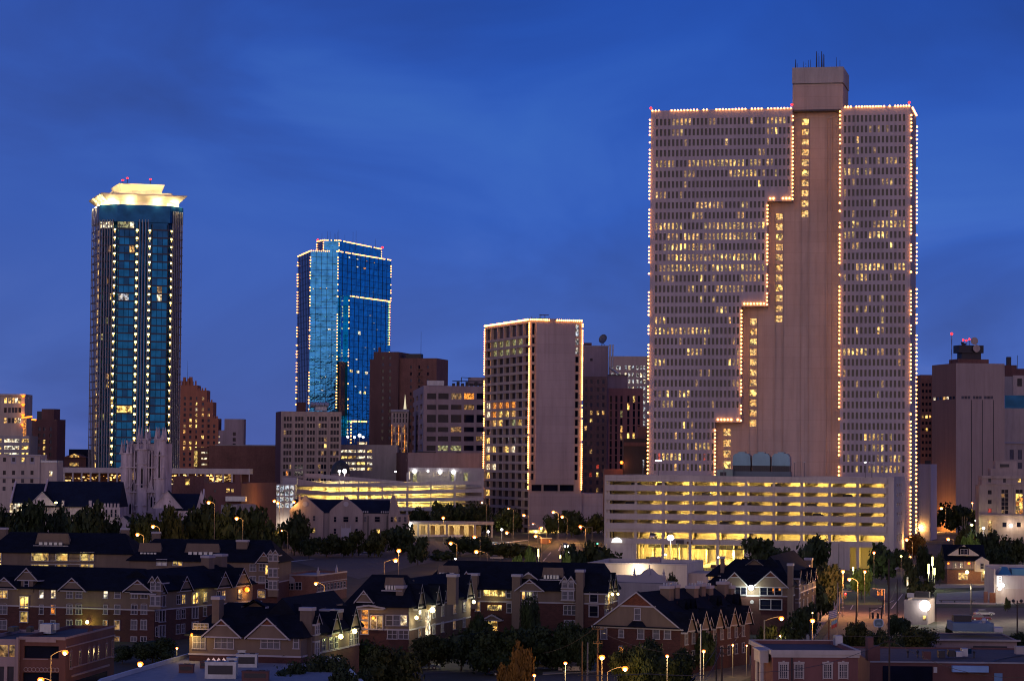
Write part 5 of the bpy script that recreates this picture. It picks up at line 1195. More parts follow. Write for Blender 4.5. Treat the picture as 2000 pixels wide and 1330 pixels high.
def well(b, F, xc, w_, z0, z1, o):
    """cut-in roof well: a pale back wall with air conditioners along its foot"""
    mb = MB(); p = F.p; d = (z1-z0)*.9
    mb.add([p(xc-w_/2, o, z0), p(xc+w_/2, o, z0), p(xc+w_/2*.93, o, z1), p(xc-w_/2*.85, o, z1), p(xc-w_/2, o-.4-d, z0), p(xc+w_/2, o-.4-d, z0), p(xc+w_/2*.93, o-.2, z1), p(xc-w_/2*.85, o-.2, z1)], [(0, 1, 2, 3), (1, 5, 6, 2), (4, 0, 3, 7), (3, 2, 6, 7)], 0)
    n = 5
    for i in range(n): F.box(mb, xc-w_*.36+w_*.72*i/n, xc-w_*.36+w_*.72*(i+.7)/n, o+.05, o+.8, z0-.25, z0+.45, 1)
    F.box(mb, xc-w_/2-.2, xc+w_/2, o+.9, o+1.0, z0-.55, z0-.35, 2)
    return mb.out('roof_well', ['beige', 'metal', 'white'], b.e)
def balcony(b, F, xc, z, w_, h_, m='dark', n=2, o=0.0):
    mb = MB(); F.box(mb, xc-w_/2, xc+w_/2, o+.01, o+.04, z-h_/2, z+h_/2, 0)
    for i in range(n+1): x = xc-w_/2+w_*i/n; F.box(mb, x-.08, x+.08, o+.05, o+.25, z-h_/2, z+h_/2, 1)
    F.box(mb, xc-w_/2-.1, xc+w_/2+.1, o+.05, o+.3, z+h_/2, z+h_/2+.14, 1); F.box(mb, xc-w_/2-.1, xc+w_/2+.1, o+.05, o+.35, z-h_/2-.15, z-h_/2, 1); F.box(mb, xc-w_/2, xc+w_/2, o+.2, o+.24, z-h_/2+.75, z-h_/2+.82, 2)
    return mb.out('balcony', [m, 'white', 'dkmetal'], b.e)
def bay(b, F, xc, w_, z0, z1, rows, o=1.0, m='beige', wm='blind', twin=True):
    mb = MB(); F.box(mb, xc-w_/2, xc+w_/2, 0, o, z0, z1, 0)
    for z, h_ in rows: F.box(mb, xc-w_/2-.12, xc+w_/2+.12, 0.02, o+.1, z+h_/2+.12, z+h_/2+.3, 1); F.box(mb, xc-w_/2-.12, xc+w_/2+.12, 0.02, o+.1, z-h_/2-.3, z-h_/2-.12, 1)
    mb.out('bay', [m, 'white'], b.e)
    for z, h_ in rows:
        for s in (-1, 1): win(b, F, xc+s*w_*.24, z, w_*.36, h_, wm, o)
    if twin:
        for s in (-1, 1): gable(b, F, xc+s*w_/4, w_/4, z1, z1+w_*.32, 2, o+.05, tr=.15)
    else: gable(b, F, xc, w_/2, z1, z1+w_*.5, 2, o+.05, tr=.15)
def street_light_glow(b, F, x, o, z, e=160, col=(1, .7, .3), r=.28, m='yellamp'):
    p = F.p(x, o, z); MB().ball(tuple(p), r).out('wall_lamp', m, b.e); q = F.p(x, o+.8, z-.4); lamp_at(b, q.x, q.y, q.z, e, col)
# ================================================================== church
b = Bld('church_tower', 'tall white gothic stone church tower with pinnacled corner turrets', 'church tower', 238, 5.2, 319, -14, 898, 15)
e = b.e; W = b.W; D = b.D; Z = lambda v, u=278: b.z(u, v)
mb = MB(); m = mb.box
zr = Z(850)
m(2.2, W-2, 1.6, D-1, 0, Z(866))
def turret(xc, yc, r, zt, pin):
    mb.prism([(xc-r, yc-r*.45), (xc-r*.45, yc-r), (xc+r*.45, yc-r), (xc+r, yc-r*.45), (xc+r, yc+r*.45), (xc+r*.45, yc+r), (xc-r*.45, yc+r), (xc-r, yc+r*.45)], 0, zt)
    for i in range(3): zz = zt*(.45+.2*i); mb.box(xc-r-.12, xc+r+.12, yc-r-.12, yc+r+.12, zz, zz+.35)
    mb.box(xc-r-.2, xc+r+.2, yc-r-.2, yc+r+.2, zt-.5, zt)
    for sx_ in (-1, 1):
        for sy_ in (-1, 1): mb.tube((xc+sx_*r*.7, yc+sy_*r*.7, zt), (xc+sx_*r*.7, yc+sy_*r*.7, zt+pin), .75, .04, 4)
turret(b.lx(243), 1.5, 1.7, Z(884, 243), 5); turret(b.lx(252), 1.3, 1.0, Z(884, 252), 4.2)
turret(b.lx(278), 0.6, 2.0, Z(876, 278), 5.2); turret(b.lx(311), 1.4, 1.9, Z(857, 311), 4.6)
turret(b.lx(279, 12), 13, 2.2, Z(856, 279), 4.8); turret(b.lx(312, 12), 13, 1.6, Z(858, 312), 4.4)
m(b.lx(245), b.lx(310), 1.0, 2.0, 0, Z(960)); m(b.lx(290), b.lx(308), .3, 1.4, 0, Z(975)); m(b.lx(244), b.lx(258), -.6, 1.2, 0, Z(985)); m(b.lx(296), b.lx(322), -1.2, 1, 0, Z(1010))
for z, u0, u1 in ((Z(962), 236, 322), (Z(1000), 236, 322), (Z(914), 240, 320)): m(b.lx(u0), b.lx(u1), -.15, 1.5, z, z+.45)
for i in range(6): x = b.lx(246+11*i); mb.box(x-.3, x+.3, .5, 1.2, Z(866), Z(860))
mb.prism([(b.lx(287), .2), (b.lx(301), .2), (b.lx(301), 1.2), (b.lx(287), 1.2)], Z(962), Z(958)); mb.add([(b.lx(287), .15, Z(958)), (b.lx(301), .15, Z(958)), (b.lx(294), .15, Z(936)), (b.lx(287), 1.2, Z(958)), (b.lx(301), 1.2, Z(958)), (b.lx(294), 1.2, Z(936))], [(0, 1, 2), (5, 4, 3), (0, 2, 5, 3), (2, 1, 4, 5)])
for u in (262, 268, 290, 296, 302): x = b.lx(u); mb.box(x-.2, x+.2, .35, 1.5, Z(1000), Z(880))
mb.out('wall', 'stone', e)
def lancet(x, z0, z1, w_, y, name='lancet_window', mt='dark'):
    q = MB(); n = 6; pg = [(x-w_/2, y, z0), (x+w_/2, y, z0), (x+w_/2, y, z1-w_)]+[(x+w_/2*math.cos(a), y, z1-w_+w_*math.sin(a)) for a in (.5, 1.0)]+[(x, y, z1)]+[(x-w_/2*math.cos(a), y, z1-w_+w_*math.sin(a)) for a in (1.0, .5)]+[(x-w_/2, y, z1-w_)]
    q.face(pg); fo = q.out(name, mt, e); t = MB()
    t.box(x-w_/2-.3, x-w_/2, y-.3, y+.1, z0, z1-w_); t.box(x+w_/2, x+w_/2+.3, y-.3, y+.1, z0, z1-w_); t.tube((x-w_/2-.15, y-.1, z1-w_), (x, y-.1, z1+.3), .2, n=4); t.tube((x+w_/2+.15, y-.1, z1-w_), (x, y-.1, z1+.3), .2, n=4); t.out('window_surround', 'stone', e)
lancet(b.lx(247.5), Z(957), Z(912), 1.1, .6); lancet(b.lx(260.5), Z(957), Z(940), 1.2, .9); lancet(b.lx(260.5), Z(936), Z(918), 1.1, .9, mt='warmd')
lancet(b.lx(249), Z(1004), Z(982), .9, -.65); lancet(b.lx(257.5), Z(1004), Z(982), .9, -.65)
lancet(b.lx(294), Z(930), Z(880), 1.3, 1.55); lancet(b.lx(281), Z(952), Z(912), .9, -1.5); lancet(b.lx(313), Z(935), Z(880), .8, -.55); lancet(b.lx(297), Z(990), Z(968), .8, .25); lancet(b.lx(304), Z(990), Z(968), .8, .25)
MB().box(3, W-3, 2, D-2, Z(866), Z(866)+.3).out('roof', 'slate', e)
# nave with its transept gable
b = Bld('church_nave', 'long dark blue slate church roof with stone gable walls beside the church tower', 'church', 22, 5.4, 233, -3, 985, 20)
e = b.e; W = b.W; ze = b.H; zr = b.z(160, 940, y=8); xk = b.lx(84)
zr1 = b.z(50, 944, y=8)
mb = MB(); hip(mb, 0.5, xk+.5, 0, 14, ze, zr1, 0, 0, .1); hip(mb, xk, W, -1, 17, ze-.4, zr, 0, 0, .1); mb.out('roof', 'slate', e)
MB().box(0.3, W, .3, 15, 0, ze-.2).out('wall', 'stone', e)
mb = MB()
def cope(x, y0, y1, z0, z1, zr_, t=.5):
    ym = (y0+y1)/2; mb.add([(x+dx, y, z) for dx in (0, t) for y, z in ((y0, 0), (y1, 0), (y1, z0+.7), (ym, zr_+.9), (y0, z0+.7))], [(0, 1, 2, 3, 4), (9, 8, 7, 6, 5), (3, 8, 9, 4), (2, 7, 8, 3), (0, 4, 9, 5), (1, 6, 7, 2)])
cope(-.2, -.6, 14.6, ze, 0, zr1); cope(xk-.2, -1.6, 17.6, ze, 0, zr)
mb.out('gable_wall', 'stone', e)
g = gable(b, b.F('f', 0, -2), b.lx(87), 4.6, b.z(87, 984), b.z(87, 960), 7, .3, 'stone', 'stone')
mb = MB()
for i in range(8):
    x = b.lx(186)+i*1.25; mb.box(x, x+.7, -2.2, -1.6, b.z(200, 990), b.z(200, 982.5))
mb.box(b.lx(184), W+1, -2.2, -1.6, 0, b.z(200, 990)); x = b.lx(180); mb.box(x-.5, x+.5, -2.3, -1.4, 0, b.z(180, 977)); x = b.lx(127); mb.box(x-.4, x+.4, -2.3, -1.4, 0, b.z(127, 977)); mb.out('battlement', 'stone', e)
for u in (212, 222, 230): win(b, b.F('f', 0, -2.2), b.lx(u), b.z(u, 1002), .7, 2.6, 'dark', frame='stone')
lamp_at(b, b.lx(200), -7, 3, 1800, (1, .86, .6)); lamp_at(b, b.lx(38), -4, 4, 2200, (1, .85, .45)); lamp_at(b, b.lx(117), -6, b.z(117, 982), 300, (1, .9, .6))
x = b.lx(117); MB().ball((x, -5, b.z(117, 981)), .55, sz=.6).out('floodlight', 'yellamp', e)
mb = MB()
for u in (25, 32, 40, 47, 55): x = b.lx(u); mb.box(x-.5, x+.5, -1.0, -.9, b.z(u, 1000), b.z(u, 983))
mb.out('lit_window', 'pale', e)
b = Bld('chapel', 'small stone chapel with crossing gables and blue slate roof right of the church tower', 'chapel', 323, 5.5, 396, 0, 990, 12)
e = b.e; mb = MB(); hip(mb, 0, b.W, 1, 12, b.H-1, b.z(360, 964, y=6), 0, 0, .1); mb.out('roof', 'slate', e); MB().box(0.2, b.W-.2, 1.2, 11.8, 0, b.H-1.1).out('wall', 'stone', e)
gable(b, b.F('f'), b.lx(328), 5.2, b.z(328, 990), b.z(328, 958), 5, .4, 'stone', 'stone'); mb = MB(); x = b.W-.4
mb.add([(x+dx, y, z) for dx in (0, .5) for y, z in ((.4, 0), (12.4, 0), (12.4, b.H-.6), (6.4, b.z(386, 955)), (.4, b.H-.6))], [(0, 1, 2, 3, 4), (9, 8, 7, 6, 5), (3, 8, 9, 4), (2, 7, 8, 3), (0, 4, 9, 5), (1, 6, 7, 2)]); mb.add([(x-2.2, .2, 0), (x+2.4, .2, 0), (x+2.4, .2, b.H-2), (x, .2, b.z(386, 957)), (x-2.2, .2, b.H-2.5)], [(0, 1, 2, 3, 4)]); mb.out('gable_wall', 'stone', e)
b = Bld('stone_porch', 'tiny gabled stone porch at the foot of the church tower', 'porch', 228, 5.6, 257, -8, 1020, 6); body(b, 0, b.W, 0, 6, b.H, 0.01, 'stone', 'stone', 'stone'); gable(b, b.F('f'), b.W/2, b.W/2, b.H, b.z(242, 1008), 6, .2, 'stone', 'stone')
# ================================================================== gabled stucco hall in the middle distance
b = Bld('stucco_hall', 'large beige stucco hall with two curved gables and dark slate roof', 'hall', 567, 5.1, 762, 0, 1000, 16)
e = b.e; F = b.F('f'); W = b.W; mb = MB(); hip(mb, 1, W-.3, 1.0, 15, b.H, b.z(640, 975, y=7), 0, 0, .1); mb.out('roof', 'slate', e)
MB().box(0, W, 1, 15, 0, b.H).out('wall', 'hallwall', e)
def curved(xa, xb, xc, z0, zt, o):
    q = MB(); w2 = (xb-xa)/2
    pr = [(xa, 0), (xb, 0), (xb, z0)]+[(xc+w2*(1-t)**1.0*(1 if t > 0 else 1), z0+(zt-z0)*(t**.85)) for t in (.12, .35, .6, .85)]+[(xc+.5, zt+.5), (xc-.5, zt+.5)]+[(xc-w2*(1-t), z0+(zt-z0)*(t**.85)) for t in (.85, .6, .35, .12)]+[(xa, z0)]
    n = len(pr); q.add([F.p(x, o, z) for x, z in pr]+[F.p(x, -3, z) for x, z in pr], [tuple(range(n)), tuple(range(2*n-1, n-1, -1))]+[(i, i+n, (i+1) % n+n, (i+1) % n) for i in range(n)]); return q.out('gable_wall', 'hallwall', e)
curved(b.lx(567), b.lx(633), b.lx(597), b.z(597, 999), b.z(597, 970), .2); curved(b.lx(645), b.lx(710), b.lx(677), b.z(677, 999), b.z(677, 972), .3)
bx(b, 'chimney', 'hallwall', (b.lx(583), b.lx(587), 3, 4.5, b.H, b.z(585, 967)))
for u, o in ((597, .2), (677, .3)):
    q = MB(); p = F.p(b.lx(u), o+.02, b.z(u, 984)); q.tube(p, p+F.n*.12, 1.0, n=14); q.out('rosette', 'white', e)
for u, v, w_, mt, o in ((615, 1012, .9, 'dim', .2), (656, 1014, .9, 'dark', .3), (677, 1014, 1.9, 'dark', .3), (698, 1014, .9, 'dark', .3), (714, 1014, .9, 'blind', -.9), (738, 1014, 1.9, 'dark', -.9), (614.5, 1035, 1.1, 'yel', .2), (656, 1037, .9, 'dark', .3), (698, 1037, .9, 'dark', .3), (734, 1037, .9, 'dim', -.9), (740, 1037, 1.1, 'yel', -.9)): win(b, F, b.lx(u), b.z(u, v), w_, 1.9, mt, o, frame='hallwall')
q = MB()
for u in (669, 677, 686): q.tube(F.p(b.lx(u), .45, 0), F.p(b.lx(u), .45, b.z(u, 1026 if u != 677 else 1020)), .35, .1, 6)
F.box(q, b.lx(668), b.lx(687), .3, .6, 0, b.z(677, 1031)); q.out('entrance_surround', 'white', e)
for u in (632, 720, 757): bx(b, 'drainpipe', 'dkmetal', (b.lx(u)-.15, b.lx(u)+.15, .55, .8, 0, b.H-1))
for u0, u1 in ((706, 722), (745, 762)):
    q = MB(); n = 4
    for i in range(n): x = b.lx(u0)+(b.lx(u1)-b.lx(u0))*i/n; q.box(x, x+.45, .6, 1, b.H, b.H+.7)
    q.out('battlement', 'white', e)
bx(b, 'end_bay', 'hallwall', (b.lx(761), b.lx(798), -1.5, 12, 0, b.H-.6)); q = MB(); xa, xb, xc = b.lx(761), b.lx(783), b.lx(769)
q.add([(xa, -1.6, b.H-.6), (xb, -1.6, b.H-.6), (xc+.6, -1.6, b.z(769, 968)), (xc-.6, -1.6, b.z(769, 968)), (xa, 3, b.H-.6), (xb, 3, b.H-.6), (xc+.6, 3, b.z(769, 968)), (xc-.6, 3, b.z(769, 968))], [(0, 1, 2, 3), (7, 6, 5, 4), (0, 3, 7, 4), (2, 1, 5, 6), (3, 2, 6, 7)]); q.out('end_gable', 'hallwall', e)
for u, mt in ((767, 'dark'), (774, 'warmd'), (782, 'dim'), (793, 'dim')): win(b, Fr((0, -1.5), (1, 0)), b.lx(u), b.z(u, 1014), .9, 1.9, mt, frame='hallwall')
# drive-through canopy
b = Bld('bank_canopy', 'long flat roofed drive through canopy with bright yellow lit bays', 'canopy', 800, 4.75, 965, -2, 1018, 14)
bx(b, 'roof', 'concrete', (0, b.W, 0, 14, b.z(870, 1024), b.H)); q = MB()
for u in (801, 818, 838, 874, 929, 962): q.box(b.lx(u)-.4, b.lx(u)+.4, .3, 1.1, 0, b.z(u, 1024))
q.out('column', 'concrete', b.e); q = MB()
for u in (826, 845, 863, 882, 902, 920, 935): q.box(b.lx(u)-.9, b.lx(u)+.9, 5, 6, 0, b.z(u, 1027))
q.out('pier', mat('warm_pier', (.42, .32, .16), .8), b.e); bx(b, 'back_wall', 'cream', (b.W*.0, b.W*.75, 12, 12.3, 0, b.H-.4)); bx(b, 'island', 'paint', (b.lx(820), b.lx(905), 1.5, 2.2, 3.2, b.z(860, 1044)))
for i in range(7): lamp_at(b, 3+i*5.2, 6.5, b.z(870, 1024)-.6, 900, (1, .74, .28))
MB().ball((b.lx(803), -.7, b.z(803, 1025)), .85).out('wall_lamp', 'whitelamp', b.e); lamp_at(b, b.lx(803), -2, b.z(803, 1025)-.5, 700, (1, .9, .7))
# ================================================================== white box building and scalloped parapet building
b = Bld('store_building', 'low white box building with a flat blue roof lit by one wall lamp', 'building', 1150, 7.2, 1343, -12, 1098, ('r', 1375))
b.shell('whitewall', {}, par=1.0, roofm='membrane'); lamp_at(b, b.lx(1247), -3.0, b.z(1247, 1114), 2600, (1, .74, .42)); MB().ball((b.lx(1247), -.6, b.z(1247, 1111)), .5).out('wall_lamp', 'whitelamp', b.e); bx(b, 'coping', 'white', (-.1, b.W+.1, -.12, -.01, b.H-.35, b.H+.05))
pbox(b, 'roof_unit', 'purple', 1270, 1290, 1088, 1098, 8, 11); bx(b, 'annex', 'cream', (b.W+.05, b.lx(1384, 3), 3, 20, 0, b.z(1360, 1120)))
b = Bld('mission_building', 'grey building with scalloped mission style parapet and finials in front of the white box building', 'building', 1185, 8.6, 1302, -14, 1137, 12)
e = b.e; F = b.F('f'); b.shell('concrete', {}, par=.4); q = MB(); zt = b.H
Fb = Fr((0, 11.5), (1, 0)); xs_ = [b.lx(u, 11.5) for u in (1215, 1240, 1252, 1258, 1266, 1275, 1281, 1287, 1300)]; zz = [b.z(1240, v, y=11.5) for v in (1123, 1123, 1121, 1115, 1110, 1110, 1116, 1121, 1123)]
pr = [(b.lx(1190, 11.5), zt-1), (b.lx(1302, 11.5), zt-1), (b.lx(1302, 11.5), zz[-1])]+list(reversed(list(zip(xs_, zz))))+[(b.lx(1190, 11.5), zz[0])]
n = len(pr); q.add([(x, 11.5, z) for x, z in pr]+[(x, 12, z) for x, z in pr], [tuple(range(n)), tuple(range(2*n-1, n-1, -1))]+[(i, i+n, (i+1) % n+n, (i+1) % n) for i in range(n)])
for u, v in ((1241, 1108), (1270, 1103), (1298, 1110)): x = b.lx(u, 11.5); z = b.z(u, v, x, 11.5); q.tube((x, 11.5, z-2.2), (x, 11.5, z), .4, .08, 6); q.ball((x, 11.5, z-1.0), .32)
q.out('parapet', 'white', e)
# brown brick corner building
b = Bld('brick_shop', 'low brown brick building with white trim and finials beside the parking lot', 'shop', 548, 7.8, 621, -14, 1121, ('r', 680))
e = b.e; F, Rf = b.F('f'), b.F('r'); b.shell('brown', {}, par=.5, roofm='membrane'); bx(b, 'coping', 'white', (-.1, b.W+.12, -.12, -.01, b.H-.3, b.H+.05)); q = MB(); Rf.box(q, 0, b.D, .01, .12, b.H-.3, b.H+.05); Rf.box(q, 0, b.D, .01, .1, 2.4, 2.7); Rf.box(q, 0, b.D, .01, .1, b.H-2.1, b.H-1.9); q.out('trim', 'white', e)
for u in (571, 586): win(b, F, b.lx(u), b.z(u, 1144), 1.5, 1.7, 'dark', panes_=2)
n = 9
for i in range(n): win(b, Rf, b.D*(i+.7)/(n+.5), 3.6, b.D/n*.55, 1.5, 'dim')
q = MB(); pr = [(-1.2, 0), (1.2, 0), (1.2, 1), (.7, 1.5), (0, 1.9), (-.7, 1.5), (-1.2, 1)]; xc_ = b.lx(570); q.face([F.p(xc_+x, .08, b.H-2.2+z) for x, z in pr]); q.out('crest', 'white', e)
for u in (624, 660):
    yy = b.ly(u, b.W); q = MB().box(b.W-.3, b.W+.3, yy-.3, yy+.3, b.H, b.H+1); q.tube((b.W, yy, b.H+1), (b.W, yy, b.H+2.0), .3, .05, 6); q.out('finial', 'white', e)
# ================================================================== apartment complex
ZE = 10.6
def apt(label, u0, S, u1, yaw, D, ve, group='dark roofed apartment buildings'):
    return Bld('apartment_building', label, 'apartment building', u0, S, u1, yaw, ve, D, group)
# back left
b = apt('back left apartment building whose long dark roof has one roof well above glowing yellow balconies', -20, 7.3, 262, -8, 16, 1077)
e = b.e; F = b.F('f'); ze = b.H; x4 = b.lx(64); x5 = b.lx(188)
body(b, 0, b.W, 0, 16, ze, .01, 'beige', 'beige'); q = MB(); hip(q, 0, b.W, 0, 16, ze, b.z(150, 1040, y=8), 4, 5); q.out('roof', 'roof', e)
for k, (va, vb, mm) in enumerate(((1077, 1096, 'yeld'), (1100, 1112, 'yeld'))):
    for ua, ub, mt in ((65, 99, 'yel'), (99, 112, 'beige'), (113, 136, 'yel'), (136, 160, 'beige'), (161, 177, 'yel'), (178, 187, 'yeld')): balcony(b, F, (b.lx(ua)+b.lx(ub))/2, (b.z(ua, va)+b.z(ua, vb))/2, b.lx(ub)-b.lx(ua), b.z(ua, va)-b.z(ua, vb)-.5, 'yeld' if mt == 'yel' else mt, 1)
for u in (80, 125, 168): lamp_at(b, b.lx(u), -1.2, b.z(u, 1082), 90, (1, .75, .2))
balcony(b, F, b.lx(1), b.z(1, 1088), 1.6, 2.2, 'yel', 1); balcony(b, F, b.lx(1), b.z(1, 1108), 1.6, 2.2, 'yel', 1)
well(b, F, b.lx(107, 4), (143-74)/7.3, b.z(107, 1062, y=3), b.z(107, 1041, y=4), -3); chimney(b, 238, 252, 1031, 12, 13.5); chimney(b, 299, 313, 1038, 12, 13.5); chimney(b, -8, 14, 1030, 11, 13)
b = apt('back apartment building with two roof wells, behind the long front left apartments', 255, 7.9, 545, -8, 15, 1093)
e = b.e; F, Rf = b.F('f'), b.F('r'); ze = b.H; xm = b.lx(496)
body(b, 0, b.W, 0, 15, ze, 5.5); q = MB(); hip(q, 0, b.W, 0, 15, ze, b.z(420, 1053, y=7.5), 5, 4); q.out('roof', 'roof', e)
well(b, F, b.lx(296, 3), 6, b.z(296, 1082, y=3), b.z(296, 1060, y=3), -2.5); well(b, F, b.lx(398, 3), 9, b.z(398, 1081, y=3), b.z(398, 1061, y=3), -2.5); chimney(b, 464, 485, 1054, 4, 6)
balcony(b, F, b.lx(319), b.z(319, 1098), 2.6, 1.4, 'metal', 2); balcony(b, F, b.lx(350), b.z(350, 1099), 2.4, 1.2, 'yeld', 2)
gable(b, F, b.lx(519), 1.9, ze, b.z(519, 1078), 4); bay(b, F, b.lx(538), 2.4, 2, ze+2.2, ((ze+1.1, 1.4), (ze-2.6, 1.8), (ze-5.6, 1.8)), 1.2)
for u, v, mt in ((497, 1108, 'blind'), (497, 1132, 'blind'), (515, 1107, 'dim'), (515, 1132, 'blind')): win(b, F, b.lx(u), b.z(u, v), 1.4, 1.7, mt, panes_=2)
balcony(b, F, b.lx(527), b.z(527, 1112), 1.5, 2.2, 'yel', 2); balcony(b, F, b.lx(527), b.z(527, 1140), 1.3, 2, 'dark', 1, 0); win(b, F, b.lx(514), b.z(514, 1160), 1.8, 1.6, 'warmd', arch=True)
# front left L-shaped block
b = apt('long front left apartment building with three gables facing and a lit wing behind', -60, 9.75, 306, -22, ('r', 497), 1150)
e = b.e; F, Rf = b.F('f'), b.F('r'); ze = b.z(306, 1154.5); D = b.D; W = b.W; DF = 13
body(b, 0, W, 0, DF, ze, 6.2); body(b, W-12, W-.02, DF, D, ze-.02, 6.18, name='wing_wall'); q = MB(); zr = b.z(170, 1107, y=6); hip(q, 0, W, 0, DF, ze, zr, 0, 6.5); hip(q, W-12, W, 4, D, ze, zr-.2, 0, 0, axis='y'); q.out('roof', 'roof', e)
for u, hw, vt, v0 in ((16, 3.9, 1127, 1145), (148, 4.4, 1128, 1150), (276, 4.6, 1132, 1152.5)): gable(b, F, b.lx(u), hw*.5*1.3, b.z(u, v0), b.z(u, vt), 6)
gable(b, F, b.lx(58), 2.3, b.z(58, 1129), b.z(58, 1109), 5, .3); bx(b, 'dormer', 'beige', (b.lx(58)-1.4, b.lx(58)+1.4, -.2, 3, ze-1, b.z(58, 1129))); win(b, F, b.lx(57), b.z(57, 1140), .9, 1.3, 'dark', .22)
bay(b, F, b.lx(319)-.9, 2.4, 6.5, ze+2.2, ((ze+1.0, 1.3), (ze-1.8, 1.6)), .7)
L = {(2, 0): 'pale', (3, 0): 'pale', (6, 0): 'pale', (0, 0): 'warm', (3, 1): 'ora'}
for c, (u, w_, arch) in enumerate(((10, 2.6, 1), (34, 2.0, 0), (86, 1.0, 0), (109, 1.1, 0), (141, 1.5, 1), (159, 1.5, 1), (211, 1.0, 0), (234, 1.4, 0), (267, 1.5, 1), (286, 1.5, 1), (325, 1.1, 0))):
    for r, v in enumerate((1160, 1190, 1220, 1252)):
        if c == 1: continue
        if r == 3 and c < 5: continue
        uu = min(u, 304 if c < 10 else 299); vv = v
        if c == 10: break
        win(b, F, b.lx(uu), b.z(uu, vv), w_*.8 if r else w_*.85, 1.7 if r else 1.5, L.get((c, r), 'warmd' if (c, r) in ((6, 2), (7, 2), (7, 3)) else 'blind' if (c+r) % 3 else 'dim'), arch=bool(arch and r in (1, 2)), panes_=2 if w_ > 1.4 else 1)
balcony(b, F, b.lx(53), b.z(53, 1176), 2.0, 2.2, 'yel', 2); balcony(b, F, b.lx(53), b.z(53, 1204), 1.8, 2.0, 'yeld', 1); lamp_at(b, b.lx(53), -1, b.z(53, 1170), 50, (1, .75, .2))
street_light_glow(b, F, b.lx(179), .7, b.z(179, 1214), 420, (.95, 1, .12), .38, 'yellamp')
n = 9
for i, yy in enumerate([b.ly(u, W) for u in (312, 320, 352, 362, 384, 404, 430, 440, 472)]):
    for r, z in enumerate((ze-2.0, ze-4.9, ze-7.8)):
        mt = 'yel' if (i == 4 and r == 0) else 'warm' if (i == 7 and r == 0) else 'yeld' if (i in (3, 5) and r == 0) else 'warmd' if i > 6 else 'dim' if (i+r) % 2 else 'dark'
        (balcony(b, Rf, yy, z, 2.4, 2.1, mt, 2) if i in (1, 4) else win(b, Rf, yy, z, 1.3, 1.7, mt, panes_=2, arch=(r == 1)))
for u, hw, vt in ((313, 1.3, 1126), (362, 1.7, 1122), (437, 1.9, 1118), (473, 2.2, 1116)): gable(b, Rf, b.ly(u, W), hw*1.5, ze, ze+hw*1.5, 5)
street_light_glow(b, Rf, b.ly(481, W), .6, ze-1.2, 420, (1, .45, .1), .5, 'sodium'); lamp_at(b, *(Rf.p(b.ly(400, W), 1.2, ze-1.2)), 90, (1, .85, .2))
for u, vt in ((402, 1084), (427, 1081)): x = W-6.5; y_ = b.ly(u, x); chim(b, x-.1, x+1.7, y_-1.2, y_+1.2, ze, b.z(u, vt, x, y_))
# front centre block
b = apt('front centre apartment building with two large tan gables above the pale flat roof', 375, 13.2, 592, -14, ('r', 706), 1238)
e = b.e; F, Rf = b.F('f'), b.F('r'); ze = b.z(592, 1243); W, D = b.W, b.D
body(b, 0, W, 0, 14, ze, 7.0); body(b, W-9, W-.02, 14, D, ze-.02, 6.98, name='wing_wall'); q = MB(); hip(q, 0, W, 0, 14, ze, b.z(480, 1176, y=7), 4, 3); hip(q, W-9, W, 5, D, ze, b.z(620, 1150, y=20)-.6, 0, 0, axis='y'); q.out('roof', 'roof', e)
gable(b, F, b.lx(441), 2.75, b.z(441, 1238), b.z(441, 1208), 6, .8); gable(b, F, b.lx(530), 3.1, b.z(530, 1241), b.z(530, 1206), 6, .8); gable(b, F, b.lx(503, 4), 1.5, b.z(503, 1184), b.z(503, 1174), 3, -5)
for u, n_, ww in ((394, 3, 1.8), (443, 3, 2.8), (533, 3, 2.8), (583, 1, .7)): win(b, F, b.lx(u), b.z(u, 1254), ww, 1.7, 'blind', panes_=n_)
for u in (397,): win(b, F, b.lx(u), b.z(u, 1224)+.1, 2.2, .7, 'warmd', panes_=4)
street_light_glow(b, F, b.lx(382), .5, b.z(382, 1239), 260, (1, .6, .15), .25, 'sodium')
chimney(b, 418, 432, 1164, 2, 4, ze); chim(b, W-1.2, W+.6, 3, 4.6, 3, b.z(595, 1185, W, 4)); bay(b, Rf, b.ly(612, W), 2.2, 3, ze+2, ((ze+.8, 1.2), (ze-2, 1.7)), .9, twin=False)
for u, vt in ((645, 1189), (664, 1189)): y_ = b.ly(u, W-1); chim(b, W-2, W-.6, y_-1, y_+1, ze, b.z(u, vt, W-1, y_))
for u, hw in ((653, 2.4), (690, 2.6)): gable(b, Rf, b.ly(u, W), hw, ze, ze+hw*1.2, 5)
for u, mt in ((636, 'dim'), (650, 'dim'), (660, 'dark'), (690, 'dim'), (700, 'dark')): win(b, Rf, b.ly(u, W), ze-1.9, 1.6, 1.7, mt, panes_=2)
street_light_glow(b, Rf, b.ly(661, W), .7, ze-1.0, 240, (.95, 1, .3), .4, 'yellamp'); street_light_glow(b, Rf, b.ly(688, W), .7, ze-.6, 240, (1, .95, .4), .4, 'yellamp')
well(b, Rf, b.ly(640, W-2), 3, ze+1.5, ze+3.2, -2.4); well(b, Rf, b.ly(672, W-2), 3, ze+1.8, ze+3.4, -2.4)
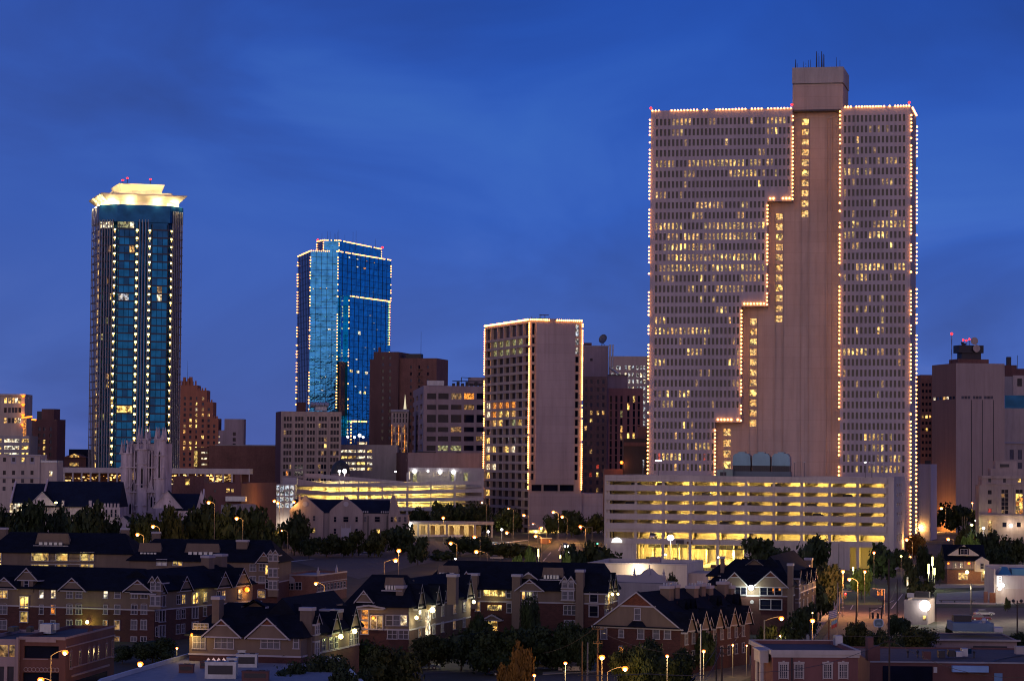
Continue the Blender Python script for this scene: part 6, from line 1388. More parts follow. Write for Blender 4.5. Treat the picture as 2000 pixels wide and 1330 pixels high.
# centre block
b = apt('centre apartment building with a lit corner balcony and bright white wall lamps', 702, 11.2, 802, -14, ('r', 922), 1182)
e = b.e; F, Rf = b.F('f'), b.F('r'); ze = b.z(802, 1184); W, D = b.W, b.D
body(b, 0, W, 0, 12, ze, 6.4); body(b, W-8, W-.02, 12, D, ze-.02, 6.38, name='wing_wall'); q = MB(); hip(q, -2, W, 0, 14, ze, b.z(770, 1122, y=7), 3, 3); hip(q, W-9, W, 5, D, ze, b.z(830, 1128, y=18), 0, 0, axis='y'); q.out('roof', 'roof', e)
gable(b, F, b.lx(726), 2.6, ze-.2, b.z(726, 1181), 5); win(b, F, b.lx(716), b.z(716, 1200), 1.2, 1.6, 'ora'); win(b, F, b.lx(716), b.z(716, 1225), 1.2, 2.2, 'ora'); balcony(b, F, b.lx(740), b.z(740, 1215), 2.2, 2.3, 'warmd', 2)
for u, mt in ((764, 'dim'), (778, 'blind'), (792, 'pale')): win(b, F, b.lx(u), b.z(u, 1211), 1.1, 1.7, mt); 
for u in (770, 792): win(b, F, b.lx(u), b.z(u, 1238), 1.6, 1.5, 'dim', panes_=2)
street_light_glow(b, F, b.lx(734), .5, b.z(734, 1206), 120, (1, .6, .2), .3, 'sodium'); chimney(b, 708, 724, 1162, 2, 4, ze); chimney(b, 776, 790, 1143, 2, 4, ze); gable(b, F, b.lx(712, -1), 1.4, ze+1, ze+2.6, 3, .4)
for u, hw in ((819, 2.4), (852, 1.9), (869, 1.9), (914, 2.6)): gable(b, Rf, b.ly(u, W), hw, ze, ze+hw*1.5, 5)
for u, mt in ((823, 'warmd'), (850, 'dim'), (867, 'dim'), (890, 'warmd'), (909, 'blind')):
    for z in (ze-1.9, ze-4.8): win(b, Rf, b.ly(u, W), z, 1.5, 1.7, mt, panes_=2)
street_light_glow(b, Rf, b.ly(808, W), .8, ze-2.0, 420, (1, .90, .5), .35, 'yellamp'); street_light_glow(b, Rf, b.ly(838, W), .9, ze-1.2, 900, (1, .90, .50), .5, 'yellamp'); street_light_glow(b, Rf, b.ly(920, W), .8, ze-1.2, 400, (1, .90, .5), .35, 'yellamp')
q = MB(); Rf.box(q, b.ly(834, W), b.ly(843, W), .02, .1, ze-6.2, ze-1.2); q.out('lit_stair', 'pale', e)
for u, vt in ((884, 1121), (762, 1133)): y_ = 9; x = b.lx(u, y_); chim(b, x-.8, x+.8, y_, y_+2, ze, b.z(u, vt, x, y_))
well(b, F, b.lx(772, 3), 3.6, ze+3, ze+4.8, -3.0); well(b, Rf, b.ly(806, W-3), 4, ze+2.4, ze+4, -3)
# long back centre block
b = apt('wide apartment building with tan top storey on brick, yellow lit stair hall in its middle', 828, 9.9, 1182, -14, ('r', 1204), 1148)
e = b.e; F, Rf = b.F('f'), b.F('r'); ze = b.z(1100, 1152); W, D = b.W, max(13, b.D); zb = b.z(1000, 1175)
body(b, 0, W, 0, D, ze, zb); q = MB(); hip(q, 0, W, 0, D, ze, b.z(1000, 1096, y=6.5), 4, 2); q.out('roof', 'roof', e)
well(b, F, b.lx(878, 3), 4.4, b.z(878, 1122, y=3), b.z(878, 1104, y=3), -2.6); well(b, F, b.lx(1082, 3), 4.4, b.z(1082, 1127, y=3), b.z(1082, 1108, y=3), -2.6)
for ua, ub, vt in ((881, 891, 1121), (918, 934, 1119), (1002, 1018, 1121), (1126, 1141, 1112)): chimney(b, ua, ub, vt, -.7, .9, 0 if ub != 934 else ze-4)
gable(b, F, b.lx(911), 1.6, ze+1, b.z(911, 1116), 5, -1); gable(b, F, b.lx(1031), 1.5, b.z(1031, 1128), b.z(1031, 1118), 5, -1.5); gable(b, F, b.lx(1038), 2.6, ze+.1, b.z(1038, 1131), 5, .7)
bay(b, F, b.lx(1113), 2.6, zb+.3, b.z(1113, 1133), ((b.z(1113, 1141), 1.1), (b.z(1113, 1162), 1.5)), .8)
for ua, ub, va, vb, mt in ((947, 990, 1152, 1163, 'yel'), (955, 983, 1181, 1191, 'yel'), (955, 975, 1210, 1232, 'yel')):
    q = MB(); F.box(q, b.lx(ua), b.lx(ub), .02, .1, b.z(ua, vb), b.z(ua, va), 0); 
    for i in range(7): x = b.lx(ua)+(b.lx(ub)-b.lx(ua))*i/6; F.box(q, x-.05, x+.05, .1, .2, b.z(ua, vb), b.z(ua, va) if i in (0, 6) else b.z(ua, vb)+.8, 1)
    q.out('lit_stair_hall', [mt, 'white'], e)
lamp_at(b, b.lx(968), -1.5, b.z(968, 1170), 70, (1, .8, .2)); gable(b, F, b.lx(967), 1.7, b.z(967, 1207), b.z(967, 1199), 2, 1.2)
for u, v, w_, mt in ((936, 1157, .8, 'dim'), (936, 1184, .8, 'warmd'), (996, 1158, .8, 'dim'), (997, 1187, .8, 'dim'), (1028, 1163, 1.2, 'warm'), (1047, 1162, .8, 'blind'), (1029, 1188, 1.6, 'dim'), (1115, 1191, 2.3, 'dim'), (1115, 1220, 2.0, 'blind')): win(b, F, b.lx(u), b.z(u, v), w_, 1.7, mt, panes_=3 if w_ > 2 else 2 if w_ > 1 else 1)
balcony(b, F, b.lx(1037), b.z(1037, 1163), 1.6, 1.9, 'dark', 1); balcony(b, F, b.lx(1162), b.z(1162, 1165), 1.6, 1.9, 'dark', 1); balcony(b, F, b.lx(1162), b.z(1162, 1193), 1.8, 2.0, 'dark', 1)
q = MB(); q.tube(F.p(b.lx(1133), .0, b.z(1133, 1188)), F.p(b.lx(1133), .12, b.z(1133, 1188)), .4, n=12); q.out('medallion', 'white', e)
for u, hw in ((1187, 2.0), (1197, 2.0)): gable(b, Rf, b.ly(u, W), hw*1.2, ze, ze+hw*1.6, 5)
for u in (1184.5, 1188, 1197):
    for z in (ze-1.7, ze-4.6): win(b, Rf, b.ly(u, W), z, 1.3, 1.8, 'dim', panes_=2)
q = MB(); y_ = b.ly(1190, W); Rf.box(q, y_-.5, y_+.5, .02, .1, ze-2.8, ze); q.out('lit_stair', 'yel', e); street_light_glow(b, Rf, y_, .8, ze-.8, 200, (1, .8, .3), .3, 'yellamp'); street_light_glow(b, Rf, b.ly(1201, W), .8, ze-1.0, 100, (1, .8, .3), .25, 'yellamp')
# gabled brick row
b = Bld('townhouse_row', 'red brick townhouse row, its big tan end gable facing and chimneys along the roof', 'townhouses', 1169, 11.4, 1331, -27, 1221, ('r', 1466))
e = b.e; F, Rf = b.F('f'), b.F('r'); ze = b.z(1250, 1223); W, D = b.W, b.D
body(b, 0, W, 0, D, ze, ze-.2, up='redbrick'); q = MB(); zr = b.z(1246, 1156, y=0); zr2 = zr
q = MB(); hip(q, 0, W, .35, D, ze, zr, 0, 0, .5, axis='y'); q.out('roof', 'roof', e)
gable(b, F, W*.49, W/2+.3, ze+.1, zr+.05, .3, .45, tr=.3); q = MB(); xc_ = W*.5; q.add([F.p(xc_-1.6, .5, ze+.1), F.p(xc_+1.6, .5, ze+.1), F.p(xc_+.9, .5, ze+.95), F.p(xc_-.9, .5, ze+.95), F.p(xc_-1.7, 1.0, ze+.02), F.p(xc_+1.7, 1.0, ze+.02)], [(4, 5, 1, 0), (4, 0, 3), (5, 2, 1), (4, 5, 2, 3)]); q.box(-.3, W+.3, -.95, -.4, ze-.12, ze+.04); q.out('pent_roof', 'roof', e)
win(b, F, W*.5, b.z(1250, 1199), 1.0, 1.9, 'blind', .46)
for u, w_, mt in ((1182, 1.05, 'blind'), (1216, .75, 'blind'), (1254, 1.05, 'blind'), (1284, 1.05, 'blind'), (1306, 1.05, 'blind')): win(b, F, b.lx(u), b.z(u, 1237), w_, 1.7 if w_ > .8 else 1.2, mt)
q = MB(); F.box(q, b.lx(1180), b.lx(1185), .03, .06, b.z(1182, 1237), b.z(1182, 1235.5)); q.out('room_light', 'pale', e)
win(b, F, b.lx(1216), b.z(1216, 1271), .75, 1.35, 'ora', arch=True); win(b, F, b.lx(1254), b.z(1254, 1271), .9, 1.6, 'blind')
bx(b, 'porch', 'beige', (b.lx(1149), -.02, 1, 6, ze-1.3, ze-.9), (b.lx(1149), -.02, 1, 1.15, 3.1, 4.2), (b.lx(1149), b.lx(1149)+.25, 1, 1.25, 0, ze-1.3)); q = MB(); q.add([(b.lx(1139), .6, ze-1.1), (-.02, .6, ze+.2), (-.02, 7, ze+.2), (b.lx(1139), 7, ze-1.1), (b.lx(1139), .6, ze-.9), (-.02, .6, ze+.4), (-.02, 7, ze+.4), (b.lx(1139), 7, ze-.9)], [(3, 2, 1, 0), (4, 5, 6, 7), (0, 1, 5, 4), (3, 0, 4, 7)]); q.out('porch_roof', 'roof', e)
us = (1342, 1356, 1369, 1383, 1397, 1411, 1425, 1439, 1453)
for i, u in enumerate(us):
    y_ = b.ly(u, W); gable(b, Rf, y_, 1.1 if i % 2 else 1.9, ze-.2, ze+(1.3 if i % 2 else 2.5), 6, .5 if i % 2 else .9, wallm='beige', tr=.12); win(b, Rf, y_, ze-1.9, 1.1, 1.9, 'blind'); win(b, Rf, y_, ze-4.9, 1.0, 1.6, 'dim')
for u in (1318, 1327, 1337, 1380, 1387, 1411, 1424): 
    x = W*.66; y_ = b.ly(u, x); gable(b, Rf, y_, .9, ze+2.2, ze+4.2, 3, -W*.30, tr=.15)
for (ua, ub, vt) in ((1295, 1313, 1143), (1313, 1325, 1141), (1345, 1362, 1143), (1362, 1376, 1139), (1378, 1391, 1143), (1405, 1421, 1135), (1412, 1433, 1143)):
    x = W*.60; y_ = b.ly((ua+ub)/2, x); w_ = 1.2*(ub-ua)/20*1.0; o_ = chim(b, x-w_*.8, x+w_*.8, y_-.9, y_+.9, ze+1, b.z(ua, vt, x, y_), 'beige'); q = MB()
    for k in range(3): xx = x-w_*.5+w_*.5*k; zt = b.z(ua, vt, x, y_); q.tube((xx, y_, zt), (xx, y_, zt+.45), .16, n=6)
    q.out('flue', 'metal', o_)
# right apartment block
b = apt('right hand apartment building with two gables and one glaring white floodlight between them', 1395, 9.3, 1545, -13, ('r', 1594), 1141)
e = b.e; F, Rf = b.F('f'), b.F('r'); ze = b.z(1470, 1142); W, D = b.W, b.D
body(b, 0, W, 0, D, ze, b.z(1470, 1163)); q = MB(); hip(q, -1, W, 0, 15, ze, b.z(1470, 1092, y=7), 5, 4); hip(q, W-10, W, 6, D, ze, b.z(1510, 1083, y=14), 0, 0, axis='y'); q.out('roof', 'roof', e)
gable(b, F, b.lx(1437), 2.7, ze, b.z(1437, 1117), 5, .7); gable(b, F, b.lx(1507), 3.4, ze, b.z(1507, 1115), 5, .7); gable(b, F, b.lx(1475, 4), 1.5, b.z(1475, 1100, y=4), b.z(1475, 1091, y=4), 3, -4)
balcony(b, F, b.lx(1448), b.z(1448, 1152), 2.4, 1.8, 'dark', 2); balcony(b, F, b.lx(1507), b.z(1507, 1153), 4.6, 1.8, 'dark', 3); balcony(b, F, b.lx(1507), b.z(1507, 1180), 4.6, 2.0, 'dark', 2)
q = MB(); F.box(q, b.lx(1522), b.lx(1526), .05, .08, b.z(1520, 1153), b.z(1520, 1145)); F.box(q, b.lx(1510), b.lx(1512.5), .05, .08, b.z(1510, 1158), b.z(1510, 1145)); q.out('room_light', 'ora', e)
q = MB(); q.tube(F.p(b.lx(1470), 0, b.z(1470, 1175)), F.p(b.lx(1470), .12, b.z(1470, 1175)), .4, n=12); q.out('medallion', 'white', e)
street_light_glow(b, F, b.lx(1469), 1.0, b.z(1469, 1147), 900, (.9, 1, .75), .55, 'whitelamp')
chimney(b, 1408, 1415, 1086, 3, 4, ze); chimney(b, 1539, 1549, 1100, -.6, .8, 3); bx(b, 'side_wing', 'beige', (b.lx(1383), -.02, 2, 12, 0, b.z(1390, 1127))); q = MB(); hip(q, b.lx(1383), 0, 2, 12, b.z(1390, 1124), b.z(1390, 1104), 2, 0); q.out('side_roof', 'roof', e); win(b, Fr((0, 2), (1, 0)), b.lx(1396, 2), b.z(1396, 1129), 2.6, .8, 'warmd', panes_=5)
bay(b, Rf, b.ly(1555, W), 2.4, 2, ze+1.6, ((ze+.6, 1.2), (ze-2, 1.8), (ze-5.0, 1.8)), .8, twin=False)
for u, vt in ((1574, 1103), (1580, 1089)): x = W-2.5; y_ = b.ly(u, x); chim(b, x-.8, x+.8, y_-1, y_+1, ze, b.z(u, vt, x, y_))
for u in (1570, 1578, 1588):
    for z in (ze-2, ze-4.9, ze-7.8): win(b, Rf, b.ly(u, W), z, 1.4, 1.8, 'dim' if z > 6 else 'warmd', panes_=2)
    gable(b, Rf, b.ly(u, W), 1.8, ze, ze+2.2, 4)
# ================================================================== bottom and right hand buildings
b = Bld('brick_shop', 'red brick corner shop with arched side windows at the bottom left corner', 'shop', 43, 12.9, 134, -6, 1243, ('r', 229))
e = b.e; F, Rf = b.F('f'), b.F('r'); W, D = b.W, b.D; H = b.H
fr = [wpx(b, 53, 121, 1261, 1285, 'dark'), wpx(b, 51, 122, 1313, 1350, 'dark')]
b.shell('dkbrick', {'f': fr}, par=.5, dep=.6)
q = MB(); F.box(q, 0, W, .01, .14, H-.4, H+.05); F.box(q, b.lx(57), b.lx(116), .15, .3, H-.75, H-.25); F.box(q, b.lx(52), b.lx(101), .01, .15, b.z(60, 1287), b.z(60, 1285.5))
Rf.box(q, 0, D, .01, .12, H-.25, H+.05); Rf.box(q, 0, D, .01, .14, H-1.6, H-1.4); Rf.box(q, D*.08, D*.95, .01, .12, H-4.9, H-4.7); Rf.box(q, D*.12, D*.88, .01, .2, H-6.2, H-5.9)
q.out('trim', 'purple', e)
q = MB(); n = 9
for i in range(n):
    x = b.lx(54)+(b.lx(122)-b.lx(54))*(i+.5)/n; z = b.z(80, 1307)
    for a in range(8): q.tube(F.p(x+.32*math.cos(a*math.pi/4), .05, z+.32*math.sin(a*math.pi/4)), F.p(x+.32*math.cos((a+1)*math.pi/4), .05, z+.32*math.sin((a+1)*math.pi/4)), .06, n=4)
q.out('ring_frieze', 'purple', e)
for t, tall in ((.10, 1), (.28, 0), (.46, 0), (.56, 0), (.66, 0), (.83, 0), (.96, 1)):
    win(b, Rf, D*t, H-3.6, .95, 2.1 if not tall else 2.6, 'dim', arch=True, frame='purple'); q = MB(); zc_ = H-2.45; q.face([Rf.p(D*t+.5*math.cos(math.pi*k/8), .04, zc_+.75*math.sin(math.pi*k/8)) for k in range(9)]); q.out('arch_panel', 'pinkbrick', e)
q = MB(); Rf.box(q, D*.15, D*.85, .02, .05, 0, H-6.9); q.out('shop_front', 'dark', e)
q = MB(); q.add([F.p(0, 0, H)+Vector((W, D*.42, 0))+Vector((.02, y, z)) for y, z in ((0, 0), (3.6, .0), (2.4, 1.0), (1.2, 1.0))], [(0, 1, 2, 3)]); q.out('raised_parapet', 'dkbrick', e)
lamp_at(b, b.lx(80), 1.5, b.z(80, 1318), 60, (1, .6, .15)); MB().ball((b.lx(78), .9, b.z(78, 1317)), .25).out('porch_lamp', 'yellamp', e)
for ua, ub, va, vb, y0, y1, mt in ((83, 105, 1218, 1237, 12, 15, 'metal'), (106, 115, 1218, 1230, 13, 15, 'metal'), (57, 65, 1224, 1234, 14, 16, 'dkmetal')): pbox(b, 'roof_unit', mt, ua, ub, va, vb, y0, y1)
b = Bld('painted_shop', 'pale painted two storey shop left of the red brick corner shop', 'shop', -40, 12.9, 42.5, -6, 1246.5, 22)
b.shell('purple', {'f': [wpx(b, a_, c_, 1259, 1282, 'warmd') for a_, c_ in ((-20, 2), (4, 22), (24, 35))]+[wpx(b, a_, c_, 1301, 1330, 'dim') for a_, c_ in ((3, 15), (21, 34))]}, par=.5); bx(b, 'pier', 'purple', (b.lx(39), b.lx(43), -.3, -.01, 0, b.H+.3)); pbox(b, 'roof_unit', 'dkmetal', 21, 32, 1224, 1233, 14, 17)
# pale flat roof with air handling units
zr_ = 6.2
pts = [G(u, v, zr_) for u, v in ((377, 1277), (660, 1287), (720, 1345), (700, 1480), (40, 1480), (196, 1330))]; cx_ = pts[0].copy(); cx_.z = 0
t = thing('flat_roofed_warehouse', 'pale blue flat roof scattered with air conditioning units at the bottom', 'warehouse', (cx_.x, cx_.y, 0))
pl = [(p.x-cx_.x, p.y-cx_.y) for p in pts]; pl.reverse()
MB().prism(pl, 0, zr_-.3).out('wall', 'concrete', t); MB().prism([(x*.995, y*.995-.2) for x, y in pl], zr_-.29, zr_-.2).out('roof', 'membrane', t); q = MB()
for (xa, ya), (xb, yb) in zip(pl, pl[1:]+pl[:1]):
    F_ = Fr((xa, ya), (xb-xa, yb-ya)); L_ = math.dist((xa, ya), (xb, yb)); F_.box(q, 0, L_, -.3, .1, zr_-.3, zr_+.35)
q.out('parapet', mat('parapet_cap', (.36, .42, .48), .6), t)
def unit(u, v, w_, d_, h_, m, name='air_conditioner'):
    p = G(u, v, zr_); x, y = p.x-cx_.x, p.y-cx_.y; o = MB().box(x-w_/2, x+w_/2, y, y+d_, zr_-.2, zr_+h_).box(x-w_/2-.06, x+w_/2+.06, y-.06, y+d_+.06, zr_+h_, zr_+h_+.08).out(name, m, t)
    q = MB(); q.box(x-w_*.4, x+w_*.4, y-.05, y-.01, zr_+h_*.2, zr_+h_*.8); q.out('louvre', 'dkmetal', o)
    for k in range(max(1, int(w_/1.3))): MB().tube((x-w_/2+w_*(k+.5)/max(1, int(w_/1.3)), y+d_/2, zr_+h_+.08), (x-w_/2+w_*(k+.5)/max(1, int(w_/1.3)), y+d_/2, zr_+h_+.2), .4, n=10).out('fan', 'dkmetal', o)
unit(363, 1311, 2.0, 1.6, .9, 'dkbrick', 'vent_box'); unit(430, 1322, 4.2, 2.2, 2.0, 'metal'); unit(452, 1318, 1.4, 2.0, 2.3, 'metal'); unit(481, 1300, 3.0, 2.0, 1.6, 'metal'); unit(498, 1326, 3.6, 1.6, 1.0, 'dkbrick', 'vent_box'); unit(472, 1290, 1.2, 1.2, 1.5, 'metal'); unit(400, 1302, 1.4, 1.2, .7, 'dkbrick', 'vent_box')
p = G(417, 1291, zr_); x, y = p.x-cx_.x, p.y-cx_.y; q = MB()
for i in range(4): q.add([(x-1.2+.75*i, y, zr_-.1), (x-.5+.75*i, y, zr_-.1), (x-.5+.75*i, y+1.6, zr_-.1), (x-1.2+.75*i, y+1.6, zr_-.1), (x-.85+.75*i, y+.8, zr_+.5)], [(0, 1, 4), (1, 2, 4), (2, 3, 4), (3, 0, 4)])
q.out('skylight', emat('lit_skylight', (1, .62, .62), .55), t)
# brick office with portico, bottom right
b = Bld('brick_office', 'flat roofed brick office with four white framed barred windows at the bottom right', 'office', 1511, 13.4, 1677, 3, 1270, 22)
e = b.e; F = b.F('f'); H = b.H; b.shell('pinkbrick', {}, par=.5); q = MB(); W, D = b.W, b.D
for (a, c, d, f_) in ((-.35, W+.35, -.35, -.01), (-.35, -.01, -.01, D), (W+.01, W+.35, -.01, D), (-.35, W+.35, D+.01, D+.3)): q.box(a, c, d, f_, H-.55, H+.12)
q.box(-.2, W+.2, -.2, -.01, H-.95, H-.56); q.out('cornice', 'whitewall', e)
for u in (1532, 1562, 1618, 1648):
    wo = win(b, F, b.lx(u), b.z(u, 1310), 1.05, 1.9, 'dim', frame='whitewall', panes_=4); wo['label'] = 'barred sash window in a white surround'
    q = MB(); x, z = b.lx(u), b.z(u, 1310); q.box(x-.75, x-.66, -.16, -.01, z-1.2, z+1.2); q.box(x+.66, x+.75, -.16, -.01, z-1.2, z+1.2); q.box(x-.8, x+.8, -.16, -.01, z+1.1, z+1.35); q.box(x-.15, x+.15, -.22, -.01, z+1.15, z+1.5)
    for k in range(5): q.box(x-.5, x+.5, -.13, -.1, z-.8+.38*k, z-.77+.38*k)
    q.out('window_surround', 'whitewall', e)
q = MB(); x0 = b.lx(1489.5); q.box(x0, -.4, 1.5, 8, H-1.9, H-.25); q.box(x0-.15, -.4, 1.35, 8.1, H-.25, H-.05); q.out('portico_roof', 'whitewall', e)
for x, y in ((x0+.4, 2), (x0+.4, 7.3), (-1.4, 2)): MB().tube((x, y, 0), (x, y, H-1.9), .3, .26, 12).out('column', 'whitewall', e)
pbox(b, 'roof_hatch', 'metal', 1633, 1647, 1241, 1260, 15, 17); pbox(b, 'chimney', 'dkbrick', 1696, 1707, 1244, 1290, 14, 16); bx(b, 'drainpipe', 'dkmetal', (b.lx(1548)-.1, b.lx(1548)+.1, -.15, -.02, 0, H-1)); lamp_at(b, x0+3, 1.0, 2.2, 25, (1, .45, .35))
b = Bld('brick_row_building', 'long low brick building with gravel roof and pale awning along the bottom right edge', 'building', 1700, 12.3, 2060, -1, 1291, 34)
e = b.e; F = b.F('f'); b.shell('dkbrick', {}, par=.25); bx(b, 'gutter', 'membrane', (0, b.W, -.15, -.01, b.H-.15, b.H+.1))
q = MB(); F.box(q, b.lx(1859), b.lx(1929), .02, 1.2, b.z(1890, 1311), b.z(1890, 1299)); q.out('awning', mat('awning_cloth', (.20, .36, .62), .7, var=.1), e); bx(b, 'door', mat('blue_door', (.10, .22, .40), .6), (b.lx(1942), b.lx(1958), -.1, -.02, 0, b.z(1950, 1314))); bx(b, 'vent_panel', 'metal', (b.lx(1824), b.lx(1831), -.1, -.02, b.z(1827, 1313), b.z(1827, 1302)))
bx(b, 'shop_front', 'dark', (b.lx(1725), b.lx(1822), -.1, -.02, 0, b.z(1770, 1300)))
bx(b, 'chimney', 'dkbrick', (b.lx(1703), b.lx(1723), 2, 4, 0, b.z(1710, 1261, y=2)))
for ua, ub, va, vb, y_, mt in ((1805, 1819, 1272, 1287, 4, 'dkbrick'), (1834, 1847, 1270, 1284, 10, 'dkmetal'), (1854, 1866, 1269, 1282, 10, 'dkmetal'), (1868, 1880, 1272, 1282, 10, 'metal'), (1880, 1891, 1266, 1281, 12, 'metal'), (1891, 1898, 1266, 1276, 13, 'blue'), (1985, 2010, 1262, 1277, 18, 'concrete')): pbox(b, 'roof_unit', mt, ua, ub, va, vb, y_, y_+2)
for u in (1774, 1793, 1903): x = b.lx(u, 12); q = MB().tube((x, 12, b.H-.2), (x, 12, b.H+.7), .12); q.ball((x, 12, b.H+.8), .25); q.out('vent_pipe', 'dkmetal', e)
q = MB(); pv = [Vector((b.lx(u, y), y, b.H-.1)) for u, y in ((1932, 1), (1950, 8), (1975, 14), (1995, 17))]
for a, c in zip(pv, pv[1:]): q.tube(a, c, .07)
q.out('roof_cable', 'dkmetal', e)
b = Bld('law_office', 'low building with blue roof decks, big vent box and dark name board', 'office', 1828, 10.6, 1986, -2, 1247, 18)
e = b.e; F = b.F('f'); b.shell('purple', {}, par=.15); bx(b, 'eave', 'concrete', (-.6, b.W+.6, -1.0, -.01, b.H-.3, b.H)); pbox(b, 'roof_deck', mat('blue_roof', (.10, .17, .25), .7), 1862, 1941, 1216, 1232, 7, 16); pbox(b, 'vent_box', 'dkmetal', 1863, 1898, 1201, 1222, 11, 14); pbox(b, 'roof_unit', 'metal', 1942, 1959, 1225, 1234, 6, 9)
q = MB()
for u, v in ((1916, 1218), (1922, 1211)): x = b.lx(u, 8); z = b.z(u, v, x, 8); q.tube((x, 8, b.z(u, 1230, x, 8)), (x, 8, z), .25, .4, 10); q.ball((x, 8, z), .5, 8)
q.out('turbine_vent', 'metal', e)
q = MB(); F.box(q, b.lx(1896), b.lx(1962), 3.0, 3.3, b.H-3.3, b.H-1.0); q.out('name_board', mat('black_board', (.008, .008, .014), .6), e)
fc = bpy.data.curves.new('sign_lettering', 'FONT'); fc.body = 'THE PASTORA LAW FIRM'; fc.size = .62; fc.align_x = 'CENTER'; fc.extrude = .02; fc.materials.append(mat('sign_letters', (.25, .27, .30), .6))
fo = bpy.data.objects.new('sign_lettering', fc); COL.objects.link(fo); fo.parent = e; fo.location = (b.lx(1930, -3.3), -3.34, b.H-2.2); fo.rotation_euler = (math.pi/2, 0, 0)
bpy.context.view_layer.update(); me = bpy.data.meshes.new_from_object(fo.evaluated_get(bpy.context.evaluated_depsgraph_get())); mo = bpy.data.objects.new('lettering', me); COL.objects.link(mo); mo.parent = e; mo.location = fo.location; mo.rotation_euler = fo.rotation_euler; bpy.data.objects.remove(fo)
b = Bld('booth', 'small pale booth with a glaring white floodlight beside the intersection', 'booth', 1766, 8.7, 1812, -16, 1171, ('r', 1826))
b.shell('hallwall', {}, par=.4, roofm='membrane'); pbox(b, 'roof_unit', 'dkmetal', 1787, 1815, 1155, 1166, 3, 5); pbox(b, 'roof_unit', 'metal', 1772, 1786, 1158, 1166, 3, 5)
MB().ball((b.lx(1808), -.8, b.z(1808, 1182)), 1.2).out('floodlight', 'whitelamp', b.e); lamp_at(b, b.lx(1808), -2.6, b.z(1808, 1186), 170, (1, .94, .7)); lamp_at(b, b.W+7, 6, 8, 9000, (1, .84, .55)); lamp_at(b, b.W+22, 22, 8, 7000, (1, .84, .6)); bx(b, 'window', 'yel', (b.lx(1812)-1.0, b.lx(1812)-.3, -.06, -.01, 1, 2))  # floodlight ball enlarged as glare; two strongest lights unseen, added to brighten lots
b = Bld('porch_house', 'dark roofed brick house with white gables and a lamp lit porch', 'house', 1850, 6.5, 1931, -2, 1110, 13)
e = b.e; F = b.F('f'); W = b.W; z2 = b.z(1890, 1094)
body(b, 0, W, 0, 13, z2, b.z(1890, 1112), up='purple', low='brown', band='dkmetal'); q = MB(); hip(q, 0, W-1.5, 0, 12, z2, b.z(1890, 1063, y=6), 0, 0, .8); q.out('roof', 'roof', e)
q = MB(); zb_ = b.z(1880, 1083); zt_ = b.z(1880, 1070.5); q.face([F.p(b.lx(1852), .5, zb_), F.p(b.lx(1872), .5, zb_), F.p(b.lx(1872), .5, zt_)]); q.face([F.p(b.lx(1892), .5, zb_), F.p(b.lx(1912), .5, zb_), F.p(b.lx(1892), .5, zt_)]); F.box(q, b.lx(1852), b.lx(1912), -3, .45, zb_-.3, zb_); q.face([F.p(b.lx(1878), .55, zt_+.5), F.p(b.lx(1887), .55, zt_+.5), F.p(b.lx(1882.5), .55, zt_+1.1)]); q.out('dormer_gable', 'whitewall', e)
q = MB(); q.add([F.p(b.lx(1850), .7, zb_), F.p(b.lx(1882), .7, zt_+.9), F.p(b.lx(1914), .7, zb_), F.p(b.lx(1850), -5, zb_), F.p(b.lx(1882), -5, zt_+.9), F.p(b.lx(1914), -5, zb_)], [(0, 1, 4, 3), (1, 2, 5, 4)]); q.out('dormer_roof', 'roof', e)
win(b, F, b.lx(1882.5), b.z(1882, 1077), 1.9, 1.4, 'dark', .55, panes_=2); xa, xb = b.lx(1903.5), b.lx(1931); q = MB(); zlo, zm_, zp = b.z(1917, 1116), b.z(1917, 1095), b.z(1917, 1086.5)
q.add([F.p(xa, 1.2, zlo), F.p(xb, 1.2, zlo), F.p(xb, 1.2, zm_), F.p((xa+xb)/2, 1.2, zp), F.p(xa, 1.2, zm_), F.p(xa, -4, zlo), F.p(xb, -4, zlo), F.p(xb, -4, zm_), F.p((xa+xb)/2, -4, zp), F.p(xa, -4, zm_)], [(0, 1, 2, 3, 4), (0, 4, 9, 5), (2, 1, 6, 7), (1, 0, 5, 6), (4, 3, 8, 9), (3, 2, 7, 8)]); q.out('gabled_bay', 'whitewall', e); win(b, F, (xa+xb)/2, b.z(1917, 1105), .9, 1.5, 'dim', 1.2, arch=True)
q = MB()
for u, m_ in ((1865, 0), (1877, 1), (1883.5, 0), (1895, 0), (1857, 0)): F.box(q, b.lx(u)-.12, b.lx(u)+.12, .5, .7, b.z(1880, 1110), z2)
q.out('porch_post', 'purple', e); q = MB()
for u, w_ in ((1865.5, .75), (1878, .75)): F.box(q, b.lx(u)-w_/2, b.lx(u)+w_/2, .02, .06, b.z(u, 1108), b.z(u, 1098))
q.out('lit_window', 'pale', e)
for u, v, r in ((1851, 1099.5, .3), (1891, 1099.5, .4), (1887.5, 1116.5, .55), (1924, 1117, .6)): MB().ball((b.lx(u), -1.8, b.z(u, v)), r).out('porch_lamp', 'sodium' if u < 1887 or u == 1891 else 'yellamp', e); lamp_at(b, b.lx(u), -3.2, b.z(u, v)-.6, 260 if r > .5 else 60, (1, .62, .2))
win(b, F, b.lx(1881), b.z(1881, 1125), 2.6, 1.9, 'warm', panes_=3); win(b, F, b.lx(1921), b.z(1921, 1125), 1, 2.6, 'warmd')
b = Bld('white_store', 'pale flat building at the right edge with a glaring white sign on its corner', 'store', 1944.5, 7.5, 2060, -4, 1123, 24)
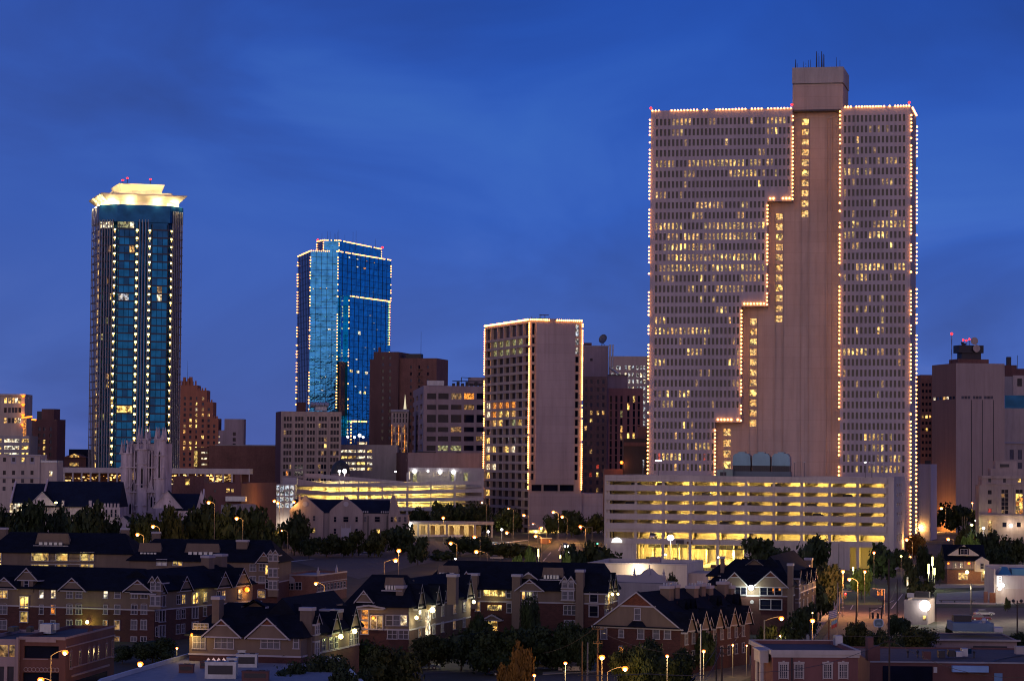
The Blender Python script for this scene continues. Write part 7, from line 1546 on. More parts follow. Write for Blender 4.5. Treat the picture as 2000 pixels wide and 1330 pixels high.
b.shell('whitewall', {}, par=.3, roofm='membrane'); bx(b, 'rear_parapet', 'whitewall', (-.3, b.W, 23, 23.4, 0, b.z(1960, 1102, y=23)), (-.4, -.01, 0, 23, 0, b.z(1944, 1105, y=20))); q = MB(); q.prism([(b.lx(1949, 6), 6), (b.lx(1977, 6), 6), (b.lx(1977, 6), 16), (b.lx(1949, 6), 16)], b.H-.3, b.z(1960, 1108, y=6), pg2=[(b.lx(1960, 6), 9), (b.lx(1970, 6), 9), (b.lx(1970, 6), 13), (b.lx(1960, 6), 13)]); q.out('roof_hood', mat('blue_metal_roof', (.06, .22, .34), .5, .3), b.e)
bx(b, 'roof_unit', mat('blue_metal_roof', (.06, .22, .34), .5), (b.lx(1978, 6), b.W, 8, 14, b.H-.3, b.z(1985, 1110, y=8)))
q = MB(); F = b.F('f'); F.box(q, b.lx(1946), b.lx(1955), 1.2, 1.6, b.z(1950, 1145), b.z(1950, 1124)); 
for k in range(4): F.box(q, b.lx(1950), b.lx(1953.5), 1.61, 1.66, b.z(1950, 1127.5+3.3*k), b.z(1950, 1126+3.3*k), 1)
q.out('sign_panel', ['sign', 'red'], b.e); lamp_at(b, b.lx(1952), -3, b.z(1952, 1142), 260, (1, .95, .95)); lamp_at(b, b.lx(1947), -3.5, 3.5, 200, (1, .7, .3)); MB().ball((b.lx(1957), -1.8, b.z(1957, 1142)), .45).out('floodlight', 'whitelamp', b.e); MB().ball((b.lx(1951), -1.8, b.z(1951, 1149)), .4).out('floodlight', 'whitelamp', b.e)
q = MB(); F.box(q, 0, b.W, .01, .2, 0, b.z(1960, 1149)); q.out('lower_wall', 'cream', b.e); bx(b, 'gate', 'rust', (b.lx(1932), b.lx(1944), -1.0, -.8, 0, 2.6)); bx(b, 'gate', 'dkbrick', (b.lx(1921), b.lx(1929), -.6, -.4, 0, 2.9))
# ================================================================== trees
def crown_mesh(name, seed, n, ls, m='leaf'):
    """crown filling a unit box: lumps plus many leaf clumps through the volume; radius 1, height 0..1"""
    rnd = random.Random(seed); mb = MB(); lumps = [((0, 0, .5), .62)]
    for i in range(13):
        a = rnd.uniform(0, 6.28); r = rnd.uniform(.3, .68); z = rnd.uniform(.2, .82); r *= 1.1-abs(z-.45)*.9
        lumps.append(((r*math.cos(a), r*math.sin(a), z), rnd.uniform(.22, .4)))
    for c, r in lumps: mb.ball(c, r*.62, 7, sz=.75 if r > .5 else .6, m=5)
    for i in range(n):
        c, r = rnd.choice(lumps[1:] if rnd.random() < .85 else lumps); d = Vector((rnd.gauss(0, 1), rnd.gauss(0, 1), rnd.gauss(0, 1))).normalized(); k = rnd.uniform(.62, 1.08) if rnd.random() < .93 else rnd.uniform(1.0, 1.3)
        p = Vector((c[0]+d.x*r*k, c[1]+d.y*r*k, c[2]+d.z*r*k*.72))
        u_ = Vector((rnd.gauss(0, 1), rnd.gauss(0, 1), rnd.gauss(0, 1))).normalized(); v_ = u_.cross(d).normalized(); s = ls*rnd.uniform(.6, 1.4)
        mb.face([p-u_*s, p+v_*s*.6, p+u_*s, p-v_*s*.7+d*s*.3])
    return mb.mesh('crown', m)
CR_F = [crown_mesh('far', 50+i, 900, .085) for i in range(4)]; CR_N = [crown_mesh('near', 70+i, 3600, .048) for i in range(4)]
CR_Y = crown_mesh('yellow', 90, 2600, .055, 'leafy'); CR_L = crown_mesh('lit', 91, 1200, .08, mat('bright_green_foliage', (.16, .26, .03), .7, var=.3, scale=.8))  # bright green crown: lamp light on it put into the leaf colour
def trunk_mesh(seed):
    rnd = random.Random(seed); mb = MB().tube((0, 0, -.02), (0, 0, .5), .05, .034, 7)
    for i in range(6): a = i*1.05+rnd.uniform(-.3, .3); mb.tube((0, 0, .32+.03*i), (.5*math.cos(a), .5*math.sin(a), .62+.05*i), .026, .01, 5)
    return mb.mesh('trunk', M['bark'])
TRK = [trunk_mesh(i) for i in range(3)]
def tree(u, vt, wpx_, S, label, kind='f', k=0, group='trees between the buildings', stem=.14):
    Y = FP/S; x = kx(u)*Y; zg = terr(Y); zt = P(u, vt, Y).z; r = wpx_/S/2; h = max(2.5, zt-zg)
    cr = {'f': CR_F, 'n': CR_N}[kind][k % 4] if kind in 'fn' else CR_Y if kind == 'y' else CR_L
    bush = h < r*1.1 or kind == 'b'
    t = thing('tree' if not bush else 'shrub', label, 'tree' if not bush else 'shrub', (x, Y, zg), k*1.7, group)
    c = bpy.data.objects.new('crown', cr); COL.objects.link(c); c.parent = t; st = stem*h if not bush else .0; hh = h-st; c.location = (0, 0, st-hh*.03); fx = 1.34 if kind == 'n' and S > 11 else 1.14; c.scale = (r*fx, r*fx, hh*1.06)
    tk = bpy.data.objects.new('trunk', TRK[k % 3]); COL.objects.link(tk); tk.parent = t; tk.scale = (r*.9, r*.9, h*.85)
TREES = [
 (18, 986, 74, 5.6, 'dark tree at the left edge below the church roofs', 'f'), (72, 984, 84, 5.7, 'round dark tree second from the left edge below the church roofs'), (128, 990, 66, 5.6, 'dark tree under the church nave floodlight'),
 (176, 981, 84, 5.8, 'tallest dark tree before the church nave wall'), (215, 1003, 46, 5.7, 'small tree between the church nave and stone porch'), (278, 1009, 72, 5.9, 'reddish lit tree at the foot of the church tower with two orange lamps'),
 (345, 988, 76, 5.8, 'dark tree directly right of the church tower'), (395, 975, 90, 5.7, 'big dark tree below the small chapel'), (445, 986, 84, 5.8, 'dark tree right of the orange lamp below the brick building'), (492, 997, 76, 5.9, 'dark tree above the back apartment roofs, beneath the pale shed'), (535, 1014, 56, 6.0, 'small dark tree left of the stucco hall'),
 (577, 999, 74, 5.35, 'dark tree hiding the left end of the stucco hall'), (640, 1043, 66, 5.4, 'low dark tree before the stucco hall entrance'), (690, 1040, 50, 5.4, 'small tree before the middle of the stucco hall'), (606, 1050, 46, 5.5, 'low tree at the parking lot below the left hall gable'), (733, 1036, 58, 5.45, 'spreading tree before the right half of the stucco hall'), (776, 1024, 72, 5.35, 'tall dark tree at the right end of the stucco hall'), (818, 1052, 46, 5.75, 'thin tree by the parking lot left of the orange lamp pair'),
 (822, 992, 44, 4.6, 'dark tree behind the left end of the bank canopy'), (862, 980, 66, 4.6, 'dark tree before the glowing ramp garage, left of the middle'), (905, 980, 66, 4.6, 'broad dark tree before the dark end of the ramp garage'), (940, 988, 46, 4.6, 'dark tree between the ramp garage and mid tower'), (990, 992, 74, 4.7, 'round dark tree at the foot of the mid tower'),
 (866, 1074, 60, 5.5, 'orange tinted tree above the left end of the wide apartment roof'), (900, 1046, 58, 5.25, 'dark street tree below the bank canopy'), (938, 1050, 62, 5.25, 'dark street tree left of the curved lamp arm'), (978, 1060, 62, 5.3, 'dark street tree right of the curved lamp arm'), (1022, 1062, 66, 5.3, 'dark street tree before the downtown street bend'),
 (1085, 1003, 44, 4.7, 'small dark tree right of the mid tower entrance'), (1118, 1000, 60, 4.7, 'dark tree before the mid tower podium'), (1158, 1003, 54, 4.7, 'dark tree left of the long parking garage corner'), (1168, 1058, 88, 6.7, 'big dark tree at the left corner of the long parking garage'), (1122, 1064, 50, 6.8, 'dark tree beside the bus on the cross street'),
 (1490, 1056, 92, 6.4, 'dark tree before the garage ramps, left of the bigger one'), (1584, 1046, 84, 6.3, 'biggest dark tree before the right half of the long garage'), (1540, 1070, 62, 6.6, 'low dark tree between two bigger ones before the garage'), (1735, 1062, 84, 6.6, 'dark tree at the right corner of the long garage'), (1780, 1094, 32, 7.0, 'small dark tree beside the road at the garage corner'),
 (1785, 1044, 54, 5.2, 'orange lit tree at the foot of the tallest tower', 'y'), (1812, 984, 62, 4.35, 'dark tree between the tallest tower and road'), (1872, 983, 78, 4.35, 'dark tree before the brown windowless slab'), (1912, 1000, 40, 4.5, 'dark tree left of the stone post office'), (1888, 1028, 50, 5.4, 'green tinted tree with white flagpoles before it'), (1930, 1036, 70, 5.7, 'broad dark tree before the post office terrace'), (1980, 1046, 66, 5.7, 'dark tree at the right edge before the post office terrace'), (1806, 1070, 36, 6.4, 'small dark tree left of the porch house'), (1836, 1084, 30, 6.6, 'dark tree touching the left side of the porch house'), (1955, 1062, 60, 6.2, 'dark tree behind the roof of the white store'),
 (1798, 1126, 56, 7.8, 'low olive tree among the tall thin lamps by the road'), (1620, 1106, 76, 8.0, 'dark tree behind the traffic signal'), (1603, 1142, 74, 8.6, 'dark street tree right of the right hand apartments'), (1575, 1178, 60, 9.6, 'dark street tree by the pavement, right of the right hand apartments'), (1545, 1212, 54, 10.6, 'dark street tree above the brick office portico'), (1500, 1226, 56, 11.2, 'dark street tree between pavement and townhouse row end'), (1457, 1222, 58, 10.8, 'street tree with warm light below, at the far end of the townhouse row'), (1415, 1228, 56, 11.0, 'street tree before the middle townhouses'), (1372, 1232, 60, 11.4, 'street tree before the nearer townhouses'), (1425, 1110, 38, 8.2, 'small dark tree left of the right hand apartments'),
 (1275, 1112, 30, 7.9, 'small tree lit from behind by the store wall lamp'), (1310, 1120, 38, 8.0, 'backlit tree right of the scalloped parapet'),
]
for i, tdef in enumerate(TREES):
    u, vt, w_, S, lb = tdef[:5]; tree(u, vt, w_, S, lb, tdef[5] if len(tdef) > 5 else 'f', i)
NEAR = [(304, 1240, 88, 11.2, 'round dark tree before the front left apartments', 'n'), (245, 1262, 44, 11.2, 'low hedge clump below the front left apartments', 'n'), (700, 1242, 120, 12.2, 'large dark tree right of the front centre apartments', 'n'), (765, 1262, 120, 13.2, 'large brownish tree at the bottom, right of the pale flat roof', 'n'), (560, 1286, 100, 14.0, 'dark tree overlapping the pale flat roof at the bottom', 'n'), (640, 1284, 110, 13.8, 'dark bottom tree between the flat roof and brownish tree', 'n'), (690, 1300, 100, 14.4, 'olive tree at the very bottom left of centre', 'n'),
 (842, 1240, 76, 11.4, 'dark tree before the centre apartments lamps', 'n'), (905, 1224, 100, 11.4, 'dark tree between the centre and wide apartments', 'n'), (862, 1196, 54, 10.6, 'small yellowish tree beside the bright centre lamps', 'n'), (965, 1222, 110, 11.6, 'broad dark tree below the yellow stair hall', 'n'), (1040, 1224, 110, 11.4, 'broad dark tree before the wide apartment brickwork', 'n'), (938, 1192, 50, 10.6, 'conical dark tree left of the yellow stair hall', 'n'), (1040, 1170, 44, 10.6, 'tall dark narrow tree before the wide apartment balcony', 'n'), (1100, 1214, 96, 11.4, 'dark tree left of the townhouse end gable', 'n'), (1146, 1228, 60, 11.6, 'dark tree beside the townhouse porch', 'n'),
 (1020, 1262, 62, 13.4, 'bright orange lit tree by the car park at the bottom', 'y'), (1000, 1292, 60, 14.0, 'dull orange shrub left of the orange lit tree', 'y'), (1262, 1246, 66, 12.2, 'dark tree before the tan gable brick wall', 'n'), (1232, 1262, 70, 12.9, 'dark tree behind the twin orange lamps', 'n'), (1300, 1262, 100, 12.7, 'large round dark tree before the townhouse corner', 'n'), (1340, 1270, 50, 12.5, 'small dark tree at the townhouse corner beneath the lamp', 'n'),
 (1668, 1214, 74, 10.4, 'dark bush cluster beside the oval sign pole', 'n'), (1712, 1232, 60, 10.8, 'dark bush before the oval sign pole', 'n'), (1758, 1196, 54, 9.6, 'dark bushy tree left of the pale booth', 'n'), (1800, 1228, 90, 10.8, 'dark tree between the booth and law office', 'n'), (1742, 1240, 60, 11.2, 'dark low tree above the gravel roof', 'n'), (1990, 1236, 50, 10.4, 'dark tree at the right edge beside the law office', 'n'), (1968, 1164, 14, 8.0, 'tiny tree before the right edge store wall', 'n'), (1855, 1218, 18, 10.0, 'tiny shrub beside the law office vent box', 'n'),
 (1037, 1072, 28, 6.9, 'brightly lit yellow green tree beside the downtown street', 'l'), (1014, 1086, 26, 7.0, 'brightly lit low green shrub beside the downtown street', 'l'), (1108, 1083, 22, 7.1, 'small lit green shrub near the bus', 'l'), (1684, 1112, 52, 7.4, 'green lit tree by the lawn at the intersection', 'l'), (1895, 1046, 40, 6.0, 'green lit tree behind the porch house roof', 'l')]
for i, (u, vt, w_, S, lb, kd) in enumerate(NEAR): tree(u, vt, w_, S, lb, kd, i+3, stem=.12)
# ================================================================== street lamps
def lamp(u, v, label, h=9.0, kind='arm', e=1500, r=.52, side=1, arm=2.0, S=None, m='sodium', col=(1, .46, .10)):
    d = v-hor(u); S = S or d/(CAMH-h); Y = FP/S; x = kx(u)*Y; zg = terr(Y); z = P(u, v, Y).z
    r *= 1.0 if S < 8 else .72
    px = x+(side*arm if kind == 'arm' else 0); t = thing('street_lamp', label, 'street lamp', (px, Y, zg), 0, 'street lamps')
    hh = z-zg; q = MB()
    if kind == 'arm':
        q.tube((0, 0, 0), (0, 0, hh-.5), .10, .06, 7); pr = (0, 0, hh-.5)
        for k in range(1, 5): a = k/4; nx = (-side*arm*a, 0, hh-.5+.75*math.sin(a*1.8)); q.tube(pr, nx, .05, n=5); pr = nx
    else: q.tube((0, 0, 0), (0, 0, hh-.2), .08, .055, 7)
    q.out('pole', 'pole', t); hx = -side*arm if kind == 'arm' else 0
    MB().ball((hx, 0, hh), r*(1.25 if m == 'sodium' else 1), 8, sz=.8).out('lamp_globe', m, t)  # sodium globe swollen to stand in for the orange halo
    if m == 'sodium': MB().ball((hx, -r*.75, hh-r*.3), r*.72, 7).out('lamp_lens', 'core', t); MB().tube((hx, 0, hh+r*.6), (hx, 0, hh+r*.95), r*.9, r*.3, 8).out('lamp_cap', 'dkmetal', t)  # pale ball added on the camera side to imitate a white glare core
    lamp_at(t, hx, -1.7, hh-.7, e, col, .25)
LAMPS = [(1047, 1318, 'small orange garden lamp at the foot of the orange lit tree', {'h': 2.2, 'kind': 'post', 'r': .3, 'e': 900, 'S': 13.2}), (301, 1028, 'orange lamp right of two at the foot of the church tower', {'S': 6.05, 'e': 3000}), (271, 1043.5, 'orange lamp left of two at the foot of the church tower', {'S': 6.05, 'e': 3000}), (409, 981, 'orange lamp beside the reddish brick building left of the white rooftop shed', {'h': 12, 'S': 5.9, 'e': 2500}), (464, 1012, 'orange lamp above the back apartment roof, among dark trees', {'S': 6.1, 'e': 2500}),
 (537, 978, 'left of two close orange lamps before the glazed stair pavilion', {'S': 5.1}), (544, 982, 'right of two close orange lamps before the glazed stair pavilion', {'S': 5.1}), (575, 980, 'orange lamp at the right edge of the glazed stair pavilion', {'S': 5.1}), (552, 1036, 'small orange lamp low before the stucco hall', {'h': 5, 'r': 0.25, 'e': 500, 'S': 6.0}),
 (133.5, 1273.5, 'orange lamp on a curved arm beside the red brick corner shop', {'h': 8, 'side': -1, 'arm': 2.0}), (87, 1327, 'orange lamp at the bottom edge below the brick corner shop', {'h': 5, 'side': 1}), (280, 1296, 'orange lamp beside the pale flat roof and hedge', {'h': 5, 'kind': 'post'}), (351, 1265, 'small yellow globe lamp right of the round tree', {'h': 4, 'kind': 'post', 'r': .25, 'e': 300, 'col': (1, .75, .3)}),
 (620, 1139, 'orange lamp at the corner of the low brown brick shop', {'S': 8.3, 'e': 2200}), (781, 1075, 'upper of two orange lamps by the parking lot', {'kind': 'post', 'h': 10, 'e': 2500}), (775, 1094, 'lower of two orange lamps by the parking lot', {'side': -1, 'arm': 3, 'e': 2500}),
 (867, 1011, 'orange lamp above the bank canopy roof', {'S': 4.9, 'kind': 'post', 'e': 2500}), (928, 1048.5, 'orange lamp among trees right below the bank canopy', {'e': 2500}), (882, 1060.5, 'orange lamp among trees before the bank canopy', {'e': 2500}), (932, 1077, 'orange lamp on a long curved arm above the wide apartment roof', {'side': 1, 'arm': 3.2, 'e': 2500}), (891, 1091, 'small white globe lamp right behind the wide apartment roof ridge', {'h': 6, 'kind': 'post', 'm': 'whitelamp', 'r': .3, 'e': 300, 'col': (1, .9, .8)}),
 (955, 1038, 'bluish white lamp under the right end of the bank canopy', {'h': 5, 'kind': 'post', 'm': 'whitelamp', 'S': 4.9, 'col': (.9, .95, 1), 'e': 900}), (981, 1034, 'bluish white lamp right of the bank canopy', {'h': 5, 'kind': 'post', 'm': 'whitelamp', 'S': 4.9, 'col': (.9, .95, 1), 'e': 700}), (991, 1040, 'orange lamp beside the bluish white lamp right of the canopy', {'S': 5.2}), (994, 993, 'small orange lamp before the lower windows of the mid tower', {'S': 4.8, 'r': .3}), (1024, 1006, 'orange lamp at the corner of the mid tower', {'S': 4.9}),
 (942, 981, 'small orange lamp between ramp garage and mid tower', {'S': 4.7, 'r': 0.35}), (1081.5, 999.5, 'tall orange lamp before the mid tower podium', {'h': 13, 'e': 5000, 'S': 4.85}), (1099, 1009, 'orange lamp right of the tall one before the podium', {'S': 4.85}), (1058, 1031, 'orange lamp beside the podium plaza', {'e': 6000}), (1047.5, 1046.5, 'orange lamp near the small kiosk on the downtown street', {'e': 6000}), (1042, 1023, 'small orange lamp before the yellow entrance of the mid tower', {'S': 4.9, 'r': .25}), (1134.5, 1028, 'orange lamp on the signal arm left of the long garage', {'e': 6000, 'S': 4.9}),
 (1178.5, 1283, 'orange lamp left of two below the tan gable brick wall', {'h': 7, 'kind': 'post'}), (1223.5, 1305, 'orange lamp right of two below the tan gable brick wall, on a curved arm', {'h': 5, 'side': -1, 'arm': 2.6}), (1107.5, 1294.5, 'yellowish globe lamp beside the parked pickup', {'h': 4, 'kind': 'post', 'col': (1, .75, .35), 'r': .35}), (1305.5, 1280.5, 'yellowish globe lamp before the townhouse corner tree', {'h': 4, 'kind': 'post', 'col': (1, 0.7, 0.3), 'r': 0.3, 'S': 13.2}), (1376.5, 1271, 'yellowish globe lamp before the townhouse row gardens', {'h': 4.5, 'kind': 'post', 'col': (1, 0.7, 0.3), 'r': 0.36, 'S': 11.9}),
 (1433, 1259, 'small globe lamp along the townhouse pavement', {'h': 4, 'kind': 'post', 'r': 0.25, 'e': 500, 'col': (1, 0.65, 0.2), 'S': 11.6}), (1460, 1260, 'tiny globe lamp along the townhouse pavement, right of the other', {'h': 4, 'kind': 'post', 'r': 0.18, 'e': 250, 'col': (1, 0.65, 0.2), 'S': 11.6}), (1525.5, 1241, 'diamond shaped warm globe lamp above the brick office roof', {'h': 4, 'kind': 'post', 'r': .28, 'e': 400, 'col': (1, .7, .3)}), (1508.5, 1250.5, 'small warm globe lamp above the brick office portico', {'h': 3.5, 'kind': 'post', 'r': .2, 'e': 200, 'col': (1, .7, .3)}), (1588, 1196.5, 'small white globe lamp just above an orange one by the pavement', {'h': 6, 'kind': 'post', 'r': .2, 'e': 100, 'm': 'yellamp'}),
 (1527.5, 1207, 'orange lamp before the lower windows of the right hand apartments', {'h': 9, 'side': -1, 'arm': 3}), (1588, 1211.5, 'orange lamp beside the pavement and chain fence', {'h': 8, 'kind': 'post'}), (1647, 1115.5, 'orange lamp top of the signal pole cluster', {'kind': 'post', 'h': 9.5, 'e': 5500, 'S': 8.35}), (1659.5, 1131, 'orange lamp over the small lawn at the intersection', {'h': 8.5, 'e': 5000, 'S': 8.35}), (1689.5, 1116, 'oval orange lamp beside the green lit tree', {'h': 7, 'kind': 'post', 'r': 0.35, 'S': 7.6}),
 (1707.5, 1079, 'orange lamp on a tall pole before the garage corner', {'h': 9, 'kind': 'post', 'r': 0.35, 'e': 600, 'S': 6.9}), (1760.5, 1086, 'white small lamp in the tree at the garage corner', {'h': 6, 'kind': 'post', 'r': 0.3, 'm': 'yellamp', 'e': 300, 'S': 7.2}), (1771, 1053.5, 'orange lamp beside the orange lit tree', {'e': 3500}), (1797.5, 1027, 'orange lamp at the roadside below the tallest tower', {'S': 4.7, 'e': 3000}), (1788, 1035.5, 'small orange lamp just left below another by the tallest tower', {'r': 0.25, 'e': 400, 'S': 4.8}), (1803, 981, 'small lamp on top of the roadside trees by the brown slab', {'S': 4.5, 'r': 0.35, 'kind': 'post'}), (1838.5, 992, 'orange lamp at the foot of the brown slab', {'S': 4.45, 'r': 0.6}), (1852, 1052.5, 'orange lamp between the road and porch house', {}),
 (1899, 982, 'small pale lamp above the trees before the brown slab', {'S': 4.5, 'r': 0.35, 'kind': 'post'}), (1914, 1003, 'orange lamp at the left corner of the post office', {'S': 4.6}), (1907, 1016.5, 'white lamp at the left corner of the post office', {'S': 5.0, 'm': 'whitelamp', 'col': (1, .95, .85), 'r': .55}), (1898, 1025, 'yellow lamp near the post office flagpoles', {'S': 5.2, 'm': 'yellamp', 'col': (1, .9, .3)}), (1921, 1031, 'bluish white lamp on a short post before the post office', {'S': 5.4, 'h': 6, 'kind': 'post', 'm': 'whitelamp', 'col': (.8, .9, 1), 'r': .5}),
 (1310.5, 1050, 'very bright white floodlight on twin poles before the long garage', {'h': 11.5, 'kind': 'post', 'm': 'whitelamp', 'r': 1.1, 'e': 4200, 'col': (1, .97, .85), 'S': 6.1}), (1301, 1083, 'small white lamp left below the very bright floodlight', {'h': 4, 'kind': 'post', 'm': 'whitelamp', 'r': .3, 'e': 300, 'S': 6.4, 'col': (1, .97, .9)}), (1404, 1088, 'small white lamp on a column before the garage ramp', {'h': 4, 'kind': 'post', 'm': 'whitelamp', 'r': .28, 'e': 200, 'S': 6.4, 'col': (1, .97, .9)}), (1557, 1102, 'small lamp right of the right hand apartment chimney', {'S': 8.4, 'kind': 'post', 'm': 'yellamp', 'r': .22, 'e': 100})]
for u, v, lb, kw in LAMPS: lamp(u, v, lb, **kw)
# tall thin fluorescent post lamps, each a glowing strip on a post
for u, v0, v1, vb, lb in ((1821.5, 1087, 1104, 1150, 'tallest glowing strip lamp by the parking lot entrance'), (1814, 1101, 1120, 1150, 'glowing strip lamp left of the tallest one'), (1825.5, 1109, 1122, 1150, 'glowing strip lamp right of the tallest one'), (1667, 1107, 1114, 1142, 'glowing strip lamp beside the lawn tree'), (1773, 1127, 1150, 1158, 'dim pale strip post beside the booth'), (1053, 1072, 1086, 1100, 'glowing strip lamp beside the lit green tree'), (1096, 1084, 1090, 1104, 'short strip lamp before the cross street')):
    S = (vb-hor(u))/36; Y = FP/S; t = thing('strip_lamp', lb, 'street lamp', (kx(u)*Y, Y, 0), 0, 'strip lamps'); z0, z1 = P(u, v1, Y).z, P(u, v0, Y).z
    MB().tube((0, 0, 0), (0, 0, z0), .1).out('pole', 'pole', t); MB().box(-.2, .2, -.15, .15, z0, z1).out('lamp_head', 'pale' if u in (1773,) else 'yellamp', t)
    if u in (1821.5, 1814, 1667, 1053): lamp_at(t, 0, -1.2, z0, 1100, (.85, 1, .45))
# ================================================================== poles, signals, flags, signs
def pole(u, vt, vb, label, r=.16, m='wood', cross=(), lean=0, S=None, cat='utility pole', name='utility_pole'):
    S = S or (vb-hor(u))/36; Y = FP/S; zg = terr(Y); t = thing(name, label, cat, (kx(u)*Y, Y, zg)); h = P(u, vt, Y).z-zg
    MB().tube((0, 0, 0), (lean, 0, h), r, r*.7, 8).out('pole', m, t)
    for dz, w_ in cross:
        q = MB().box(lean-w_/2, lean+w_/2, -.22, -.10, h-dz, h-dz+.14)
        for k in range(4): x = lean-w_/2+w_*(k+.25)/3.5; q.tube((x, -.16, h-dz+.14), (x, -.16, h-dz+.4), .06)
        q.out('crossarm', 'wood' if m == 'wood' else m, t)
    return t, Vector((kx(u)*Y+lean, Y, zg+h))
PP = {}
for k, args, kw in (
 ('a', (1170, 1222, 1345, 'leaning dark utility pole in front of the townhouse porch'), dict(S=13.2, cross=((.5, 1.8), (2.6, 1.4)))), ('b', (1140, 1252, 1345, 'short dark utility pole left of the townhouse porch'), dict(S=13.0)), ('b2', (1150.5, 1254, 1345, 'pale pole lit orange beside the dark utility pole'), dict(S=13.6, m='pole', r=.14)),
 ('c', (1412, 1262, 1350, 'dark utility pole with crossarms right of the globe lamp at the bottom'), dict(S=13.6, cross=((.3, 2.2), (1.1, 1.6)))), ('d', (1370.5, 1218, 1345, 'tall pale metal pole before the townhouse gardens'), dict(S=13.0, m='metal', r=.12)), ('d2', (1401, 1235, 1330, 'dark slim pole right of the tall pale one'), dict(S=12.5, m='dkmetal', r=.12)),
 ('e', (1494.5, 1210, 1290, 'orange lit pole above the brick office roof'), dict(S=11.6, m='pole', r=.15)), ('f', (1584, 1213, 1262, 'thick dark pole by the pavement above the brick office'), dict(S=10.2, m='dkmetal', r=.2)), ('g', (1620, 1200, 1268, 'rusty pole beside the flag'), dict(S=10.6, m='rust', r=.14)),
 ('h', (1637, 1137, 1270, 'tall pale pole with a faded flag'), dict(S=10.8, m='pole', r=.13)), ('i', (1736.5, 1092, 1242, 'tallest dark utility pole near the oval sign'), dict(S=10.2, cross=((16.5, 3),), r=.22)), ('j', (1719, 1168, 1215, 'leaning dark utility pole before the intersection'), dict(S=9.2, lean=.8, cross=((.6, 2.4),))), ('k', (1670, 1163, 1232, 'dark bare pole left of the intersection'), dict(S=9.8, lean=.5)), ('l', (1674, 1184, 1240, 'shorter dark bare pole beside another near the bushes'), dict(S=10.2, r=.13)), ('m', (1753, 1130, 1212, 'dark pole right of the tallest utility pole'), dict(S=9.2, r=.14)),
 ('n', (1738, 1248, 1345, 'dark utility pole with crossarm in front of the long brick building'), dict(S=13.8, cross=((.4, 1.6),))), ('o', (1897, 1139, 1212, 'dark pole in the car park behind the parked cars'), dict(S=8.7, r=.14, m='dkmetal')), ('p', (1987, 1172, 1262, 'dark pole with two globe heads at the right edge'), dict(S=10.2, r=.17, m='wood')), ('q', (1639, 1060, 1118, 'dark thin pole before the long garage right half'), dict(S=6.6, r=.12, m='dkmetal')), ('r', (1649, 1050, 1110, 'pale thin lamp pole before the garage doors'), dict(S=6.4, r=.09, m='pole')), ('s', (1325, 1060, 1105, 'right of the twin dark poles under the very bright floodlight'), dict(S=6.1, r=.14, m='dkmetal'))):
    PP[k] = pole(*args, **kw)
t = PP['p'][0]; hh = PP['p'][1].z
for s in (-1, 1): MB().tube((0, 0, hh-1), (s*.75, 0, hh-.5), .06).out('arm', 'wood', t); MB().ball((s*.75, 0, hh-.1), .35, 8).out('globe', 'dkmetal', t)
for u, lb in ((1879.5, 'left'), (1884, 'middle'), (1888.5, 'right')): pole(u, 1008, 1058, {'left': 'leftmost of three pale flagpoles before the post office', 'middle': 'middle of three pale flagpoles before the post office', 'right': 'rightmost of three pale flagpoles before the post office'}[lb], .12, 'pole', S=4.6, cat='flagpole', name='flagpole')
# flag on the pale pole
t = PP['h'][0]; hz = PP['h'][1].z; z1 = 36-(1188-hor(1630))/10.8; q = MB(); n = 8
for i in range(n):
    for j in range(9):
        x0, x1 = -.12-1.5*i/n, -.12-1.5*(i+1)/n; y0, y1 = .12*math.sin(i*1.3), .12*math.sin((i+1)*1.3); za, zb = z1-.16*j, z1-.16*(j+1)
        q.face([(x0, y0, za-.05*i), (x1, y1, za-.05*(i+1)), (x1, y1, zb-.05*(i+1)), (x0, y0, zb-.05*i)], 0 if j % 2 else 1)
o = q.out('striped_flag', [mat('flag_white', (.35, .35, .42), .8), mat('flag_blue', (.10, .11, .28), .8)], t); q = MB(); z2 = 36-(1207-hor(1630))/10.8
for i in range(n):
    x0, x1 = -.12-1.0*i/n, -.12-1.0*(i+1)/n; y0, y1 = .1*math.sin(i*1.5), .1*math.sin((i+1)*1.5)
    for j, k_ in ((0, 0), (1, 0), (2, 1), (3, 1)): za, zb = z2-.33*j-.06*i, z2-.33*(j+1)-.06*i; q.face([(x0, y0, za), (x1, y1, za-.06), (x1, y1, zb-.06), (x0, y0, zb)], k_)
q.out('lower_flag', [mat('flag_sky', (.12, .25, .42), .8), mat('flag_red', (.28, .05, .05), .8)], t)
# oval sign on the tallest utility pole's foot: a sign of its own
p = P(1716, 1216, FP/10.4); t = thing('oval_sign', 'oval blue rimmed sign board on a dark post by the bushes', 'sign', (p.x, p.y, 0)); w_, h_ = .95, .8
MB().tube((.1, .2, 0), (.1, .2, p.z), .14).out('post', 'dkmetal', t); q = MB(); n = 20
def sup(k, y, sc_): return [(w_*sc_*math.copysign(abs(math.cos(a))**.6, math.cos(a)), y, p.z+h_*sc_*math.copysign(abs(math.sin(a))**.75, math.sin(a))) for a in [2*math.pi*i/n for i in range(n)]]
A_, B_, C_ = sup(0, 0, 1), sup(0, .15, 1), sup(0, -.02, .82)
q.add(A_+B_, [tuple(range(n)), tuple(range(2*n-1, n-1, -1))]+[(i, i+n, (i+1) % n+n, (i+1) % n) for i in range(n)]); q.out('sign_rim', mat('sign_rim', (.30, .42, .60), .5), t); q = MB().face(C_); q.out('sign_face', mat('sign_face', (.07, .13, .17), .5), t); q = MB().box(-.5, .5, -.05, -.03, p.z-.32, p.z-.24).box(-.35, .35, -.05, -.03, p.z-.12, p.z+.1); q.out('sign_mark', mat('sign_mark', (.16, .26, .34), .5), t)
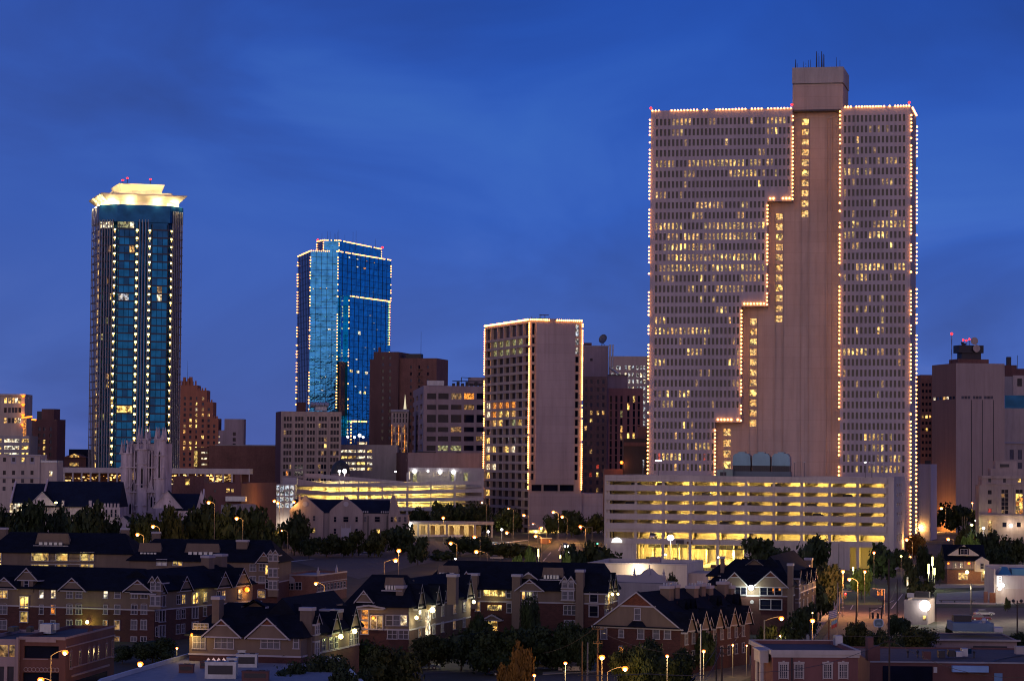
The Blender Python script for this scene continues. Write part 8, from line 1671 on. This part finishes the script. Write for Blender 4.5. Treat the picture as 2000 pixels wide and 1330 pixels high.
# traffic signals
def signal(u, v, label, S, side, arm, lit_, vb=None, col='redlamp'):
    Y = FP/S; x = kx(u)*Y; zg = terr(Y); z = P(u, v, Y).z-zg; t = thing('traffic_signal', label, 'traffic signal', (x+side*arm, Y, zg))
    MB().tube((0, 0, 0), (0, 0, z+1.0), .12).out('pole', 'pole', t); MB().tube((0, 0, z+.9), (-side*(arm+1.5), 0, z+1.1), .09, .06).out('mast_arm', 'pole', t)
    for k, xx in enumerate((-side*arm, -side*arm*.45)):
        hd = MB().box(xx-.2, xx+.2, -.2, .2, z-.55, z+.7).out('signal_head', mat('signal_yellow', (.30, .17, .03), .6), t)
        for j, mm in enumerate(('redlamp', 'dkmetal', 'dkmetal')): MB().ball((xx, -.22, z+.45-.4*j), .15 if mm != 'redlamp' or k else .26, 8).out('lens', col if (j == 0 and k == 0 and lit_) else 'dkmetal', hd)
signal(1652, 1163, 'traffic signal showing red at the intersection, on a long mast arm', 8.2, -1, 1.4, True)
lamp_at(bpy.data.objects['traffic_signal'], 2.5, 4, 7.5, 9000, (1, .33, .14)); lamp_at(bpy.data.objects['traffic_signal'], 9, -6, 7.5, 6000, (1, .33, .14))  # two unseen reddish lights added to brighten and redden the road
signal(1716, 1158, 'dark unlit traffic signal on the right end of the intersection', 8.2, 1, 1.5, False)
signal(1136, 1034, 'traffic signal over the cross street near the bus', 5.4, 1, 4, True); signal(1168, 1064, 'green lit traffic signal left of the long garage', 5.7, 1, 2.4, True, col=emat('green_signal', (.1, 1, .5), 6))
# bus shelter frame and kiosk
p = GT(1711, 1208); t = thing('bus_shelter', 'dark open frame shelter beside the intersection', 'shelter', tuple(p)); q = MB(); w_ = 2.7
for x in (-w_/2, w_/2):
    for y in (0, 1.4): q.tube((x, y, 0), (x, y, 2.5), .07)
q.box(-w_/2, w_/2, -.05, .05, 2.4, 2.5).box(-w_/2, w_/2, 1.35, 1.45, 2.4, 2.5); q.out('frame', 'dkmetal', t); MB().box(-.9, -.45, .5, .9, 0, 1.4).out('bin', 'dkmetal', t); MB().box(.25, .75, .5, .9, 0, 1.3).out('bin', 'dkmetal', t)
p = GT(1066, 1062); t = thing('kiosk', 'small dark kiosk with one warm lit window beside the downtown street', 'kiosk', tuple(p)); MB().box(-2.2, 2.2, 0, 3, 0, 2.2).out('wall', 'dkbrick', t); MB().box(-2.5, 2.5, -.3, 3.3, 2.2, 2.45).out('roof', 'metal', t); MB().box(1.2, 1.9, -.05, -.01, .6, 1.6).out('window', 'ora', t)
# ================================================================== vehicles
def car(u, v, yaw, label, m, suv=False, name='parked_car', lights=False, cat='car', group='parked cars', pick=False):
    p = GT(u, v); t = thing(name, label, cat, tuple(p), R(yaw), group); L, W_ = (4.7, 1.8) if not suv else (5.0, 1.95); h1 = .85 if not suv else 1.05; h2 = 1.42 if not suv else 1.85
    prof = [(-L/2, .35), (L/2, .35), (L/2, h1*.8), (L/2-.35, h1), (-L/2+.15, h1), (-L/2, h1*.85)]; q = MB(); n = len(prof)
    q.add([(x, -W_/2, z) for x, z in prof]+[(x, W_/2, z) for x, z in prof], [tuple(range(n)), tuple(range(2*n-1, n-1, -1))]+[(i, i+n, (i+1) % n+n, (i+1) % n) for i in range(n)]); q.out('body', m, t)
    a0, a1, b0, b1 = ((-L*.42, L*.20, -L*.30, L*.06) if not pick else (-.5, L*.26, -.35, L*.12)) if not (suv and not pick) else (-L*.48, L*.24, -L*.44, L*.12)
    cb = [(a0, -W_*.48, h1), (a1, -W_*.48, h1), (a1, W_*.48, h1), (a0, W_*.48, h1), (b0, -W_*.40, h2), (b1, -W_*.40, h2), (b1, W_*.40, h2), (b0, W_*.40, h2)]
    MB().add(cb, [(0, 1, 5, 4), (1, 2, 6, 5), (2, 3, 7, 6), (3, 0, 4, 7)]).out('windows', 'dim', t); MB().add([(x, y, z) for x, y, z in cb[4:]]+[(x*.98, y*.98, z+.05) for x, y, z in cb[4:]], [(4, 5, 6, 7), (0, 1, 5, 4), (1, 2, 6, 5), (2, 3, 7, 6), (3, 0, 4, 7)]).out('roof', m, t)
    for x in (-L*.31, L*.31):
        for y in (-W_/2-.02, W_/2+.02): o = MB().tube((x, y-.1, .33), (x, y+.1, .33), .33, n=12).out('wheel', 'dkmetal', t); MB().tube((x, y-.12, .33), (x, y+.12, .33), .17, n=8).out('hubcap', 'metal', o)
    for y in (-W_*.33, W_*.33): MB().ball((L/2, y, h1*.72), .13 if not lights else .3, 6).out('headlight', 'whitelamp' if lights else 'metal', t); MB().box(-L/2-.03, -L/2, y-.15, y+.15, h1*.6, h1*.8).out('tail_light', mat('tail_red', (.3, .02, .02), .4), t)
    return t
cm = lambda n_, c: mat('paint_'+n_, c, .3, .2, var=.03)
car(1064, 1306, 0, 'black pickup truck parked under the trees at the bottom', cm('black', (.01, .01, .015)), True, pick=True)
car(1120, 1312, 175, 'pale pickup truck with a white cap beside the globe lamp', cm('beige', (.30, .26, .24)), True, pick=False)
car(1094, 1294, 10, 'dark red car parked under the trees behind the pickup trucks', cm('maroon', (.06, .01, .015)), True)
car(832, 1306, 0, 'pale blue car half hidden under trees right of the brownish tree', cm('blue', (.12, .18, .28))); car(980, 1318, 20, 'dark blue car at the bottom left of the orange lit tree', cm('navy', (.02, .04, .10)))
car(1915, 1212, 0, 'dark red car parked near the right edge, in front of another car', cm('red', (.09, .012, .015))); car(1922, 1202, 8, 'silver car parked behind the dark red one near the right edge', cm('silver', (.30, .30, .33)))
car(716, 1086, 5, 'white car parked at the far side of the lot before the stucco hall', cm('white', (.5, .5, .55))); car(938, 1058, 5, 'pale car in the lot below the bank canopy', cm('grey', (.25, .25, .27))); car(970, 1092, 0, 'small pale car behind the wide apartment roof', cm('grey', (.25, .25, .27))); car(1014, 1086, 60, 'white van beside the lit green tree', cm('white', (.5, .5, .55)), True)
car(1110, 1082, -75, 'oncoming car with bright headlights on the cross street', cm('silver', (.30, .30, .33)), True, 'moving_car', True, group='moving cars')
car(1103, 1070, -75, 'second oncoming car with bright headlights, higher up the cross street', cm('grey', (.25, .25, .27)), True, 'moving_car', True, group='moving cars')
def deck_car(u, y, lvl, label, m):
    X, Y = on_garage(u, 0, y); t = car(1110, 1082, -12, label, m, True); t.location = (X, Y, GA.H-3.24*lvl-1.15+.02); return t
deck_car(1247, 4, 1, 'white car nosed to the parapet of the top covered garage deck', cm('white', (.5, .5, .55)))
deck_car(1602, 4, 4, 'white car on a middle garage deck toward the right end', cm('white', (.5, .5, .55)))
for u, y, lv, lb, mm in ((1298, 4, 1, 'dark car roof showing over the top garage parapet left of centre', 'navy'), (1385, 4, 2, 'silver car on the second garage deck beside a column', 'silver'), (1462, 4, 3, 'dark car on the third garage deck at mid width', 'maroon'), (1520, 4, 1, 'silver car on the top garage deck above the ramp', 'grey'), (1590, 4, 3, 'dark car on the third garage deck right of centre', 'black'), (1660, 4, 2, 'dark car on the second garage deck near the right end', 'navy'), (1236, 4, 3, 'maroon car on the third garage deck in the first bay', 'maroon'), (1420, 4, 5, 'pale car on the lowest parapet garage deck', 'beige')): deck_car(u, y, lv, lb, MATS['paint_'+mm])
X, Y = on_garage(1277, 0, 3); t = car(1110, 1082, 78, 'white sport utility car facing out of the lowest raised garage deck', cm('white', (.5, .5, .55)), True); t.location = (X, Y, GA.H-3.24*5-2.05-1-2.1-.05)
# ================================================================== fence, benches, wires
pa, pb = GT(1512, 1274), GT(1578, 1220); t = thing('chain_fence', 'long chain link fence along the pavement above the brick office', 'fence', tuple(pa)); d_ = pb-pa; F_ = Fr((0, 0, 0), (d_.x, d_.y)); L_ = math.hypot(d_.x, d_.y); q = MB(); n = 14
for i in range(n+1): q.tube(F_.p(L_*i/n, 0, 0), F_.p(L_*i/n, 0, 2.2), .04)
q.tube(F_.p(0, 0, 2.2), F_.p(L_, 0, 2.2), .04); q.out('frame', 'metal', t); q = MB()
for i in range(int(L_/.8)): q.tube(F_.p(i*.8, 0, .1), F_.p(min(L_, i*.8+.8), 0, 2.1), .012, n=4); q.tube(F_.p(i*.8, 0, 2.1), F_.p(min(L_, i*.8+.8), 0, .1), .012, n=4)
q.out('mesh', 'metal', t, kind='stuff')
def wire(pts, label, r=.035, sag=.6):
    q = MB()
    for a, c in zip(pts, pts[1:]):
        pr = a
        for k in range(1, 11): s = k/10; nx = a.lerp(c, s)-Vector((0, 0, sag*4*s*(1-s))); q.tube(pr-pts[0], nx-pts[0], r, n=4); pr = nx
    o = q.out('power_line', 'dkmetal'); o.location = pts[0]; o['label'] = label; o['category'] = 'power line'; o['group'] = 'overhead lines'
pc = PP['c'][1]; pn = PP['n'][1]; pa_ = PP['a'][1]; pi_ = PP['i'][1]
def off(v, x=0, z=0): return v+Vector((x, 0, z))
wire([off(pc, -.8, -.2), P(1330, 1345, FP/15)], 'power line running down left from the bottom crossarm pole'); wire([off(pc, 0, -.2), P(1360, 1350, FP/15)], 'second power line running down left from the bottom crossarm pole')
wire([off(pc, .8, -.3), P(1470, 1195, FP/9.5)], 'power line rising from the crossarm pole toward the right hand apartments'); wire([off(pc, -.8, -.3), P(1390, 1322, FP/14)], 'short line left of the bottom crossarm pole')
wire([P(1060, 1275, FP/13), off(pa_, -.6, -.4)], 'power line from the trees to the leaning utility pole'); wire([off(pa_, .6, -1), off(pc, -1, -.9)], 'power line between the leaning pole and bottom crossarm pole', sag=1.2)
wire([P(1480, 1312, FP/15.5), off(pn, -.7, -.4)], 'power line sagging across the front of the brick office', sag=1.0); wire([off(pn, .7, -.4), P(2010, 1322, FP/15)], 'power line across the long brick building', sag=1.5); wire([P(1640, 1241, FP/11), P(1738, 1241, FP/11), P(1800, 1241, FP/11)], 'straight line above the gravel roof trees', .05, .1)
wire([P(1130, 1318, FP/14.5), P(1262, 1315, FP/14.5), P(1380, 1318, FP/14.5)], 'orange lit horizontal cable above the bottom street', .07, .1)
wire([PP['j'][1], off(pi_, 0, -8), PP['m'][1]], 'power line between the dark poles at the intersection', sag=.8)
for y_, lb in ((1000, 1),):
    p = GT(1856, 1176); t = thing('wheel_stop', 'long low dark rail along the front of the pale parking lot', 'rail', tuple(p)); q = MB()
    q.box(-3, 6.5, 0, .2, .45, .6)
    for x in (-2.5, 1, 5.5): q.box(x, x+.3, 0, .2, 0, .45)
    q.out('rail', 'dkmetal', t)
pa, pb = GT(1828, 1179), GT(1944, 1180); t = thing('low_wall', 'long bright lit kerb wall before the pale parking lot', 'wall', tuple(pa)); d_ = pb-pa; F_ = Fr((0, 0, 0), (d_.x, d_.y)); q = MB(); F_.box(q, 0, math.hypot(d_.x, d_.y), 0, .4, 0, .4); q.out('wall', 'whitewall', t)
pa, pb = GT(1388, 1109), GT(1470, 1109); t = thing('ramp_wall', 'low dark brick wall at the foot of the garage ramp', 'wall', tuple(pa)); q = MB().box(0, (pb-pa).x, 0, .4, 0, 1.1); q.out('wall', 'dkbrick', t)
flush_rest()
for o in bpy.data.objects:
    for k in [k for k in o.keys() if k.startswith('_n_')]: del o[k]
